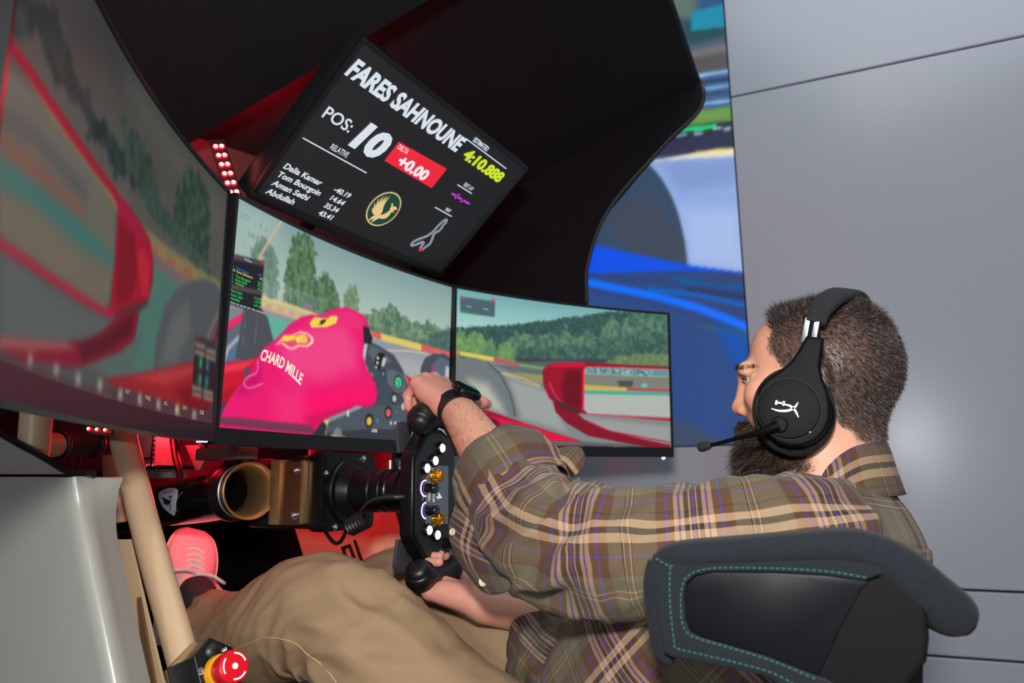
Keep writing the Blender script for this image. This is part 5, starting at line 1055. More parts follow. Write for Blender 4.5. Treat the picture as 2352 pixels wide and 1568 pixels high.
for (u, v) in ((1009, 1029), (993, 1058), (974, 1075), (979, 1217), (998, 1228)):
    f2 = fz(on_face(u, v))
    b = MB().lathe(f2, [(0, 0.0105), (0.0055, 0.0105), (0.0065, 0.0098), (0.0065, 0.0075), (0.005, 0.0070), (0.005, 0.0001)], 24).build('button', M_blk, sw)
    MB().lathe(f2, [(0.004, 0.0068), (0.0072, 0.0068), (0.0085, 0.0055), (0.0088, 0.0001)], 20).build('button_light', M_lit, b)
for (u, v) in ((993, 1093), (996, 1191)):
    f2 = fz(on_face(u, v))
    MB().lathe(f2, [(0, 0.0125), (0.0012, 0.0125), (0.0014, 0.0110), (0.0014, 0.0105)], 28, caps=False).build('knob_ring', mat('silver_ring', (210, 206, 214), 0.3, metal=0.6), sw)
    k = MB().lathe(f2, [(0.0005, 0.0112), (0.004, 0.0112), (0.0055, 0.0098), (0.012, 0.0076), (0.0135, 0.006), (0.0135, 0.0001)], 20).build('rotary_knob', M_knobgold, sw)
    for a in range(8):
        ca, sa = math.cos(a*math.pi/4), math.sin(a*math.pi/4)
        MB().box(Fr(f2.p(0.0085, 0.0088*ca, 0.0088*sa), f2.x, f2.y*ca + f2.z*sa), (0, 0, 0), (0.011, 0.0030, 0.0036), bev=0.0008, seg=1).build('grip_rib', M_knobgold, k)
    MB().box(Fr(f2.p(0.0165, 0, 0), f2.x, f2.y), (0, 0, 0), (0.007, 0.0150, 0.0060), bev=0.0012).build('pointer', M_knobgold, k)
for (u, v) in ((976, 1121), (978, 1172)):
    f2 = fz(on_face(u, v))
    MB().lathe(f2, [(0.0, 0.0134), (0.0012, 0.0134), (0.0012, 0.0112), (0.0, 0.0112)], 32, closed=True).build('ring_light', M_ring, sw)
    MB().lathe(f2, [(0.0, 0.0092), (0.004, 0.0092), (0.005, 0.0082), (0.013, 0.0080), (0.0135, 0.0085), (0.020, 0.0085), (0.0215, 0.0074), (0.0215, 0.0001)], 24).build('encoder_knob', M_blkgl, sw)
f2 = fz(on_face(1022, 1247)); MB().lathe(f2, [(0, 0.009), (0.012, 0.0085), (0.016, 0.010), (0.022, 0.009), (0.022, 0.0001)], 20).build('thumb_knob', M_blk, sw)
# display in the middle of the wheel
disp = MB().prism(SW, [(-0.047, -0.030), (0.047, -0.030), (0.047, 0.034), (-0.047, 0.034)], 0.001, 0.0042, bev=0.0006).build('display', emis('wheel_display', (72, 78, 86), 1.0), sw)
def wtext(body, x, y, cap, col, align='LEFT'):
    V, Fc = text_mesh(body, cap*1.37, 0.02, align=align)
    P = np.stack([V[:, 0] + x, V[:, 1] + y, np.full(len(V), 0.0046)], 1)
    add('display_lettering', SW.m(P), Fc, emis('glow_%02x%02x%02x' % tuple(col), col, 1.0), disp)
wtext('4', -0.004, -0.002, 0.016, (214, 220, 226)); wtext('10248', -0.008, -0.013, 0.0055, (206, 212, 220)); wtext('1/0', -0.025, -0.012, 0.005, (200, 206, 212)); wtext('TYRE', -0.043, -0.018, 0.005, (190, 200, 206)); wtext('100', -0.043, -0.026, 0.005, (190, 206, 150)); wtext('100', -0.022, -0.027, 0.005, (190, 190, 130)); wtext('24', 0.028, -0.018, 0.006, (210, 216, 220))
el = [(0.002 + 0.008*math.cos(a), -0.0235 + 0.004*math.sin(a)) for a in np.linspace(0, 2*math.pi, 21)[:-1]]
add('display_crest', SW.m([(x, y, 0.0046) for x, y in el]), [tuple(range(20))], emis('glow_crest', (160, 160, 110)), disp)
V, Fc = text_mesh('RADIO', 0.0062, 0.02)
add('plate_lettering', SW.m([(v[0] - 0.012, v[1] - 0.040, 0.0026) for v in V]), Fc, mat('print_grey', (190, 190, 196), 0.5), plate)

# ---- air duct with brass bell mouth
du = thing('air_duct', 'glossy black air duct with a brass bell mouth under the monitors', 'duct', at(440, 1215, 1.0))
dA, dB = at(556, 1129, 0.985), at(326, 1170, 1.035)
MB().tube([dA, dA + (dB - dA)*0.35, dA + (dB - dA)*0.7, dB, dB + (dB - dA)*0.3], [0.0425, 0.0415, 0.0385, 0.0365, 0.034], 40, caps=False, sub=6).build('duct_tube', M_blkgl, du, smooth=50)
BM = Fr(at(560, 1127, 0.975), nrm(RX*0.97 + np.array([0, -0.25, 0.03])), RY, None); BM = Fr(BM.o, BM.x, np.cross(UZ, BM.x))
MB().lathe(BM, [(-0.020, 0.0395), (-0.004, 0.0395), (0.008, 0.0410), (0.016, 0.0448), (0.0195, 0.0478), (0.0215, 0.0482), (0.0222, 0.0474), (0.0205, 0.0450), (0.014, 0.0410), (0.004, 0.0375), (-0.006, 0.0360), (-0.014, 0.0352), (-0.052, 0.0350), (-0.054, 0.037)], 56, caps=False).build('bell_mouth', M_brass, du, smooth=60)
MB().lathe(BM, [(-0.0515, 0.0352), (-0.056, 0.0349), (-0.12, 0.033), (-0.12, 0.0001)], 40, caps=False).build('throat', mat('matt_black', (8, 8, 8), 0.9, spec=0.1), du)
cl = MB().lathe(BM, [(-0.034, 0.040), (-0.034, 0.049), (-0.031, 0.051), (-0.020, 0.051), (-0.017, 0.049), (-0.010, 0.0475), (-0.006, 0.0455), (-0.003, 0.043), (-0.003, 0.038)], 48, caps=False).build('clamp', M_blk, du, smooth=40)
MB().lathe(BM, [(-0.0035, 0.0452), (-0.0015, 0.0462), (0.0005, 0.0462), (0.0015, 0.0445)], 48, caps=False).build('mesh_band', mat('steel_mesh', (120, 124, 130), 0.4, metal=0.7, noise=0.8, nscale=900), du)
MB().box(Fr(BM.p(-0.02, 0, 0), RX, RY, UZ), (0.0, 0.0, 0.056), (0.022, 0.026, 0.014), bev=0.002).build('clamp_block', M_blk, cl)
MB().cyl(BM.p(-0.016, -0.004, 0.05) + UZ*0.006, BM.p(-0.016, -0.004, 0.05) + UZ*0.030, 0.0038, bev=0.001).build('clamp_screw', M_brass, cl)
# shield badge stuck on the duct
_ax = nrm(dB - dA); a0 = at(386, 1155, 1.012); a0 = dA + _ax*np.dot(a0 - dA, _ax); bn = nrm(C_POS - a0); bn = nrm(bn - _ax*np.dot(bn, _ax)); bo = a0 + bn*0.0415
BF = Fr(bo, np.cross(UZ, bn), np.cross(bn, nrm(np.cross(UZ, bn))))
def bpt(u, v): P = onpl(u, v, bo, BF.z) - bo; return float(P @ BF.x), float(P @ BF.y)
bd = MB().prism(BF, [bpt(*q) for q in ((365, 1131), (372, 1126), (384, 1121), (398, 1120), (407, 1124), (405, 1145), (402, 1170), (399, 1184), (388, 1177), (375, 1165), (366, 1148), (364, 1138))], -0.002, 0.0006, bev=0.0005).build('badge', mat('silver_badge', (168, 172, 188), 0.35, metal=0.2, noise=0.03), du)
M_ink = mat('black_print', (14, 14, 16), 0.6)
def bribbon(px, w, name='badge_mark'):
    Q = catmull(np.array([bpt(*q) for q in px], float), 6); n = len(Q)
    T = np.gradient(Q, axis=0); T /= np.linalg.norm(T, axis=1, keepdims=True); N = np.stack([-T[:, 1], T[:, 0]], 1)
    k = np.sin(np.linspace(0.12, 1, n)*math.pi)[:, None]*w/2
    P = np.vstack([Q + N*k, Q - N*k])
    add(name, BF.m([(x, y, 0.0009) for x, y in P]), [(i, i+1, n+i+1, n+i) for i in range(n-1)], M_ink, bd)
for px in (((393, 1151), (383, 1147), (375, 1143), (372, 1139)), ((393, 1152), (383, 1150), (377, 1148), (373, 1143)), ((392, 1153), (383, 1153), (378, 1152), (374, 1150)), ((391, 1154), (384, 1156), (379, 1156), (374, 1154)), ((391, 1155), (386, 1159), (384, 1161)), ((392, 1156), (392, 1163), (391, 1175)), ((392, 1155), (393, 1149), (390, 1142), (386, 1139)), ((389, 1141), (394, 1140), (398, 1142))): bribbon(px, 0.0030)
V, Fc = text_mesh('FELSIDE', 0.0072, 0.01, spacing=1.25); V[:, 0] -= V[:, 0].mean()
xb, yb = bpt(387, 1129)
add('badge_lettering', BF.m([(v[0] + xb, v[1] + yb - 0.0025 + 0.12*v[0], 0.0009) for v in V]), Fc, M_ink, bd)

# ---- painted tube frame
tf = thing('tube_frame', 'beige painted tube frame of the racing rig', 'frame', (-0.68, 0.72, 0.3))
MB().tube([at(284, 1004, 0.775), at(291, 1040, 0.77), at(345, 1250, 0.75), at(402, 1450, 0.735), at(470, 1690, 0.72), at(640, 2250, 0.70), (-0.52, 0.69, 0.04)], 0.0192, 24, sub=6).build('tube', M_beige, tf, smooth=50)
MB().tube([at(262, 985, 0.83), at(262, 1060, 0.83), at(268, 1200, 0.83)], 0.0165, 20, sub=4).build('tube', M_beige, tf, smooth=50)
MB().tube([at(86, 920, 0.63), at(80, 1000, 0.63), at(74, 1060, 0.63)], 0.0190, 20, sub=4).build('tube', M_beige, tf, smooth=50)
hA, hB = at(82, 1022, 0.635), at(262, 1018, 0.80)
MB().tube([hA, (hA + hB)/2, hB], 0.0165, 20, sub=3).build('crossbar', M_beige, tf, smooth=50)
cb = nrm(hB - hA)
MB().cyl(hA + (hB - hA)*0.24, hA + (hB - hA)*0.93, 0.0178).build('foam_sleeve', mat('dark_foam', (40, 34, 30), 0.9), tf)
for k in (0.22, 0.66): MB().cyl(hA + (hB - hA)*k, hA + (hB - hA)*(k + 0.045), 0.0200, bev=0.001).build('clamp_ring', M_rub, tf)
MB().prism(Fr((0, 0.765, 0), (1, 0, 0), (0, 0, 1), (0, 1, 0)), [tuple(at(u, v, 0.765)[[0, 2]]) for u, v in ((250, 1238), (301, 1238), (322, 1330), (350, 1450), (395, 1640), (330, 1640), (270, 1400))], -0.002, 0.002, bev=0.001).build('gusset_plate', M_beige, tf)
MB().prism(Fr((0, 0.735, 0), (1, 0, 0), (0, 0, 1), (0, 1, 0)), [tuple(at(u, v, 0.735)[[0, 2]]) for u, v in ((316, 1372), (322, 1370), (372, 1640), (340, 1640))], -0.002, 0.002, bev=0.001).build('gusset_plate', M_gold, tf)
MB().box(WORLD, at(268, 1160, 0.80), (0.02, 0.02, 0.05), bev=0.002).build('lug', M_beige, tf)

# ---- white moulded side fairing
fa = thing('side_fairing', 'white moulded cockpit side panel at the lower left', 'panel', at(120, 1568, 0.6))
rows = [(1095, 170, 280), (1110, 172, 272), (1130, 176, 265), (1165, 182, 259), (1210, 190, 258), (1260, 200, 264), (1340, 216, 282), (1430, 236, 303), (1520, 255, 324), (1640, 280, 352), (1850, 330, 400), (2150, 400, 470)]
ctrl = []
for v, cr, rt_ in rows:
    k = min((v - 1095)/60.0, 1)
    ctrl.append([at(-160, v, 0.600), at(40, v, 0.598), at(cr - 50, v, 0.596), at(cr - 8, v, 0.594 + 0.003*k), at(cr + 14, v, 0.602 + 0.004*k), at((cr + rt_)/2 + 4, v, 0.625), at(rt_, v, 0.650)])
ctrl = np.array(ctrl)
rowsI = catmull(ctrl.reshape(len(rows), -1), 5).reshape(-1, ctrl.shape[1], 3)
grid = np.array([catmull(r, 6) for r in rowsI]); nr, ncl = grid.shape[:2]
def thick_grid(G_, t, name, m, parent, smooth=True):
    nr, nc = G_.shape[:2]
    du_ = np.gradient(G_, axis=0); dv_ = np.gradient(G_, axis=1); N = np.cross(du_, dv_); N /= np.linalg.norm(N, axis=2, keepdims=True) + 1e-12
    V = np.concatenate([G_.reshape(-1, 3), (G_ + N*t).reshape(-1, 3)]); q = nr*nc
    i = np.arange(q).reshape(nr, nc); Fc = []
    A = np.stack([i[:-1, :-1], i[1:, :-1], i[1:, 1:], i[:-1, 1:]], -1).reshape(-1, 4)
    Fc += A[:, ::-1].tolist() + (A + q).tolist()
    b = list(i[0, :]) + list(i[1:, -1]) + list(i[-1, -2::-1]) + list(i[-2:0:-1, 0])
    for k in range(len(b)):
        x, y = b[k], b[(k+1) % len(b)]; Fc.append((x, y, y + q, x + q))
    o = add(name, V, Fc, m, parent)
    bm = bmesh.new(); bm.from_mesh(o.data); bmesh.ops.recalc_face_normals(bm, faces=bm.faces); bm.to_mesh(o.data); bm.free()
    if smooth: auto_smooth(o, 50)
    return o
thick_grid(grid, 0.005, 'lower_panel', M_white, fa)
FY = lambda Y: Fr((0, Y, 0), (1, 0, 0), (0, 0, 1), (0, 1, 0))
MB().prism(FY(0.61), [tuple(at(u, v, 0.61)[[0, 2]]) for u, v in ((-160, 900), (-40, 975), (0, 1004), (45, 1030), (100, 1058), (150, 1089), (-160, 1089))], 0.0, 0.005, bev=0.001).build('upper_panel', M_white, fa)
MB().tube([at(u, v, 0.606) for u, v in ((-120, 915), (-40, 968), (0, 994), (45, 1020), (100, 1050), (150, 1080), (175, 1086), (215, 1087))], 0.0042, 10, sub=5).build('edge_trim', M_rub, fa)
screw(Fr(at(36, 1385, 0.597), (0.1, -1, 0), UZ), fa, 0.0030, name='rivet')

# ---- control box with the emergency stop
eo = at(500, 1530, 0.70); en = nrm([0.92, -0.25, 0.36])
EB = Fr(eo, nrm(np.cross([0, 0, 1], en)), np.cross(en, nrm(np.cross([0, 0, 1], en))), en)
def ept(u, v): P = onpl(u, v, eo, en) - eo; return float(P @ EB.x), float(P @ EB.y)
eb = thing('emergency_stop_box', 'black angular control box with a red emergency stop button', 'control box', EB.p(0, -0.08, -0.03))
face_px = ((445, 1508), (482, 1463), (535, 1486), (546, 1520), (562, 1610), (480, 1640))
MB().prism(EB, [ept(*q) for q in face_px], -0.030, 0.0, bev=0.0012).build('housing', M_blk, eb, smooth=20)
MB().prism(EB.at(0, 0, -0.034), [ept(*q) for q in ((413, 1524), (476, 1457), (540, 1484), (560, 1530), (575, 1640), (440, 1660))], -0.004, 0.003, bev=0.001).build('back_plate', M_gold, eb, smooth=20)
side = MB(); a_ = [EB.p(*ept(445, 1508), -0.001), EB.p(*ept(482, 1650), -0.001), EB.p(*ept(440, 1660), -0.028), EB.p(*ept(412, 1520), -0.028)]
side.raw(a_ + [p - EB.z*0.002 for p in a_], [(0, 1, 2, 3), (7, 6, 5, 4), (0, 4, 5, 1), (1, 5, 6, 2), (2, 6, 7, 3), (3, 7, 4, 0)]).build('side_flange', M_blk, eb, smooth=0)
MB().tube([EB.p(*ept(446, 1509), 0.0008), EB.p(*ept(468, 1600), 0.0008)], 0.0006, 6, sub=1).build('seam_line', M_steelb, eb)
EZ = lambda u, v, h=0.0: Fr(EB.p(*ept(u, v), h), EB.z, EB.x)
es = MB().lathe(EZ(506, 1544), [(0.0, 0.0205), (0.004, 0.0205), (0.0095, 0.0190), (0.0095, 0.014)], 32).build('yellow_collar', mat('safety_yellow', (236, 168, 20), 0.4), eb)
cap = MB().lathe(EZ(506, 1544, 0.006), [(0.0, 0.0150), (0.003, 0.0172), (0.010, 0.0182), (0.021, 0.0190), (0.0245, 0.0182), (0.026, 0.0165), (0.0262, 0.0001)], 36).build('stop_button', mat('safety_red', (206, 8, 26), 0.35, spec=0.5, noise=0.03), eb)
CF = EZ(506, 1544, 0.006 + 0.0266); M_prw = mat('white_print', (236, 236, 236), 0.5)
for a0 in (0.25, 2.34, 4.43):
    A = [(0.0152*math.cos(a), 0.0152*math.sin(a)) for a in np.linspace(a0, a0 + 1.25, 10)]; Bq = [(0.0132*math.cos(a), 0.0132*math.sin(a)) for a in np.linspace(a0, a0 + 1.25, 10)]
    P = [CF.p(0, y, z) for y, z in A] + [CF.p(0, y, z) for y, z in Bq]
    add('turn_mark', P, [(i, i+1, 11+i, 10+i) for i in range(9)], M_prw, cap)
MB().lathe(CF, [(0, 0.0036), (0.0004, 0.0036), (0.0004, 0.0001)], 20).build('centre_dot', M_prw, cap)
MB().lathe(EZ(489, 1494), [(0, 0.0105), (0.002, 0.0105), (0.004, 0.0085), (0.0055, 0.004), (0.006, 0.0001)], 28).build('push_button', M_rub, eb)
screw(EZ(461, 1541), eb, 0.0027)
def etext(body, u, v, size, rot):
    V, Fc = text_mesh(body, size, 0.02, align='CENTER'); x0, y0 = ept(u, v); c, s = math.cos(rot), math.sin(rot)
    add('lettering', EB.m([(x0 + v_[0]*c - v_[1]*s, y0 + v_[0]*s + v_[1]*c, 0.0007) for v_ in V]), Fc, M_prw, eb)
etext('B E', 522, 1496, 0.0085, math.radians(105)); etext('ST', 539, 1562, 0.006, math.radians(105))

# ---- inside of the far cockpit side, with lettering
FP = FY(1.42)
fp = thing('far_side_panel', 'beige inner side panel with black lettering, lit red behind the knees', 'panel', at(800, 1300, 1.42))
MB().prism(FP, [tuple(at(u, v, 1.42)[[0, 2]]) for u, v in ((655, 1140), (872, 1140), (915, 1420), (740, 1420))], 0.0, 0.008, bev=0.001).build('panel', M_beige, fp)
MB().prism(FY(1.40), [tuple(at(u, v, 1.40)[[0, 2]]) for u, v in ((868, 1140), (902, 1140), (962, 1360), (900, 1360))], 0.0, 0.02, bev=0.004).build('rim', M_beige, fp)
def stroke(a, b, w=0.008):
    A, Bp = at(*a, 1.4185), at(*b, 1.4185); d = nrm(Bp - A); n = np.cross(d, [0, 1, 0])*w/2
    add('lettering', [A + n, Bp + n, Bp - n, A - n], [(0, 1, 2, 3)], M_ink, fp)
stroke((787, 1258), (806, 1312)); stroke((784, 1260), (805, 1252)); stroke((802, 1251), (824, 1312)); stroke((814, 1240), (836, 1305))
MB().tube([at(903, 1130, 1.37), at(925, 1210, 1.37), at(962, 1330, 1.37)], 0.006, 10, sub=4).build('edge_trim', M_rub, fp)

# ---- things in the red light under the monitors
cbx = thing('electronics_box', 'pale electronics box glowing red under the left monitor', 'box', at(360, 1080, 0.922))
bo_ = at(357, 1035, 0.955)
MB().box(Fr(bo_, RX, RY, UZ), (0, 0, 0), (0.056, 0.042, 0.060), bev=0.002).build('case', mat('pale_plastic', (205, 200, 196), 0.5), cbx)
MB().box(Fr(bo_, RX, RY, UZ), (-0.003, -0.0215, -0.014), (0.046, 0.002, 0.003)).build('seam', M_ink, cbx, smooth=0)
MB().box(Fr(bo_, RX, RY, UZ), (0.020, -0.0215, 0.004), (0.002, 0.002, 0.054)).build('seam', M_ink, cbx, smooth=0)
for k in range(7): MB().box(Fr(bo_, RX, RY, UZ), (0.0235, -0.0215, 0.024 - 0.008*k), (0.006, 0.002, 0.002)).build('vent_slot', M_ink, cbx, smooth=0)
sh = thing('equipment_shelf', 'black shelf plate under the pale electronics box', 'shelf', at(360, 1085, 0.939))
MB().box(Fr(at(352, 1074, 0.951), RX, RY, UZ), (0, 0, 0), (0.12, 0.09, 0.006), bev=0.001).build('plate', M_blk, sh)
MB().box(Fr(at(352, 1086, 0.955), RX, RY, UZ), (0, 0.02, 0), (0.10, 0.02, 0.018), bev=0.001).build('rail', mat('red_lit_rail', (180, 170, 165), 0.5), sh)
for u in (338, 352): screw(Fr(at(u, 1070, 0.902), UZ, RX), sh, 0.0035)
def cable(label, pts, r):
    o = MB().tube(pts, r, 8, sub=6).build('cable', M_rub); tag(o, label, 'cable', 'cables in the red light'); return o
cable('thin black cable drooping to the left of the brass bell mouth', [at(404, 1005, 0.922), at(408, 1040, 0.922), at(416, 1075, 0.906), at(420, 1105, 0.897)], 0.003)
cable('thick black cable under the gap between left and centre monitors', [at(396, 1008, 0.939), at(402, 1050, 0.931), at(412, 1085, 0.922), at(414, 1110, 0.914)], 0.005)
cable('thin black cable loop below the dark crossbar', [at(158, 1030, 0.80), at(160, 1055, 0.80), at(168, 1080, 0.80), at(182, 1060, 0.80), at(178, 1035, 0.80)], 0.0022)
br = thing('support_bracket', 'slanting dark plates bracing the centre monitor from below', 'bracket', at(470, 1090, 0.947))
MB().prism(FY(0.972), [tuple(at(u, v, 0.972)[[0, 2]]) for u, v in ((425, 1022), (455, 1022), (470, 1055), (458, 1080), (448, 1080))], 0, 0.006, bev=0.001).build('plate', mat('dark_red_plate', (120, 110, 108), 0.5), br)
MB().prism(FY(0.947), [tuple(at(u, v, 0.947)[[0, 2]]) for u, v in ((455, 1015), (468, 1015), (482, 1055), (470, 1058))], 0, 0.006, bev=0.001).build('plate', M_blk, br)
MB().box(Fr(at(520, 1042, 0.922), RX, RY, UZ), (0, 0, 0), (0.10, 0.04, 0.02), bev=0.003).build('beam', mat('dark_beam', (70, 60, 60), 0.4), br)
# red strip behind the lower edge of the centre monitor
A_, B_ = (-0.845, 0.80, 0.972), (-0.835, 1.30, 0.972)
led_strip('row of red lights behind the lower edge of the centre monitor', A_, B_, (1, 0, 0), 16, 0.008, 0.0026)

# ---- pedal plate behind the shoe
pd = thing('pedal', 'dark metal pedal plate behind the white shoe', 'pedal', (-1.20, 1.02, 0.55))
PF = Fr((-1.165, 1.02, 0.72), (0, 1, 0), nrm([-0.45, 0, 0.9]))
MB().prism(PF, rounded(0.10, 0.20, 0.01), -0.006, 0.006, bev=0.002).build('plate', M_blk, pd)
MB().tube([(-1.17, 1.02, 0.70), (-1.24, 1.02, 0.55)], 0.012, 10, sub=1).build('arm', M_blk, pd)
tr = thing('footwell_tray', 'black footwell shell in front of the pedals', 'tray', (-1.3, 1.1, 0.4))
MB().box(WORLD, (-1.42, 1.1, 0.72), (0.02, 0.75, 0.5)).build('bulkhead', M_blk, tr, smooth=0)
MB().box(WORLD, (-1.10, 1.08, 0.42), (0.65, 0.72, 0.02)).build('floor_pan', M_blk, tr, smooth=0)
MB().box(WORLD, (-1.18, 1.455, 0.70), (0.50, 0.02, 0.56)).build('side_wall', M_blk, tr, smooth=0)  # side of the tray, made taller to block red light from the back wall
# ------------------------------------------------------------------ bucket seat
M_suede = mat('dark_grey_suede', (29, 33, 38), rough=0.95, spec=0.12, noise=0.25, nscale=300, bump=0.35, bscale=1200, sheen=0.04)
M_vinyl = mat('black_gloss_vinyl', (11, 12, 17), rough=0.42, spec=0.14, noise=0.5, nscale=9, bump=0.5, bscale=14)
M_shell = mat('black_shell', (10, 10, 11), rough=0.75, spec=0.15, noise=0.1)
M_stitch = mat('green_thread', (30, 84, 72), rough=0.7)
st = thing('bucket_seat', 'dark grey suede bucket seat with green stitching under the driver', 'seat', (0.0, 1.03, 0.30))
YS = 0.700
def pxz(u, v, Y): p = at(u, v, Y); return (float(p[0]), float(p[2]))
# side wing: shell, suede border, dark inset panel
wing = [(1500, 1290), (1515, 1275), (1560, 1268), (1700, 1262), (1900, 1256), (1995, 1264), (2060, 1300), (2120, 1345), (2131, 1400), (2136, 1470), (2130, 1520), (2080, 1590), (2000, 1700), (1840, 1600), (1760, 1548), (1640, 1523), (1545, 1506), (1526, 1496), (1512, 1420), (1505, 1350)]
MB().prism(FY(YS), [pxz(u, v, YS) for u, v in wing], 0.0, 0.035, bev=0.006, seg=3).build('wing_shell', M_shell, st, smooth=40)
border = [(1503, 1292), (1520, 1278), (1560, 1272), (1700, 1266), (1900, 1262), (1990, 1272), (2040, 1310), (1985, 1330), (1900, 1318), (1780, 1311), (1640, 1310), (1600, 1318), (1580, 1335), (1572, 1370), (1574, 1420), (1584, 1448), (1610, 1462), (1760, 1505), (1900, 1560), (1990, 1620), (1960, 1680), (1840, 1598), (1760, 1546), (1640, 1521), (1547, 1504), (1530, 1494), (1515, 1420), (1508, 1350)]
MB().prism(FY(YS), [pxz(u, v, YS) for u, v in border], -0.010, 0.004, bev=0.004, seg=3).build('wing_border', M_suede, st, smooth=50)
inset = [(1995, 1332), (1900, 1320), (1780, 1313), (1640, 1312), (1602, 1320), (1582, 1337), (1574, 1370), (1576, 1420), (1586, 1446), (1612, 1460), (1760, 1503), (1880, 1550), (1930, 1440), (1978, 1350)]
MB().prism(FY(YS), [pxz(u, v, YS) for u, v in inset], -0.004, 0.002, bev=0.001).build('wing_inset', M_vinyl, st, smooth=40)
# padded roll along the top of the wing, turning down behind the driver
path = [at(1512, 1290, YS + 0.014), at(1560, 1272, YS + 0.014), at(1700, 1262, YS + 0.014), at(1850, 1254, YS + 0.014), at(1960, 1254, YS + 0.016), at(2040, 1290, YS + 0.024), at(2110, 1350, YS + 0.034), at(2168, 1402, YS + 0.042), at(2196, 1428, YS + 0.046)]
hw = [0.016, 0.026, 0.028, 0.028, 0.030, 0.034, 0.038, 0.038, 0.026]; hh = [0.008, 0.0115, 0.0125, 0.0135, 0.0155, 0.0190, 0.0205, 0.0200, 0.010]
Q = catmull(np.column_stack([np.array(path), hw, hh]), 7)
T, A, B = frames(Q[:, :3], (0, 0, 1)); V = []; Fc = []; SG = 28
for i in range(len(Q)):
    for k in range(SG):
        a = 2*math.pi*k/SG; c, s = math.cos(a), math.sin(a)
        c = math.copysign(abs(c)**0.6, c); s = math.copysign(abs(s)**0.75, s)
        V.append(Q[i, :3] + B[i]*Q[i, 3]*c + A[i]*Q[i, 4]*s)
for i in range(len(Q) - 1):
    for k in range(SG):
        l = (k+1) % SG; Fc.append((i*SG+k, i*SG+l, (i+1)*SG+l, (i+1)*SG+k))
Fc.append(tuple(range(SG))[::-1]); Fc.append(tuple(range((len(Q)-1)*SG, len(Q)*SG)))
o = add('top_roll', V, Fc, M_suede, st); auto_smooth(o, 60)
# front edge roll
MB().tube([at(1512, 1288, YS + 0.012), at(1508, 1340, YS + 0.012), at(1516, 1420, YS + 0.012), at(1530, 1490, YS + 0.012), at(1552, 1508, YS + 0.012)], [0.010, 0.0125, 0.0125, 0.0115, 0.009], 16, sub=6).build('front_roll', M_suede, st, smooth=60)
# stitching: short raised threads along the seams
def stitches(px, Y, gap=0.0048, r=0.0008):
    P = catmull(np.array([at(u, v, Y) for u, v in px]), 10); L = np.concatenate([[0], np.cumsum(np.linalg.norm(np.diff(P, axis=0), axis=1))])
    n = int(L[-1]/gap); mb = MB()
    for i in range(n):
        a = [np.interp(i*gap, L, P[:, k]) for k in range(3)]; b = [np.interp(i*gap + gap*0.62, L, P[:, k]) for k in range(3)]
        mb.tube([a, b], r, 5, sub=1)
    o = mb.build('stitching', M_stitch, st); o['kind'] = 'stuff'
stitches(((1990, 1326), (1900, 1312), (1780, 1305), (1650, 1304), (1600, 1312), (1572, 1332), (1564, 1372), (1566, 1424), (1578, 1452), (1608, 1468), (1760, 1513), (1890, 1566)), YS - 0.0105)
stitches(((1540, 1300), (1538, 1340), (1540, 1400), (1548, 1470), (1552, 1488), (1600, 1500), (1760, 1540), (1840, 1580)), YS - 0.0105)
stitches(((1506, 1282), (1522, 1292), (1540, 1300), (1552, 1296)), YS - 0.012)
# seat back behind the driver and far wing
back = np.array([[(0.045, 0.76, 0.70), (0.065, 0.90, 0.72), (0.07, 1.03, 0.73), (0.065, 1.16, 0.72), (0.045, 1.30, 0.70)],
                 [(0.02, 0.76, 0.52), (0.04, 0.90, 0.52), (0.045, 1.03, 0.52), (0.04, 1.16, 0.52), (0.02, 1.30, 0.52)],
                 [(-0.05, 0.76, 0.36), (-0.04, 0.90, 0.345), (-0.04, 1.03, 0.34), (-0.04, 1.16, 0.345), (-0.05, 1.30, 0.36)],
                 [(-0.34, 0.76, 0.42), (-0.34, 0.90, 0.385), (-0.34, 1.03, 0.38), (-0.34, 1.16, 0.385), (-0.34, 1.30, 0.42)],
                 [(-0.62, 0.76, 0.545), (-0.62, 0.90, 0.52), (-0.62, 1.03, 0.51), (-0.62, 1.16, 0.52), (-0.62, 1.30, 0.545)]])
rI = catmull(back.reshape(5, -1), 6).reshape(-1, 5, 3)
thick_grid(np.array([catmull(r, 5) for r in rI]), -0.03, 'seat_shell', M_shell, st)
# thigh bolster whose edge shows below the knee
MB().tube([at(660, 1600, 0.86), at(720, 1572, 0.86), at(790, 1563, 0.86), at(860, 1572, 0.86), at(960, 1610, 0.86)], 0.010, 14, sub=6).build('thigh_bolster', M_suede, st, smooth=60)
MB().box(WORLD, (0.10, 1.03, 0.17), (0.34, 0.36, 0.33), bev=0.01).build('pedestal', M_shell, st)
# ------------------------------------------------------------------ the driver
pr = thing('person', 'bearded person in a plaid shirt and khaki trousers holding the steering wheel', 'person', (-0.2, 1.03, 0.42))
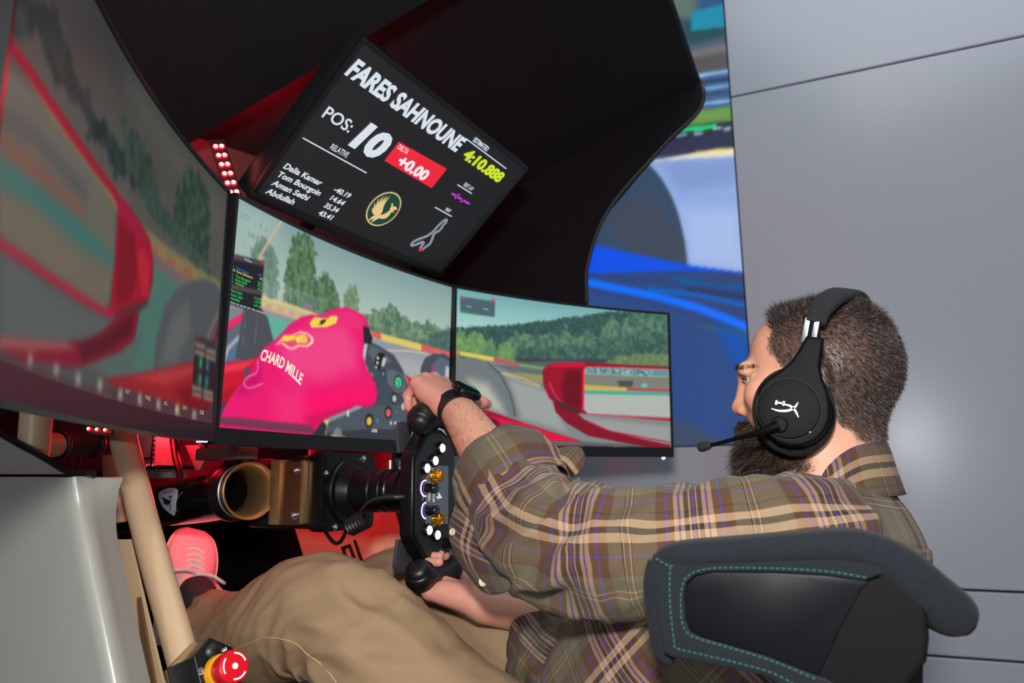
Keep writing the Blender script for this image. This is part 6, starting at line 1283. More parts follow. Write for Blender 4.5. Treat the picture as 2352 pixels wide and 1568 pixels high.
# --- volume modelling: smooth unions of rounded shapes, turned into one skin
class Vol:
    def __init__(s, lo, hi, h):
        s.lo = np.array(lo, float); s.h = h; s.n = np.ceil((np.array(hi) - s.lo)/h).astype(int) + 1
        s.S = np.full(tuple(s.n), 0.06, np.float32)
    def _win(s, lo, hi):
        a = np.maximum(np.floor((lo - s.lo)/s.h).astype(int), 0); b = np.minimum(np.ceil((hi - s.lo)/s.h).astype(int) + 1, s.n)
        if np.any(b <= a): return None
        ax = [s.lo[i] + s.h*np.arange(a[i], b[i]) for i in range(3)]
        X, Y, Z = np.meshgrid(*ax, indexing='ij', sparse=True)
        return tuple(slice(a[i], b[i]) for i in range(3)), X, Y, Z
    def _mix(s, w, d, k, cut):
        a = s.S[w]
        if cut:
            d = -d; hh = np.clip(0.5 - 0.5*(a - d)/k, 0, 1); s.S[w] = a*(1 - hh) + d*hh + k*hh*(1 - hh)
        else:
            hh = np.clip(0.5 + 0.5*(a - d)/k, 0, 1); s.S[w] = a*(1 - hh) + d*hh - k*hh*(1 - hh)
    def cap(s, p, q, r1, r2=None, k=0.012, cut=False):
        p = np.asarray(p, float); q = np.asarray(q, float); r2 = r1 if r2 is None else r2
        m = max(r1, r2) + 0.05
        W = s._win(np.minimum(p, q) - m, np.maximum(p, q) + m)
        if W is None: return s
        w, X, Y, Z = W; d = q - p; L = float(d @ d) + 1e-12
        t = np.clip(((X - p[0])*d[0] + (Y - p[1])*d[1] + (Z - p[2])*d[2])/L, 0, 1)
        dd = np.sqrt((X - p[0] - t*d[0])**2 + (Y - p[1] - t*d[1])**2 + (Z - p[2] - t*d[2])**2) - (r1 + (r2 - r1)*t)
        s._mix(w, dd.astype(np.float32), k, cut); return s
    def ell(s, c, r, fr=None, k=0.012, cut=False):
        """ellipsoid with radii r along the frame's axes"""
        c = np.asarray(c, float); fr = fr or WORLD; r = np.asarray(r, float); m = r.max() + 0.05
        W = s._win(c - m, c + m)
        if W is None: return s
        w, X, Y, Z = W; dx, dy, dz = X - c[0], Y - c[1], Z - c[2]
        u = [(dx*e[0] + dy*e[1] + dz*e[2])/r[i] for i, e in enumerate((fr.x, fr.y, fr.z))]
        n0 = np.sqrt(u[0]**2 + u[1]**2 + u[2]**2); n1 = np.sqrt((u[0]/r[0])**2 + (u[1]/r[1])**2 + (u[2]/r[2])**2) + 1e-9
        s._mix(w, (n0*(n0 - 1)/n1).astype(np.float32), k, cut); return s
    def mesh(s):
        """surface nets"""
        S = s.S; ins = S < 0
        c = np.zeros(tuple(np.array(S.shape) - 1), np.int8)
        offs = [(i, j, k) for i in (0, 1) for j in (0, 1) for k in (0, 1)]
        for (i, j, k) in offs: c += ins[i:S.shape[0]-1+i, j:S.shape[1]-1+j, k:S.shape[2]-1+k]
        cells = np.argwhere((c > 0) & (c < 8)); N = len(cells)
        val = np.stack([S[cells[:, 0]+i, cells[:, 1]+j, cells[:, 2]+k] for (i, j, k) in offs], 1)
        O = np.array(offs, float); acc = np.zeros((N, 3)); cnt = np.zeros(N)
        for a in range(8):
            for b in range(a + 1, 8):
                if np.abs(O[a] - O[b]).sum() != 1: continue
                x = (val[:, a] < 0) != (val[:, b] < 0)
                t = val[:, a]/(val[:, a] - val[:, b] + 1e-12)
                acc[x] += O[a] + (O[b] - O[a])*t[x, None]; cnt[x] += 1
        V = s.lo + s.h*(cells + acc/cnt[:, None])
        idx = np.full(c.shape, -1, np.int32); idx[cells[:, 0], cells[:, 1], cells[:, 2]] = np.arange(N)
        Fq = []
        for ax in range(3):
            sl0 = [slice(None)]*3; sl1 = [slice(None)]*3; sl0[ax] = slice(0, -1); sl1[ax] = slice(1, None)
            a, b = ins[tuple(sl0)], ins[tuple(sl1)]
            E = np.argwhere(a != b); o1, o2 = [(1, 2), (2, 0), (0, 1)][ax]
            ok = (E[:, o1] > 0) & (E[:, o2] > 0) & (E[:, o1] < S.shape[o1]-1) & (E[:, o2] < S.shape[o2]-1); E = E[ok]
            def g(d1, d2):
                q = E.copy(); q[:, o1] -= d1; q[:, o2] -= d2; return idx[q[:, 0], q[:, 1], q[:, 2]]
            quad = np.stack([g(1, 1), g(0, 1), g(0, 0), g(1, 0)], 1)
            flip = ~a[E[:, 0], E[:, 1], E[:, 2]]
            quad[flip] = quad[flip][:, ::-1]; Fq.append(quad)
        Fq = np.concatenate(Fq); return V, Fq[(Fq >= 0).all(1)]
    def normals(s, V):
        i = np.clip(((V - s.lo)/s.h).round().astype(int), 1, np.array(s.S.shape) - 2); S = s.S
        g = np.stack([S[i[:, 0]+1, i[:, 1], i[:, 2]] - S[i[:, 0]-1, i[:, 1], i[:, 2]], S[i[:, 0], i[:, 1]+1, i[:, 2]] - S[i[:, 0], i[:, 1]-1, i[:, 2]], S[i[:, 0], i[:, 1], i[:, 2]+1] - S[i[:, 0], i[:, 1], i[:, 2]-1]], 1)
        return g/(np.linalg.norm(g, axis=1, keepdims=True) + 1e-9)
def big_mesh(name, V, Fq, m, parent, smooth=True):
    org = ORG[parent.name]; me = bpy.data.meshes.new(name)
    V = np.asarray(V) - org; Fq = np.asarray(Fq, np.int32); k = Fq.shape[1]
    me.vertices.add(len(V)); me.vertices.foreach_set('co', V.astype(np.float32).ravel())
    me.loops.add(Fq.size); me.loops.foreach_set('vertex_index', Fq.ravel())
    me.polygons.add(len(Fq)); me.polygons.foreach_set('loop_start', np.arange(0, Fq.size, k, dtype=np.int32))
    me.polygons.foreach_set('use_smooth', [smooth]*len(Fq))
    me.update(calc_edges=True); me.materials.append(m)
    o = bpy.data.objects.new(name, me); COL.objects.link(o); o.parent = parent; ORG[o.name] = org
    return o
def set_tint(o, rgb):
    a = o.data.attributes.new('tint', 'FLOAT_COLOR', 'POINT')
    a.data.foreach_set('color', np.concatenate([rgb, np.ones((len(rgb), 1))], 1).astype(np.float32).ravel())
def tint_mat(name, rough, spec, sub=0.0, bump=0.0, bscale=500, noise=0.08):
    m = mat(name, (128, 128, 128), rough, 0, spec, noise, 250, bump, bscale, sub=sub)
    nt = m.node_tree; b = nt.nodes['Principled BSDF']
    mix = [n for n in nt.nodes if n.type == 'MIX'][0]
    at_ = nt.nodes.new('ShaderNodeAttribute'); at_.attribute_name = 'tint'
    mu = nt.nodes.new('ShaderNodeMix'); mu.data_type = 'RGBA'; mu.blend_type = 'MULTIPLY'; mu.inputs['Factor'].default_value = 1.0
    mix.inputs['A'].default_value = (1 - noise,)*3 + (1,); mix.inputs['B'].default_value = (1 + noise,)*3 + (1,)
    nt.links.new(at_.outputs['Color'], mu.inputs['A']); nt.links.new(mix.outputs['Result'], mu.inputs['B'])
    nt.links.new(mu.outputs['Result'], b.inputs['Base Color']); return m
# --- head frame: x forward, y to the person's left (towards the viewer), z up
hf = nrm([-0.985, 0.17, 0.0]); HD = Fr(at(1880, 870, 1.026), hf, np.cross(UZ, hf))
VB = Vol((-0.72, 0.74, 0.44), (0.20, 1.34, 1.17), 0.0026)
H = lambda a, b, c: HD.p(a, b, c)
VB.ell(H(-0.016, 0, 0.019), (0.083, 0.072, 0.083), HD)
VB.ell(H(0.028, 0, 0.034), (0.056, 0.060, 0.056), HD, 0.02)
VB.ell(H(0.034, 0, -0.030), (0.060, 0.058, 0.075), HD, 0.02)
VB.cap(H(0.084, 0.034, 0.016), H(0.090, 0.0, 0.018), 0.010, 0.010, 0.014); VB.cap(H(0.084, -0.034, 0.016), H(0.090, 0.0, 0.018), 0.010, 0.010, 0.014)
for s in (1, -1):
    VB.ell(H(0.060, s*0.046, -0.020), (0.024, 0.020, 0.022), HD, 0.016)
    VB.ell(H(0.012, s*0.050, -0.068), (0.030, 0.018, 0.026), HD, 0.02)
    VB.ell(H(0.092, s*0.035, 0.000), (0.014, 0.017, 0.0075), HD, 0.006, cut=True)
    VB.ell(H(-0.010, s*0.076, -0.006), (0.017, 0.008, 0.030), HD, 0.006)
    VB.ell(H(-0.008, s*0.083, -0.004), (0.008, 0.004, 0.016), HD, 0.004, cut=True)
    VB.cap(H(0.070, s*0.047, 0.0050), H(0.084, s*0.024, 0.0065), 0.0034, 0.0034, 0.004)      # upper lid
    VB.cap(H(0.068, s*0.046, -0.0060), H(0.082, s*0.024, -0.0075), 0.0034, 0.0034, 0.005)    # lower lid
VB.cap(H(0.0915, 0, 0.014), H(0.1015, 0, -0.026), 0.0085, 0.0100, 0.010)
VB.ell(H(0.1035, 0, -0.031), (0.0115, 0.0115, 0.0105), HD, 0.006)
for s in (1, -1): VB.ell(H(0.0955, s*0.0115, -0.035), (0.0095, 0.0065, 0.0080), HD, 0.006); VB.ell(H(0.100, s*0.007, -0.0435), (0.005, 0.003, 0.004), HD, 0.003, cut=True)
VB.cap(H(0.094, 0.018, -0.062), H(0.099, 0, -0.060), 0.006, 0.006, 0.008); VB.cap(H(0.094, -0.018, -0.062), H(0.099, 0, -0.060), 0.006, 0.006, 0.008)
VB.cap(H(0.090, 0.016, -0.073), H(0.096, 0, -0.073), 0.0065, 0.0065, 0.008); VB.cap(H(0.090, -0.016, -0.073), H(0.096, 0, -0.073), 0.0065, 0.0065, 0.008)
VB.ell(H(0.066, 0, -0.092), (0.034, 0.036, 0.024), HD, 0.02)
VB.cap(H(-0.014, 0, -0.050), H(-0.004, 0, -0.17), 0.056, 0.060, 0.02)
# --- trunk and arms
SHL, ELL, WRL = np.array([-0.055, 0.862, 0.826]), np.array([-0.345, 0.874, 0.836]), np.array([-0.546, 1.030, 1.014])
SHR, ELR, WRR = np.array([-0.050, 1.205, 0.830]), np.array([-0.310, 1.215, 0.665]), np.array([-0.512, 1.060, 0.712])
VB.cap((-0.02, 1.03, 0.88), (-0.06, 1.03, 0.74), 0.075, 0.11, 0.03); VB.cap((-0.06, 1.03, 0.74), (-0.20, 1.03, 0.54), 0.11, 0.11, 0.03)
VB.cap((-0.03, 0.90, 0.835), (-0.03, 1.16, 0.835), 0.036, 0.036, 0.03)
VB.cap(SHL, ELL, 0.042, 0.038, 0.02); VB.cap(ELL, WRL + (ELL - WRL)*0.55, 0.042, 0.040, 0.012); VB.cap(WRL + (ELL - WRL)*0.55, WRL, 0.0395, 0.0275, 0.012)
VB.cap(SHR, ELR, 0.048, 0.040, 0.02); VB.cap(ELR, WRR + (ELR - WRR)*0.55, 0.042, 0.038, 0.012); VB.cap(WRR + (ELR - WRR)*0.55, WRR, 0.037, 0.0275, 0.012)
VB.cap((-0.20, 0.95, 0.54), (-0.34, 0.94, 0.56), 0.075, 0.07, 0.02); VB.cap((-0.20, 1.11, 0.54), (-0.34, 1.13, 0.56), 0.075, 0.07, 0.02)
# --- hands: x to the fingertips, y to the thumb, z out of the back of the hand
def hand(Hf, curl, spread=0.0, thumb=((0.022, 0.022, -0.006), (0.050, 0.042, -0.018), (0.074, 0.046, -0.034), (0.088, 0.036, -0.052)), sc=1.0):
    P = lambda x, y, z: Hf.p(x*sc, y*sc, z*sc)
    mcp = ((0.088, 0.030, 0.002), (0.092, 0.009, 0.005), (0.087, -0.012, 0.003), (0.077, -0.031, -0.002))
    wr = ((0.0, 0.017, 0.0), (0.0, 0.006, 0.002), (0.0, -0.006, 0.002), (0.0, -0.017, 0.0))
    ln = ((0.044, 0.026, 0.021), (0.048, 0.030, 0.022), (0.045, 0.028, 0.022), (0.035, 0.021, 0.019))
    rd = ((0.0102, 0.0090, 0.0080), (0.0104, 0.0092, 0.0082), (0.0100, 0.0088, 0.0078), (0.0090, 0.0078, 0.0070))
    for i in range(4):
        VB.cap(P(*wr[i]), P(mcp[i][0], mcp[i][1], mcp[i][2] - 0.004), 0.0150*sc, 0.0132*sc, 0.012)
    VB.cap(P(0.012, 0, -0.006), P(0.070, 0.002, -0.012), 0.020*sc, 0.018*sc, 0.014)
    VB.cap(P(0.010, -0.018, -0.010), P(0.055, -0.026, -0.013), 0.016*sc, 0.013*sc, 0.012)          # heel of the hand
    VB.cap(P(0.012, 0.014, -0.010), P(0.045, 0.030, -0.016), 0.0175*sc, 0.015*sc, 0.012)           # ball of the thumb
    for i in range(4):
        p = np.array(mcp[i]); a = 0.0
        for j in range(3):
            a += curl[i][j]; d = np.array([math.cos(a), spread*(1.5 - i), -math.sin(a)])
            q = p + d*ln[i][j]
            VB.cap(P(*p), P(*q), rd[i][j]*sc*1.08, (rd[i][j+1] if j < 2 else 0.0068)*sc*1.02, 0.0035)
            p = q
    for j in range(3):
        VB.cap(P(*thumb[j]), P(*thumb[j+1]), (0.0145, 0.0118, 0.0102)[j]*sc, (0.0118, 0.0102, 0.0085)[j]*sc, 0.006)
R_ = math.radians
xl = nrm([-0.70, 0.36, 0.54]); yl0 = np.array([0.25, 1.0, -0.20]); zl = nrm(np.array([0.42, -0.10, 0.85]) - xl*np.dot([0.42, -0.10, 0.85], xl)); yl = nrm(yl0 - xl*np.dot(yl0, xl) - zl*np.dot(yl0, zl))
HL = Fr(WRL + xl*0.006, xl, yl, zl)
hand(HL, [[R_(62), R_(68), R_(44)], [R_(66), R_(68), R_(44)], [R_(69), R_(68), R_(44)], [R_(72), R_(66), R_(42)]], sc=0.95, thumb=((0.016, 0.026, -0.004), (0.026, 0.056, 0.000), (0.032, 0.082, 0.002), (0.038, 0.102, -0.002)))
xr = nrm([-0.985, 0.02, 0.14]); zr0 = np.array([-0.10, -0.10, -0.98]); zr = nrm(zr0 - xr*np.dot(zr0, xr)); yr0 = np.array([0, 1.0, 0]); yr = nrm(yr0 - xr*np.dot(yr0, xr) - zr*np.dot(yr0, zr))
HR = Fr(WRR + xr*0.004, xr, yr, zr)
hand(HR, [[R_(40), R_(72), R_(50)], [R_(44), R_(74), R_(50)], [R_(48), R_(74), R_(50)], [R_(52), R_(70), R_(46)]], thumb=((0.020, 0.024, -0.006), (0.045, 0.052, -0.012), (0.070, 0.062, -0.026), (0.088, 0.056, -0.044)))
V, Fq = VB.mesh(); NB = VB.normals(V)
L = np.stack([(V - HD.o) @ HD.x, (V - HD.o) @ HD.y, (V - HD.o) @ HD.z], 1)      # head coordinates
headm = (V[:, 2] > 0.86) & (np.linalg.norm(L, axis=1) < 0.2) & (L[:, 2] > -0.16)
SKIN = lin((206, 150, 124)); tint = np.tile(SKIN, (len(V), 1))
def blend(msk, col, amt=1.0):
    global tint
    m_ = (msk*amt)[:, None]; tint = tint*(1 - m_) + lin(col)*m_
def ss(x, a, b): t = np.clip((x - a)/(b - a), 0, 1); return t*t*(3 - 2*t)
a_, b_, c_ = L.T; ab = np.abs(b_)
# scalp: above the hairline, round the ears down to the nape
nz = np.array([mnoise.noise(Vector(p*70)) for p in L])*0.006
hairline = np.interp(c_, [-0.12, -0.085, -0.05, 0.00, 0.03, 0.055, 0.078, 0.10, 0.13], [-0.085, -0.050, -0.018, 0.022, 0.046, 0.044, 0.050, 0.050, 0.050])
scalp = ss(hairline - a_ + nz, -0.004, 0.006)*ss(c_ + nz, -0.116, -0.060)*headm
beard_top = np.interp(a_, [-0.01, 0.02, 0.05, 0.075, 0.09, 0.11], [-0.02, -0.034, -0.056, -0.062, -0.050, -0.047])
beard = ss(beard_top - c_ + nz, -0.004, 0.006)*ss(a_, -0.004, 0.016)*ss(c_, -0.135, -0.112)*headm
beard = np.clip(beard, 0, 1)*(1 - scalp)
blend(ss(a_, 0.09, 0.115)*headm, (206, 128, 110), 0.5); blend(headm*(1 - ss(np.hypot(a_ - 0.075, c_ + 0.03), 0.0, 0.03)), (204, 132, 112), 0.5)
hd_ = np.minimum(np.linalg.norm(V - HL.p(0.06, 0, 0), axis=1), np.linalg.norm(V - HR.p(0.06, 0, 0), axis=1))
blend(1 - ss(hd_, 0.05, 0.12), (208, 142, 126), 0.8)
blend(scalp, (54, 43, 40), 0.85); blend(beard, (48, 36, 30), 0.85)
lips = (1 - ss(np.hypot((c_ + 0.067)*1.4, ab*0.45), 0.006, 0.012))*ss(a_, 0.09, 0.097)*headm; blend(lips, (170, 96, 88), 0.7)
M_skin = tint_mat('skin', 0.48, 0.4, sub=0.12, bump=0.12, bscale=900)
body = big_mesh('body', V, Fq, M_skin, pr); set_tint(body, tint)
# eyes
for s in (1, -1):
    e = MB().lathe(Fr(H(0.0725, s*0.0335, -0.0005), HD.x, HD.y), [(-0.0118*math.cos(t), 0.0118*math.sin(t)) for t in np.linspace(0, math.pi, 13)], 20).build('eye', mat('eye_white', (196, 182, 174), 0.15, spec=0.6, noise=0.03), pr)
    MB().lathe(Fr(H(0.0725, s*0.0335, -0.0005), HD.x, HD.y), [(0.0098, 0.0066), (0.0112, 0.0042), (0.0121, 0.0001)], 16).build('iris', mat('iris_brown', (52, 44, 40), 0.1), e)
    MB().tube([H(0.0790, s*0.0475, 0.0008), H(0.0850, s*0.0415, 0.0030), H(0.0885, s*0.0340, 0.0042), H(0.0890, s*0.0260, 0.0036)], [0.0006, 0.0011, 0.0012, 0.0006], 6, sub=4).build('eyelash', mat('dark_lash', (24, 18, 16), 0.6), pr)
# --- hair, brows and beard: strands
def strands(name, pts, dirs, lens, width, cols, parent, mname):
    n = len(pts); rnd = RNG
    side = np.cross(dirs, rnd.normal(size=(n, 3))); side /= np.linalg.norm(side, axis=1, keepdims=True) + 1e-9
    w_ = (width*(0.7 + 0.6*rnd.random(n)))[:, None]
    mid = pts + dirs*lens[:, None]*0.55; bend = rnd.normal(size=(n, 3))*0.16; bend[:, 2] -= 0.12
    tip = pts + (dirs + bend)*lens[:, None]
    V = np.concatenate([pts - side*w_, pts + side*w_, mid + side*w_*0.75, mid - side*w_*0.75, tip + side*w_*0.15, tip - side*w_*0.15])
    i = np.arange(n); Fq = np.concatenate([np.stack([i, i+n, i+2*n, i+3*n], 1), np.stack([i+3*n, i+2*n, i+4*n, i+5*n], 1)])
    o = big_mesh(name, V, Fq, tint_mat(mname, 0.42, 0.35, noise=0.1), parent, smooth=False); set_tint(o, np.tile(cols, (6, 1)))
    return o
def grow(mask, count):
    p = mask/mask.sum(); k = RNG.choice(len(V), size=count, p=p); j = RNG.normal(size=(count, 3))*0.0012
    return k, V[k] + j
k, P = grow(scalp, 34000); l = L[k]; N = NB[k]
top = ss(l[:, 2], 0.045, 0.085)
flow = np.outer(np.ones(len(k)), -HD.x*0.55) + np.outer(np.ones(len(k)), -HD.z*0.75)
ftop = np.outer(np.ones(len(k)), HD.x*0.10) + np.outer(np.ones(len(k)), HD.z*0.5) + RNG.normal(size=(len(k), 3))*0.35
d = N*0.38 + flow*(1 - top[:, None]) + ftop*top[:, None] + RNG.normal(size=(len(k), 3))*0.22
d -= N*np.minimum(0, (d*N).sum(1))[:, None]; d /= np.linalg.norm(d, axis=1, keepdims=True)
front = ss(l[:, 0], 0.0, 0.06)*top
ln = (0.0050 + 0.0055*top + 0.005*front)*(0.7 + 0.6*RNG.random(len(k)))*ss(l[:, 2], -0.12, -0.06)**0.5
g_ = np.clip(RNG.random(len(k))[:, None]**1.6 + 0.25*(1 - ss(l[:, 2], -0.10, 0.02))[:, None], 0, 1)
cols = lin((26, 21, 21))*(1 - g_) + lin((98, 86, 83))*g_*(1 - 0.4*top[:, None]) + lin((60, 46, 38))*g_*0.4*top[:, None]
hair = strands('hair', P, d, ln + 0.001, 0.00034, cols, pr, 'brown_hair'); tag(hair, 'short dark brown hair', kind='stuff')
k, P = grow(beard*(c_ < -0.02), 22000); l = L[k]; N = NB[k]
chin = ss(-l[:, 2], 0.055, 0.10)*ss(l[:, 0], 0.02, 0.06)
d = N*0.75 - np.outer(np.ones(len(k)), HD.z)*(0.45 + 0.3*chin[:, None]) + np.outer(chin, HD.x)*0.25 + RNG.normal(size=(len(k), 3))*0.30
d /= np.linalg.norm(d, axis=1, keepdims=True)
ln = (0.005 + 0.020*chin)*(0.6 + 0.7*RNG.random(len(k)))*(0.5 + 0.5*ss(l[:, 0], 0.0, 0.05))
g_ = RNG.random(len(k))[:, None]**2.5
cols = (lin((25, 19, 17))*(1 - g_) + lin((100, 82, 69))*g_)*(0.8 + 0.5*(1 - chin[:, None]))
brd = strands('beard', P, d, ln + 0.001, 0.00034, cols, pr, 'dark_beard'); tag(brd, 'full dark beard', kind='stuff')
# moustache and brows
mm = headm*(1 - ss(np.hypot((c_ + 0.0535)*1.6, ab*0.28), 0.004, 0.011))*ss(a_, 0.085, 0.094)
k, P = grow(mm + 1e-12*headm, 2500); N = NB[k]; d = N*0.6 - HD.z*0.6 + np.outer(np.sign(L[k, 1]), HD.y)*0.45 + RNG.normal(size=(len(k), 3))*0.2; d /= np.linalg.norm(d, axis=1, keepdims=True)
tag(strands('moustache', P, d, 0.008*(0.6 + 0.6*RNG.random(len(k))), 0.00034, np.tile(lin((44, 32, 26)), (len(k), 1)), pr, 'dark_beard'), kind='stuff')
mm = headm*(1 - ss(np.hypot((c_ - 0.0195 + 0.15*(ab - 0.03))*2.2, (ab - 0.033)*0.40), 0.004, 0.008))*ss(a_, 0.06, 0.075)*(a_ < np.where(b_ > 0, 0.0965, 0.084))
k, P = grow(mm + 1e-12*headm, 900); N = NB[k]; d = N*0.35 - HD.x*0.3 + np.outer(np.sign(L[k, 1]), HD.y)*0.8 + HD.z*0.15 + RNG.normal(size=(len(k), 3))*0.15; d /= np.linalg.norm(d, axis=1, keepdims=True)
tag(strands('eyebrow', P, d, 0.0050*(0.6 + 0.6*RNG.random(len(k))), 0.0003, np.tile(lin((64, 47, 38)), (len(k), 1)), pr, 'dark_beard'), kind='stuff')
kl = (L[:, 0]*0 + (np.abs(np.linalg.norm(np.cross(V - ELL, nrm(WRL - ELL)), axis=1)) < 0.05))*(np.dot(V - ELL, nrm(WRL - ELL)) > 0.08)*(np.dot(V - ELL, nrm(WRL - ELL)) < 0.28)*1.0
k, P = grow(kl, 1800); d = NB[k]*0.35 + nrm(WRL - ELL)*0.8 + RNG.normal(size=(len(k), 3))*0.3; d /= np.linalg.norm(d, axis=1, keepdims=True)
tag(strands('arm_hair', P, d, 0.009*(0.5 + 0.7*RNG.random(len(k))), 0.00013, np.tile(lin((84, 58, 46)), (len(k), 1)), pr, 'dark_beard'), kind='stuff')

# --- clothing: lofted cloth with folds
def plaid(name, pu=0.118, pv=0.135, dim=1.0):
    m = bpy.data.materials.new(name); m.use_nodes = True; nt = m.node_tree; b = nt.nodes['Principled BSDF']
    b.inputs['Roughness'].default_value = 0.88; b.inputs['Specular IOR Level'].default_value = 0.2; b.inputs['Sheen Weight'].default_value = 0.05
    uv = nt.nodes.new('ShaderNodeUVMap'); uv.uv_map = 'cloth'
    sp = nt.nodes.new('ShaderNodeSeparateXYZ'); nt.links.new(uv.outputs['UV'], sp.inputs['Vector'])
    OL, BR, TN, DK, PU = (94, 87, 70), (80, 56, 38), (154, 126, 100), (48, 40, 38), (70, 56, 130)
    warp = [(0, OL), (.150, DK), (.160, TN), (.168, (84, 78, 66)), (.205, TN), (.213, DK), (.223, OL), (.325, BR), (.405, PU), (.425, BR), (.475, TN), (.512, PU), (.530, TN), (.560, DK), (.600, TN), (.612, DK), (.628, PU), (.644, DK), (.660, TN), (.672, DK), (.712, TN), (.745, PU), (.763, TN), (.800, BR), (.850, PU), (.870, BR), (.950, OL)]
    weft = [(0, OL), (.10, TN), (.112, OL), (.145, TN), (.157, OL), (.27, BR), (.40, PU), (.412, BR), (.50, (174, 144, 113)), (.555, DK), (.60, (174, 144, 113)), (.655, BR), (.70, DK), (.72, BR), (.82, PU), (.832, BR), (.90, OL)]
    def ramp(inp, per, stops):
        d = nt.nodes.new('ShaderNodeMath'); d.operation = 'DIVIDE'; d.inputs[1].default_value = per; nt.links.new(inp, d.inputs[0])
        f = nt.nodes.new('ShaderNodeMath'); f.operation = 'FRACT'; nt.links.new(d.outputs[0], f.inputs[0])
        r = nt.nodes.new('ShaderNodeValToRGB'); r.color_ramp.interpolation = 'CONSTANT'; e = r.color_ramp.elements
        e[0].position = 0; e[0].color = (*lin(stops[0][1])*dim, 1); e[1].position = stops[1][0]; e[1].color = (*lin(stops[1][1])*dim, 1)
        for p_, c in stops[2:]: x = e.new(p_); x.color = (*lin(c)*dim, 1)
        nt.links.new(f.outputs[0], r.inputs[0]); return r.outputs[0]
    rw, rf = ramp(sp.outputs[0], pu, warp), ramp(sp.outputs[1], pv, weft)
    # twill: diagonal ribs where warp lies over weft
    ad = nt.nodes.new('ShaderNodeMath'); ad.operation = 'ADD'; nt.links.new(sp.outputs[0], ad.inputs[0]); nt.links.new(sp.outputs[1], ad.inputs[1])
    ml_ = nt.nodes.new('ShaderNodeMath'); ml_.operation = 'MULTIPLY'; ml_.inputs[1].default_value = 2*math.pi/0.0019; nt.links.new(ad.outputs[0], ml_.inputs[0])
    sn = nt.nodes.new('ShaderNodeMath'); sn.operation = 'SINE'; nt.links.new(ml_.outputs[0], sn.inputs[0])
    fa_ = nt.nodes.new('ShaderNodeMapRange'); fa_.inputs['From Min'].default_value = -0.5; fa_.inputs['From Max'].default_value = 0.5; fa_.inputs['To Min'].default_value = 0.15; fa_.inputs['To Max'].default_value = 0.80
    nt.links.new(sn.outputs[0], fa_.inputs['Value'])
    mx = nt.nodes.new('ShaderNodeMix'); mx.data_type = 'RGBA'; nt.links.new(fa_.outputs[0], mx.inputs['Factor']); nt.links.new(rw, mx.inputs['A']); nt.links.new(rf, mx.inputs['B'])
    nt.links.new(mx.outputs['Result'], b.inputs['Base Color'])
    bp = nt.nodes.new('ShaderNodeBump'); bp.inputs['Strength'].default_value = 0.25; bp.inputs['Distance'].default_value = 0.0006
    nt.links.new(sn.outputs[0], bp.inputs['Height']); nt.links.new(bp.outputs['Normal'], b.inputs['Normal'])
    return m
M_plaid = plaid('plaid_flannel'); 
def cloth_tube(name, P, ra, rb, m, parent, up=(0, 0, 1), seg=96, sub=14, disp=None, uoff=0.0, voff=0.0, thick=0.0025, caps=False, closed_end=False):
    """cloth tube along P with half-widths ra (along up) and rb (across); uv in metres"""
    Q = catmull(np.column_stack([np.array(P, float), ra, rb]), sub); C_ = Q[:, :3]
    T, A, B = frames(C_, up); s_ = np.concatenate([[0], np.cumsum(np.linalg.norm(np.diff(C_, axis=0), axis=1))])
    n = len(Q); th = np.linspace(0, 2*math.pi, seg + 1)
    V = np.zeros((n, seg + 1, 3)); UVs = np.zeros((n, seg + 1, 2)); mr_ = float(np.mean(Q[:, 3:5]))
    for i in range(n):
        dr = np.array([disp(s_[i], t % (2*math.pi)) for t in th]) if disp else 0.0
        V[i] = C_[i] + np.outer((Q[i, 3] + dr)*np.cos(th), A[i]) + np.outer((Q[i, 4] + dr)*np.sin(th), B[i])
        UVs[i, :, 0] = s_[i] + uoff; UVs[i, :, 1] = th*mr_ + voff
    i = np.arange(n*(seg + 1)).reshape(n, seg + 1)
    Fq = np.stack([i[:-1, :-1], i[:-1, 1:], i[1:, 1:], i[1:, :-1]], -1).reshape(-1, 4)
    global RING; RING = V
    o = big_mesh(name, V.reshape(-1, 3), Fq, m, parent)
    uvl = o.data.uv_layers.new(name='cloth'); uvl.data.foreach_set('uv', UVs.reshape(-1, 2)[Fq.ravel()].astype(np.float32).ravel())
    bm = bmesh.new(); bm.from_mesh(o.data); bmesh.ops.remove_doubles(bm, verts=bm.verts, dist=1e-6)
    if closed_end: bmesh.ops.holes_fill(bm, edges=bm.edges, sides=seg + 2)
    bmesh.ops.recalc_face_normals(bm, faces=bm.faces); bm.to_mesh(o.data); bm.free()
    o.data.polygons.foreach_set('use_smooth', [True]*len(o.data.polygons))
    md = o.modifiers.new('cloth_thickness', 'SOLIDIFY'); md.thickness = thick; md.offset = -1
    return o
def fold(seed, amp, fs, ft, skew=0.0):
    """folds: noise stretched round the tube"""
    off = Vector((seed*13.1, seed*7.7, seed*3.3))
    def f(s, t):
        x = s*fs + skew*math.cos(t); p = Vector((x, math.cos(t)*ft, math.sin(t)*ft)) + off
        v = mnoise.noise(p); w2 = mnoise.noise(p*2.1 + Vector((5, 1, 2)))
        return amp*((1 - abs(v)*2.2) + 0.45*w2)
    return f
shirt = None
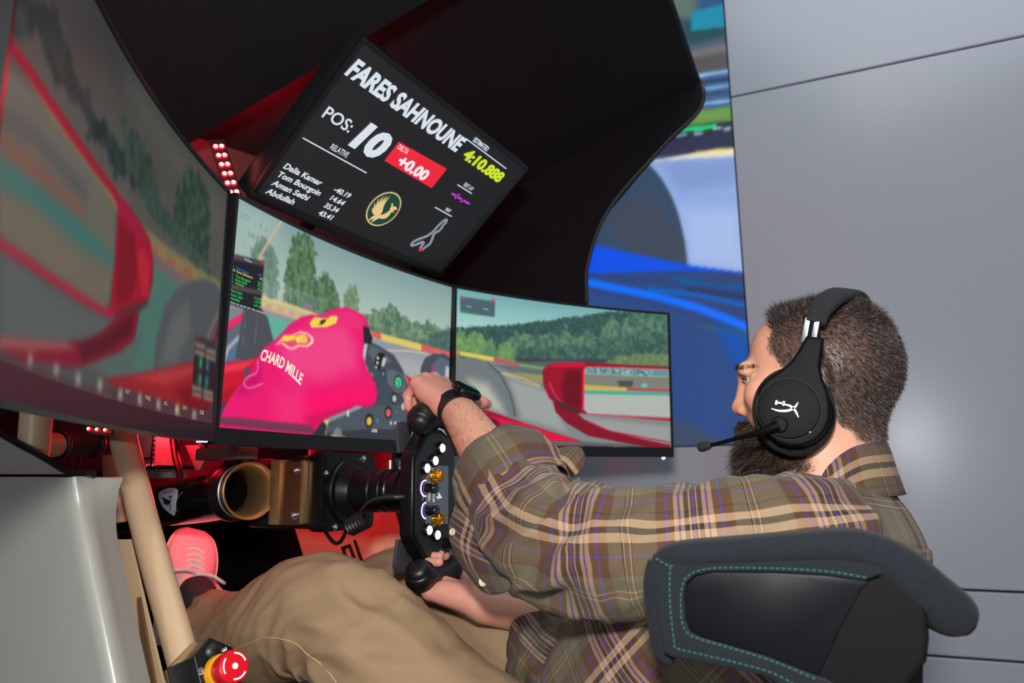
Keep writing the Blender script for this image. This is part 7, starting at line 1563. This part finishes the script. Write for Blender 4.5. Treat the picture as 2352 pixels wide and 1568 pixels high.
def mkshirt():
    global shirt
    P = [(-0.290, 1.03, 0.500), (-0.245, 1.03, 0.575), (-0.165, 1.03, 0.665), (-0.090, 1.03, 0.745), (-0.045, 1.03, 0.805), (-0.030, 1.03, 0.850), (-0.024, 1.03, 0.870), (-0.020, 1.03, 0.888), (-0.018, 1.03, 0.900)]
    ra = [0.150, 0.162, 0.166, 0.152, 0.134, 0.122, 0.104, 0.082, 0.070]; rb = [0.185, 0.190, 0.195, 0.198, 0.196, 0.178, 0.140, 0.098, 0.074]
    shirt = cloth_tube('shirt', P, ra, rb, M_plaid, pr, up=(1, 0, 0), seg=140, sub=10, disp=fold(3, 0.006, 7, 2.2, 0.5), uoff=0.02)
mkshirt(); tag(shirt, 'brown and olive plaid flannel shirt')
fl_ = fold(1, 0.0110, 20, 1.3, 0.9)
def dl(s, t): return fl_(s, t)*(0.35 + 1.0*math.exp(-((s - 0.31)/0.10)**2) + 0.5*math.exp(-((s - 0.06)/0.06)**2))
cloth_tube('left_sleeve', [(0.005, 0.905, 0.842), (-0.035, 0.876, 0.836), (-0.10, 0.852, 0.828), (-0.20, 0.842, 0.820), (-0.285, 0.850, 0.818), (-0.345, 0.874, 0.834), (-0.388, 0.908, 0.872), (-0.412, 0.930, 0.900)],
           [0.050, 0.062, 0.068, 0.0660, 0.0660, 0.0700, 0.0680, 0.0640], [0.054, 0.062, 0.066, 0.063, 0.062, 0.064, 0.062, 0.058], M_plaid, shirt, up=(0, 0, 1), sub=16, seg=110, disp=dl, uoff=0.03, voff=0.02)
fr2 = fold(5, 0.006, 14, 1.1, 0.6)
cloth_tube('right_sleeve', [(0.0, 1.150, 0.845), (-0.05, 1.20, 0.825), (-0.14, 1.225, 0.775), (-0.23, 1.228, 0.715), (-0.300, 1.215, 0.678), (-0.352, 1.180, 0.690)],
           [0.060, 0.066, 0.066, 0.064, 0.064, 0.056], [0.060, 0.064, 0.062, 0.060, 0.060, 0.056], M_plaid, shirt, sub=12, seg=80, disp=fr2, uoff=0.06)
# rolled cuffs
axL = nrm(WRL - ELL); cL = ELL + axL*0.105
fc = fold(8, 0.004, 20, 1.4, 0.5)
def dc(s, t): return fc(s, t) + 0.010*max(0.0, math.sin(t*1.0 + 0.6))
cloth_tube('left_cuff', [cL - axL*0.030 + np.array([0.006, 0, -0.010]), cL - axL*0.012, cL + axL*0.010, cL + axL*0.030, cL + axL*0.044],
           [0.070, 0.073, 0.071, 0.066, 0.058], [0.066, 0.069, 0.067, 0.062, 0.054], M_plaid, shirt, sub=8, seg=96, disp=dc, uoff=0.085, voff=0.05, thick=0.005)
axR = nrm(WRR - ELR); cR = ELR + axR*0.118
cloth_tube('right_cuff', [cR - axR*0.035, cR - axR*0.010, cR + axR*0.015, cR + axR*0.034], [0.056, 0.062, 0.061, 0.054], [0.056, 0.061, 0.060, 0.052], M_plaid, shirt, sub=8, seg=80, disp=fold(11, 0.006, 18, 1.6, 0.6), uoff=0.06, thick=0.005)
# hanging cuff flap with its buttons, and its folded end on the far side
def cloth_sheet(name, ctrl, m, parent, nu=10, nv=8, amp=0.002, uoff=0.0, voff=0.0):
    ctrl = np.array(ctrl, float); r = catmull(ctrl.reshape(len(ctrl), -1), nu).reshape(-1, ctrl.shape[1], 3); G_ = np.array([catmull(q, nv) for q in r])
    for i in range(G_.shape[0]):
        for j in range(G_.shape[1]): G_[i, j] += np.array([0, -1, 0.3])*amp*mnoise.noise(Vector(G_[i, j]*40))
    n, k = G_.shape[:2]; idx = np.arange(n*k).reshape(n, k)
    Fq = np.stack([idx[:-1, :-1], idx[:-1, 1:], idx[1:, 1:], idx[1:, :-1]], -1).reshape(-1, 4)
    o = big_mesh(name, G_.reshape(-1, 3), Fq, m, parent)
    su = np.concatenate([[0], np.cumsum(np.linalg.norm(np.diff(G_[:, k//2], axis=0), axis=1))]); sv = np.concatenate([[0], np.cumsum(np.linalg.norm(np.diff(G_[n//2], axis=0), axis=1))])
    U = np.stack(np.meshgrid(su + uoff, sv + voff, indexing='ij'), -1).reshape(-1, 2)
    uvl = o.data.uv_layers.new(name='cloth'); uvl.data.foreach_set('uv', U[Fq.ravel()].astype(np.float32).ravel())
    md = o.modifiers.new('cloth_thickness', 'SOLIDIFY'); md.thickness = 0.003; md.offset = 0
    return o
fy = 0.855
cloth_sheet('cuff_flap', [[at(1046, 1150, 0.90), at(1090, 1180, 0.868), at(1160, 1230, 0.838), at(1240, 1270, 0.825)],
                          [at(1030, 1215, 0.90), at(1070, 1245, 0.866), at(1140, 1282, 0.838), at(1225, 1305, 0.822)],
                          [at(1046, 1275, 0.90), at(1080, 1296, 0.870), at(1140, 1316, 0.842), at(1212, 1325, 0.824)],
                          [at(1085, 1330, 0.895), at(1112, 1345, 0.876), at(1150, 1350, 0.852), at(1200, 1338, 0.830)],
                          [at(1108, 1356, 0.892), at(1128, 1364, 0.878), at(1156, 1360, 0.858), at(1190, 1344, 0.836)]], M_plaid, shirt, uoff=0.05, voff=0.03)
cloth_sheet('cuff_fold', [[at(1180, 1060, 0.93), at(1215, 1052, 0.94), at(1255, 1045, 0.95)], [at(1240, 1052, 0.93), at(1265, 1036, 0.945), at(1290, 1030, 0.955)], [at(1290, 1060, 0.92), at(1312, 1036, 0.935), at(1330, 1028, 0.95)], [at(1320, 1092, 0.91), at(1340, 1070, 0.925), at(1343, 1046, 0.94)]], M_plaid, shirt, uoff=0.07, voff=0.08)
cloth_sheet('cuff_flap', [[at(1275, 1400, 1.06), at(1300, 1418, 1.03), at(1330, 1440, 1.02)], [at(1215, 1408, 1.05), at(1250, 1450, 1.02), at(1310, 1490, 1.01)], [at(1180, 1428, 1.05), at(1215, 1480, 1.02), at(1280, 1540, 1.01)], [at(1166, 1480, 1.06), at(1190, 1530, 1.03), at(1230, 1585, 1.02)], [at(1158, 1540, 1.07), at(1175, 1575, 1.04), at(1200, 1610, 1.03)]], M_plaid, shirt, uoff=0.02, voff=0.09, amp=0.012)
M_btn = mat('pearl_button', (206, 194, 164), rough=0.25, spec=0.6, noise=0.1)
def button(P, nrm_, r, parent):
    f2 = Fr(P, nrm_, UZ); bt = MB().lathe(f2, [(0, r), (0.0012, r), (0.002, r*0.92), (0.0016, r*0.6), (0.0012, r*0.5), (0.0012, 0.0001)], 24).build('button', M_btn, parent)
button(at(1110, 1335, 0.868), (-0.25, -0.93, 0.1), 0.0062, shirt); button(at(1040, 1221, 0.884), (-0.4, -0.9, 0.1), 0.0050, shirt)
button(at(1347, 1378, 0.92), (-0.2, -0.9, 0.3), 0.0042, shirt); button(at(1275, 1465, 1.05), (0.1, -0.9, 0.4), 0.0045, shirt)
# collar standing round the neck
colP = []
nk = Fr((-0.014, 1.03, 0.898), (1, 0, 0), (0, 1, 0))
for i, (h, rr) in enumerate(((-0.030, 0.074), (0.010, 0.068), (0.036, 0.0665), (0.041, 0.069), (0.034, 0.0725), (0.012, 0.076), (-0.022, 0.084))):
    row = []
    for t in np.linspace(math.radians(-148), math.radians(148), 41):
        c, s = math.cos(t), math.sin(t)
        drop = 0.048*ss(np.array(abs(t)), 0.9, 2.3) + 0.012*(1 - c)*0.5
        row.append(nk.p(rr*c*1.03, rr*s*1.02, h*(1 - 0.15*(1 - c)*0.5) - drop*1.0))
    colP.append(row)
G_ = np.array(colP); n, kk = G_.shape[:2]; idx = np.arange(n*kk).reshape(n, kk)
Fq = np.stack([idx[:-1, :-1], idx[:-1, 1:], idx[1:, 1:], idx[1:, :-1]], -1).reshape(-1, 4)
co = big_mesh('collar', G_.reshape(-1, 3), Fq, M_plaid, shirt)
U = np.stack(np.meshgrid(np.array([0, .026, .048, .053, .060, .082, .104]), np.linspace(0, 0.38, kk), indexing='ij'), -1)[..., ::-1].reshape(-1, 2)
uvl = co.data.uv_layers.new(name='cloth'); uvl.data.foreach_set('uv', U[Fq.ravel()].astype(np.float32).ravel())
md = co.modifiers.new('round', 'SUBSURF'); md.levels = md.render_levels = 2
md = co.modifiers.new('cloth_thickness', 'SOLIDIFY'); md.thickness = 0.003

# trousers
M_khaki = mat('khaki_twill', (146, 121, 93), rough=0.86, spec=0.2, noise=0.07, nscale=300, bump=0.15, bscale=1500)
ft1 = fold(21, 0.0075, 16, 1.6, 1.0)
ft2 = fold(27, 0.0045, 34, 0.9, 2.2)
def dk(s, t): return ft2(s, t)*math.exp(-((s - 0.56)/0.13)**2) + ft1(s, t)*(0.25 + 1.1*math.exp(-((s - 0.50)/0.12)**2) + 0.4*math.exp(-((s - 0.85)/0.1)**2))
tro = cloth_tube('trousers', [(-0.18, 0.955, 0.470), (-0.27, 0.945, 0.497), (-0.38, 0.935, 0.520), (-0.50, 0.925, 0.582), (-0.60, 0.918, 0.654), (-0.675, 0.914, 0.702), (-0.735, 0.917, 0.706), (-0.79, 0.925, 0.688), (-0.85, 0.936, 0.668), (-0.915, 0.952, 0.664), (-0.972, 0.967, 0.672)],
                 [0.105, 0.104, 0.098, 0.092, 0.086, 0.083, 0.080, 0.076, 0.068, 0.060, 0.053], [0.095, 0.098, 0.094, 0.088, 0.080, 0.072, 0.070, 0.068, 0.062, 0.056, 0.050], M_khaki, pr, sub=12, seg=110, disp=dk)
tag(tro, 'khaki trousers')
kk_ = int(np.argmin(RING[60, :, 1] + 0.35*RING[60, :, 2])); MB().tube(RING[6:-6:3, kk_] + np.array([0, -0.0006, 0]), 0.0011, 6, sub=2).build('side_seam', mat('khaki_thread', (178, 152, 120), 0.8), tro)
cloth_tube('right_leg', [(-0.18, 1.105, 0.470), (-0.30, 1.120, 0.510), (-0.45, 1.145, 0.585), (-0.58, 1.165, 0.655), (-0.68, 1.178, 0.695), (-0.755, 1.185, 0.700), (-0.82, 1.190, 0.660), (-0.90, 1.195, 0.615), (-0.99, 1.20, 0.57), (-1.05, 1.20, 0.545)],
           [0.105, 0.102, 0.095, 0.088, 0.080, 0.074, 0.070, 0.066, 0.062, 0.058], [0.095, 0.094, 0.088, 0.080, 0.074, 0.068, 0.066, 0.064, 0.060, 0.056], M_khaki, tro, sub=10, seg=90, disp=fold(23, 0.005, 12, 1.2, 0.8))
cloth_tube('waist', [(-0.235, 1.03, 0.43), (-0.24, 1.03, 0.47), (-0.235, 1.03, 0.52)], [0.10, 0.118, 0.115], [0.16, 0.178, 0.170], M_khaki, tro, up=(1, 0, 0), sub=6, seg=80, closed_end=True)
# socks and shoes
M_sock = mat('dark_sock', (40, 40, 46), rough=0.9, noise=0.3, nscale=600, bump=0.3)
M_shoe = mat('white_leather_shoe', (214, 208, 206), rough=0.45, noise=0.05); M_sole = mat('shoe_sole', (206, 202, 198), rough=0.6); M_lace = mat('shoe_lace', (216, 210, 206), rough=0.8)
def shoe(anchor, toe_dir, up_dir, label):
    """x heel to toe, z up through the instep"""
    S = Fr(anchor, toe_dir, np.cross(up_dir, toe_dir), None); S = Fr(S.o, S.x, S.y, np.cross(S.x, S.y))
    par = bpy.data.objects.new('shoe', None); 
    st_ = [(-0.005, 0.030, 0.030, 0.062), (0.010, 0.036, 0.036, 0.074), (0.05, 0.038, 0.038, 0.078), (0.095, 0.040, 0.040, 0.072), (0.14, 0.044, 0.046, 0.060), (0.19, 0.047, 0.049, 0.050), (0.235, 0.045, 0.045, 0.045), (0.268, 0.034, 0.034, 0.038), (0.285, 0.016, 0.016, 0.026)]
    Q = catmull(np.array(st_), 6); Vv = []; Fc = []; SG = 28
    for (x, w0, w1, h) in Q:
        for k in range(SG):
            a = 2*math.pi*k/SG; c, s = math.cos(a), math.sin(a)
            Vv.append(S.p(x, w1*math.copysign(abs(c)**0.75, c), 0.022 + max(s, -0.25)*(h - 0.022) if s > 0 else 0.022 + s*0.012))
    n = len(Q)
    for i in range(n-1):
        for k in range(SG): l = (k+1) % SG; Fc.append((i*SG+k, i*SG+l, (i+1)*SG+l, (i+1)*SG+k))
    Fc.append(tuple(range(SG))[::-1]); Fc.append(tuple(range((n-1)*SG, n*SG)))
    up = add('shoe', Vv, Fc, M_shoe, pr, label=label); auto_smooth(up, 60)
    Vv = []; Fc = []
    for (x, w0, w1, h) in Q:
        for (y, z) in ((1, 0.0), (1, 0.026), (-1, 0.026), (-1, 0.0)): Vv.append(S.p(x*1.012 - 0.001, y*(w1 + 0.003), z + (0.006 if x > 0.24 else 0)*(z == 0)))
    for i in range(n-1):
        for k in range(4): l = (k+1) % 4; Fc.append((i*4+k, i*4+l, (i+1)*4+l, (i+1)*4+k))
    Fc.append((0, 1, 2, 3)[::-1]); Fc.append(tuple((n-1)*4 + k for k in range(4)))
    so = add('sole', Vv, Fc, M_sole, up); auto_smooth(so, 40)
    for i in range(5):
        x = 0.105 + i*0.022; h = np.interp(x, Q[:, 0], Q[:, 3])
        MB().tube([S.p(x - 0.004, -0.024, h - 0.012), S.p(x, -0.010, h + 0.001), S.p(x + 0.002, 0.010, h + 0.001), S.p(x - 0.002, 0.024, h - 0.012)], 0.0032, 8, sub=4).build('lace', M_lace, up)
    h = np.interp(0.10, Q[:, 0], Q[:, 3])
    for sgn in (1, -1):
        MB().tube([S.p(0.10, 0.0, h + 0.002), S.p(0.09, sgn*0.022, h + 0.014), S.p(0.085, sgn*0.045, h + 0.010), S.p(0.095, sgn*0.050, h + 0.000), S.p(0.105, sgn*0.030, h - 0.002), S.p(0.104, 0.004, h + 0.002)], 0.0030, 8, sub=6).build('lace_bow', M_lace, up)
    MB().raw(*_patch(S, Q)).build('side_mark', M_ink, up)
    return S
def _patch(S, Q):
    pts = [(0.060, 0.035), (0.080, 0.030), (0.105, 0.036), (0.110, 0.048), (0.095, 0.056), (0.075, 0.050)]; Vv = []
    for off in (0.002, -0.002):
        for (x, z) in pts: Vv.append(S.p(x, (np.interp(x, Q[:, 0], Q[:, 2])*(1.0 - 0.10*(z - 0.03)/0.03) + off), z))
    n = len(pts); return Vv, [tuple(range(n)), tuple(range(n, 2*n))[::-1]] + [(i, (i+1) % n, n + (i+1) % n, n + i) for i in range(n)]
sA, sT = at(400, 1482, 0.995), at(434, 1266, 1.145)
tl = nrm(sT - sA); ul = nrm([0.78, -0.38, 0.42])
SL = shoe(sA, tl, ul, 'white shoe on the pedal')
cloth_tube('sock', [(-0.940, 0.962, 0.672), (-0.975, 0.970, 0.676), SL.p(0.034, 0, 0.088), SL.p(0.036, 0, 0.055)], [0.031, 0.031, 0.030, 0.025], [0.031, 0.031, 0.029, 0.025], M_sock, pr, sub=5, seg=40)
SRh = shoe(np.array([-1.10, 1.20, 0.46]), nrm([-0.55, 0, 0.8]), nrm([0.8, 0, 0.5]), 'right shoe in the footwell')
cloth_tube('sock', [(-1.02, 1.20, 0.56), (-1.06, 1.20, 0.54), SRh.p(0.04, 0, 0.06)], [0.040, 0.040, 0.032], [0.040, 0.040, 0.030], M_sock, pr, sub=5, seg=40)
# ------------------------------------------------------------------ headset and watch
M_hs = mat('black_satin_plastic', (8, 8, 9), rough=0.55, spec=0.08, noise=0.06)
M_cush = mat('black_mesh_cushion', (11, 11, 12), rough=0.85, noise=0.3, nscale=900, bump=0.5)
M_slv = mat('brushed_aluminium', (190, 192, 196), rough=0.3, metal=0.9, noise=0.05)
M_prg = mat('silver_print', (160, 160, 164), rough=0.4, metal=0.3)
hs = thing('headset', 'black over-ear gaming headset with boom microphone on the bearded person', 'headset', at(1820, 1026, 0.905))
YH = 0.900
def hxz(u, v, Y=YH): p = at(u, v, Y); return (float(p[0]), float(p[2]))
cup = [(1852, 772), (1892, 776), (1890, 800), (1884, 840), (1890, 870), (1902, 900), (1908, 935), (1906, 965), (1894, 992), (1874, 1012), (1846, 1024), (1815, 1026), (1788, 1018), (1765, 1000), (1750, 970), (1743, 935), (1741, 905), (1744, 890), (1760, 872), (1790, 852), (1815, 832), (1832, 808)]
MB().prism(FY(YH), [hxz(u, v) for u, v in cup], -0.004, 0.020, bev=0.0045, seg=4).build('ear_cup', M_hs, hs, smooth=60)
cc0 = at(1812, 940, YH)
ec = MB().lathe(Fr(cc0 + np.array([0, 0.002, 0]), (0, -1, 0), (1, 0, 0)), [(0.0, 0.0335), (0.0082, 0.0335), (0.0094, 0.0328), (0.0102, 0.026), (0.0106, 0.012), (0.0107, 0.0001)], 48).build('cup_cap', M_hs, hs, smooth=50)
MB().lathe(Fr(cc0 + np.array([0, 0.002, 0]), (0, -1, 0), (1, 0, 0)), [(0.0050, 0.0342), (0.0066, 0.0342), (0.0066, 0.0352), (0.0050, 0.0352)], 48, closed=True).build('cap_groove', mat('dark_groove', (6, 6, 7), 0.8), hs)
cu = MB()
Cc = at(1822, 945, YH + 0.036)
Vv = []; Fc = []
for i in range(48):
    a = 2*math.pi*i/48
    for k in range(12):
        b = 2*math.pi*k/12; rr = 1 + 0.30*math.cos(b)
        Vv.append(Cc + np.array([0.036*rr*math.cos(a)*1.0, 0.013*math.sin(b), 0.041*rr*math.sin(a)]))
for i in range(48):
    for k in range(12):
        j = (i+1) % 48; l = (k+1) % 12; Fc.append((i*12+k, j*12+k, j*12+l, i*12+l))
cu.raw(Vv, Fc).build('ear_cushion', M_cush, hs, smooth=80)
MB().lathe(Fr(cc0 + np.array([0.004, 0.018, -0.002]), (0, 1, 0), (1, 0, 0)), [(0, 0.040), (0.012, 0.044), (0.014, 0.040)], 40).build('cup_back', M_hs, hs)
# slider bars
for du in (-11, 11):
    a, b = at(1862 + du + 4, 735, 0.925), at(1866 + du - 8, 778, 0.908)
    f2 = Fr((a + b)/2, nrm(b - a), (1, 0, 0)); L_ = np.linalg.norm(b - a)
    MB().box(f2, (0, 0, 0), (L_ + 0.012, 0.0062, 0.0025), bev=0.0006).build('slider_bar', M_slv, hs)
a, b = at(1864, 733, 0.927), at(1866, 780, 0.911); f2 = Fr((a + b)/2, nrm(b - a), (1, 0, 0))
MB().box(f2, (0, 0, 0.0012), (np.linalg.norm(b - a) + 0.012, 0.018, 0.0020), bev=0.0005).build('slider_core', M_hs, hs)
# headband over the crown
pth = [at(1873, 742, 0.926), at(1884, 715, 0.932), at(1904, 690, 0.952), at(1926, 677, 0.985), at(1942, 673, 1.025), at(1958, 678, 1.065), at(1972, 692, 1.098), at(1980, 718, 1.120), at(1975, 760, 1.128)]
Q = catmull(np.column_stack([np.array(pth), [0.0115, 0.0125, 0.015, 0.017, 0.018, 0.017, 0.015, 0.0125, 0.0115], [0.0045, 0.005, 0.006, 0.0065, 0.0065, 0.0065, 0.006, 0.005, 0.0045]]), 8)
T = np.gradient(Q[:, :3], axis=0); T /= np.linalg.norm(T, axis=1, keepdims=True)
Vv = []; Fc = []; SG = 24
for i in range(len(Q)):
    sd = nrm(np.array([1.0, 0, -0.25]) - T[i]*np.dot([1.0, 0, -0.25], T[i])); ot = np.cross(sd, T[i])
    for k in range(SG):
        a = 2*math.pi*k/SG; c, s = math.cos(a), math.sin(a); c = math.copysign(abs(c)**0.5, c); s = math.copysign(abs(s)**0.7, s)
        Vv.append(Q[i, :3] + sd*Q[i, 3]*c + ot*Q[i, 4]*s)
for i in range(len(Q) - 1):
    for k in range(SG): l = (k+1) % SG; Fc.append((i*SG+k, i*SG+l, (i+1)*SG+l, (i+1)*SG+k))
Fc.append(tuple(range(SG))[::-1]); Fc.append(tuple(range((len(Q)-1)*SG, len(Q)*SG)))
o = add('headband', Vv, Fc, M_cush, hs); auto_smooth(o, 60)
# far cup
MB().lathe(Fr((0.015, 1.115, 0.985), (0, 1, 0), (1, 0, 0)), [(0, 0.040), (0.03, 0.042), (0.045, 0.036), (0.048, 0.0001)], 32).build('ear_cup', M_hs, hs)
MB().tube([at(1975, 760, 1.128), (0.028, 1.142, 1.05), (0.02, 1.15, 1.01)], 0.008, 10, sub=4).build('yoke', M_hs, hs)
# boom microphone
mb_ = at(1790, 975, 0.893)
MB().lathe(Fr(mb_ + np.array([0, 0.006, 0]), (0, -1, 0), (1, 0, 0)), [(0, 0.0095), (0.008, 0.0095), (0.010, 0.008), (0.0105, 0.0001)], 24).build('boom_pivot', M_hs, hs)
bm_ = MB().tube([at(1788, 976, 0.886), at(1768, 984, 0.886), at(1745, 993, 0.888), at(1700, 1004, 0.897), at(1650, 1018, 0.908), at(1632, 1022, 0.912)], [0.0062, 0.0052, 0.0038, 0.0026, 0.0022, 0.0024], 14, sub=6).build('boom', M_hs, hs, smooth=60)
mA, mB = at(1634, 1021, 0.912), at(1602, 1029, 0.918)
MB().lathe(Fr(mA, nrm(mB - mA), UZ), [(0.0, 0.0028), (0.003, 0.0046), (0.006, 0.0052), (0.011, 0.0060), (0.0145, 0.0058), (0.017, 0.0046), (0.018, 0.002), (0.0181, 0.0001)], 20).build('microphone', mat('mic_foam', (14, 13, 14), 0.8, noise=0.3, nscale=900, bump=0.4), hs, smooth=60)
# marks on the cup
YL = YH - 0.0094
def hrib(px, w, taper=True, Y=YL):
    Q = catmull(np.array([at(u, v, Y) for u, v in px]), 8); n = len(Q); T = np.gradient(Q, axis=0); T /= np.linalg.norm(T, axis=1, keepdims=True)
    N = np.cross(T, [0, 1.0, 0]); k = (np.sin(np.linspace(0.06, 0.94, n)*math.pi)[:, None]**0.7 if taper else 1.0)*w/2
    P = np.vstack([Q + N*k, Q - N*k]); add('logo_mark', P, [(i, i+1, n+i+1, n+i) for i in range(n-1)], M_prg, ec)
hrib(((1772, 938), (1790, 943), (1812, 942), (1826, 934), (1833, 924)), 0.0025)
hrib(((1800, 928), (1815, 932), (1826, 942), (1834, 958)), 0.0025)
hrib(((1784, 919), (1782, 929)), 0.0022, False); hrib(((1801, 921), (1799, 931)), 0.0022, False); hrib(((1784, 924), (1800, 926)), 0.0018, False)
hrib(((1845, 990), (1862, 992)), 0.0012, False, YH - 0.0055); hrib(((1744, 936), (1752, 944)), 0.0012, False, YH - 0.005)

# smart watch on the left wrist
axw = nrm(WRL - ELL); wc_ = WRL - axw*0.006
dors = nrm(zl - axw*np.dot(zl, axw)); sidew = np.cross(axw, dors)
wt = thing('smart_watch', 'black smart watch with a rubber strap on the raised wrist', 'watch', wc_ - dors*0.03)
def wring(x0, x1, rA, rB, t, name, m):
    Vv = []; Fc = []; SG = 48
    prof = [(x0, 0.0), (x0 + 0.001, t), (x1 - 0.001, t), (x1, 0.0)]
    for i in range(SG):
        a = 2*math.pi*i/SG; c, s = math.cos(a), math.sin(a)
        for (x, e) in prof: Vv.append(wc_ + axw*x + dors*(rA + e)*c + sidew*(rB + e)*s)
    for i in range(SG):
        j = (i+1) % SG
        for k in range(4): l = (k+1) % 4; Fc.append((i*4+k, j*4+k, j*4+l, i*4+l))
    o = add(name, Vv, Fc, m, wt); auto_smooth(o, 50)
wring(-0.013, 0.013, 0.0282, 0.0300, 0.0022, 'strap', mat('black_strap', (18, 18, 20), 0.4, spec=0.5))
cn = nrm(dors*0.88 + np.cross(axw, dors)*0.0 + np.array([0.25, -0.1, 0.1]))
cn = nrm(cn - axw*np.dot(cn, axw)); WF = Fr(wc_ + cn*0.0335, np.cross(axw, cn), axw, cn)
MB().prism(WF, rounded(0.045, 0.038, 0.011), -0.004, 0.006, bev=0.003, seg=4).build('case', mat('dark_metal_case', (34, 34, 37), 0.2, metal=0.7), wt, smooth=60)
MB().prism(WF, rounded(0.040, 0.033, 0.009), 0.0055, 0.0072, bev=0.001).build('glass', mat('dark_green_glass', (14, 30, 22), 0.06, spec=0.7, coat=0.6), wt, smooth=60)
MB().cyl(WF.p(-0.020, 0.004, 0.001), WF.p(-0.0225, 0.004, 0.001), 0.0030, 16, bev=0.0006).build('crown', M_slv, wt)
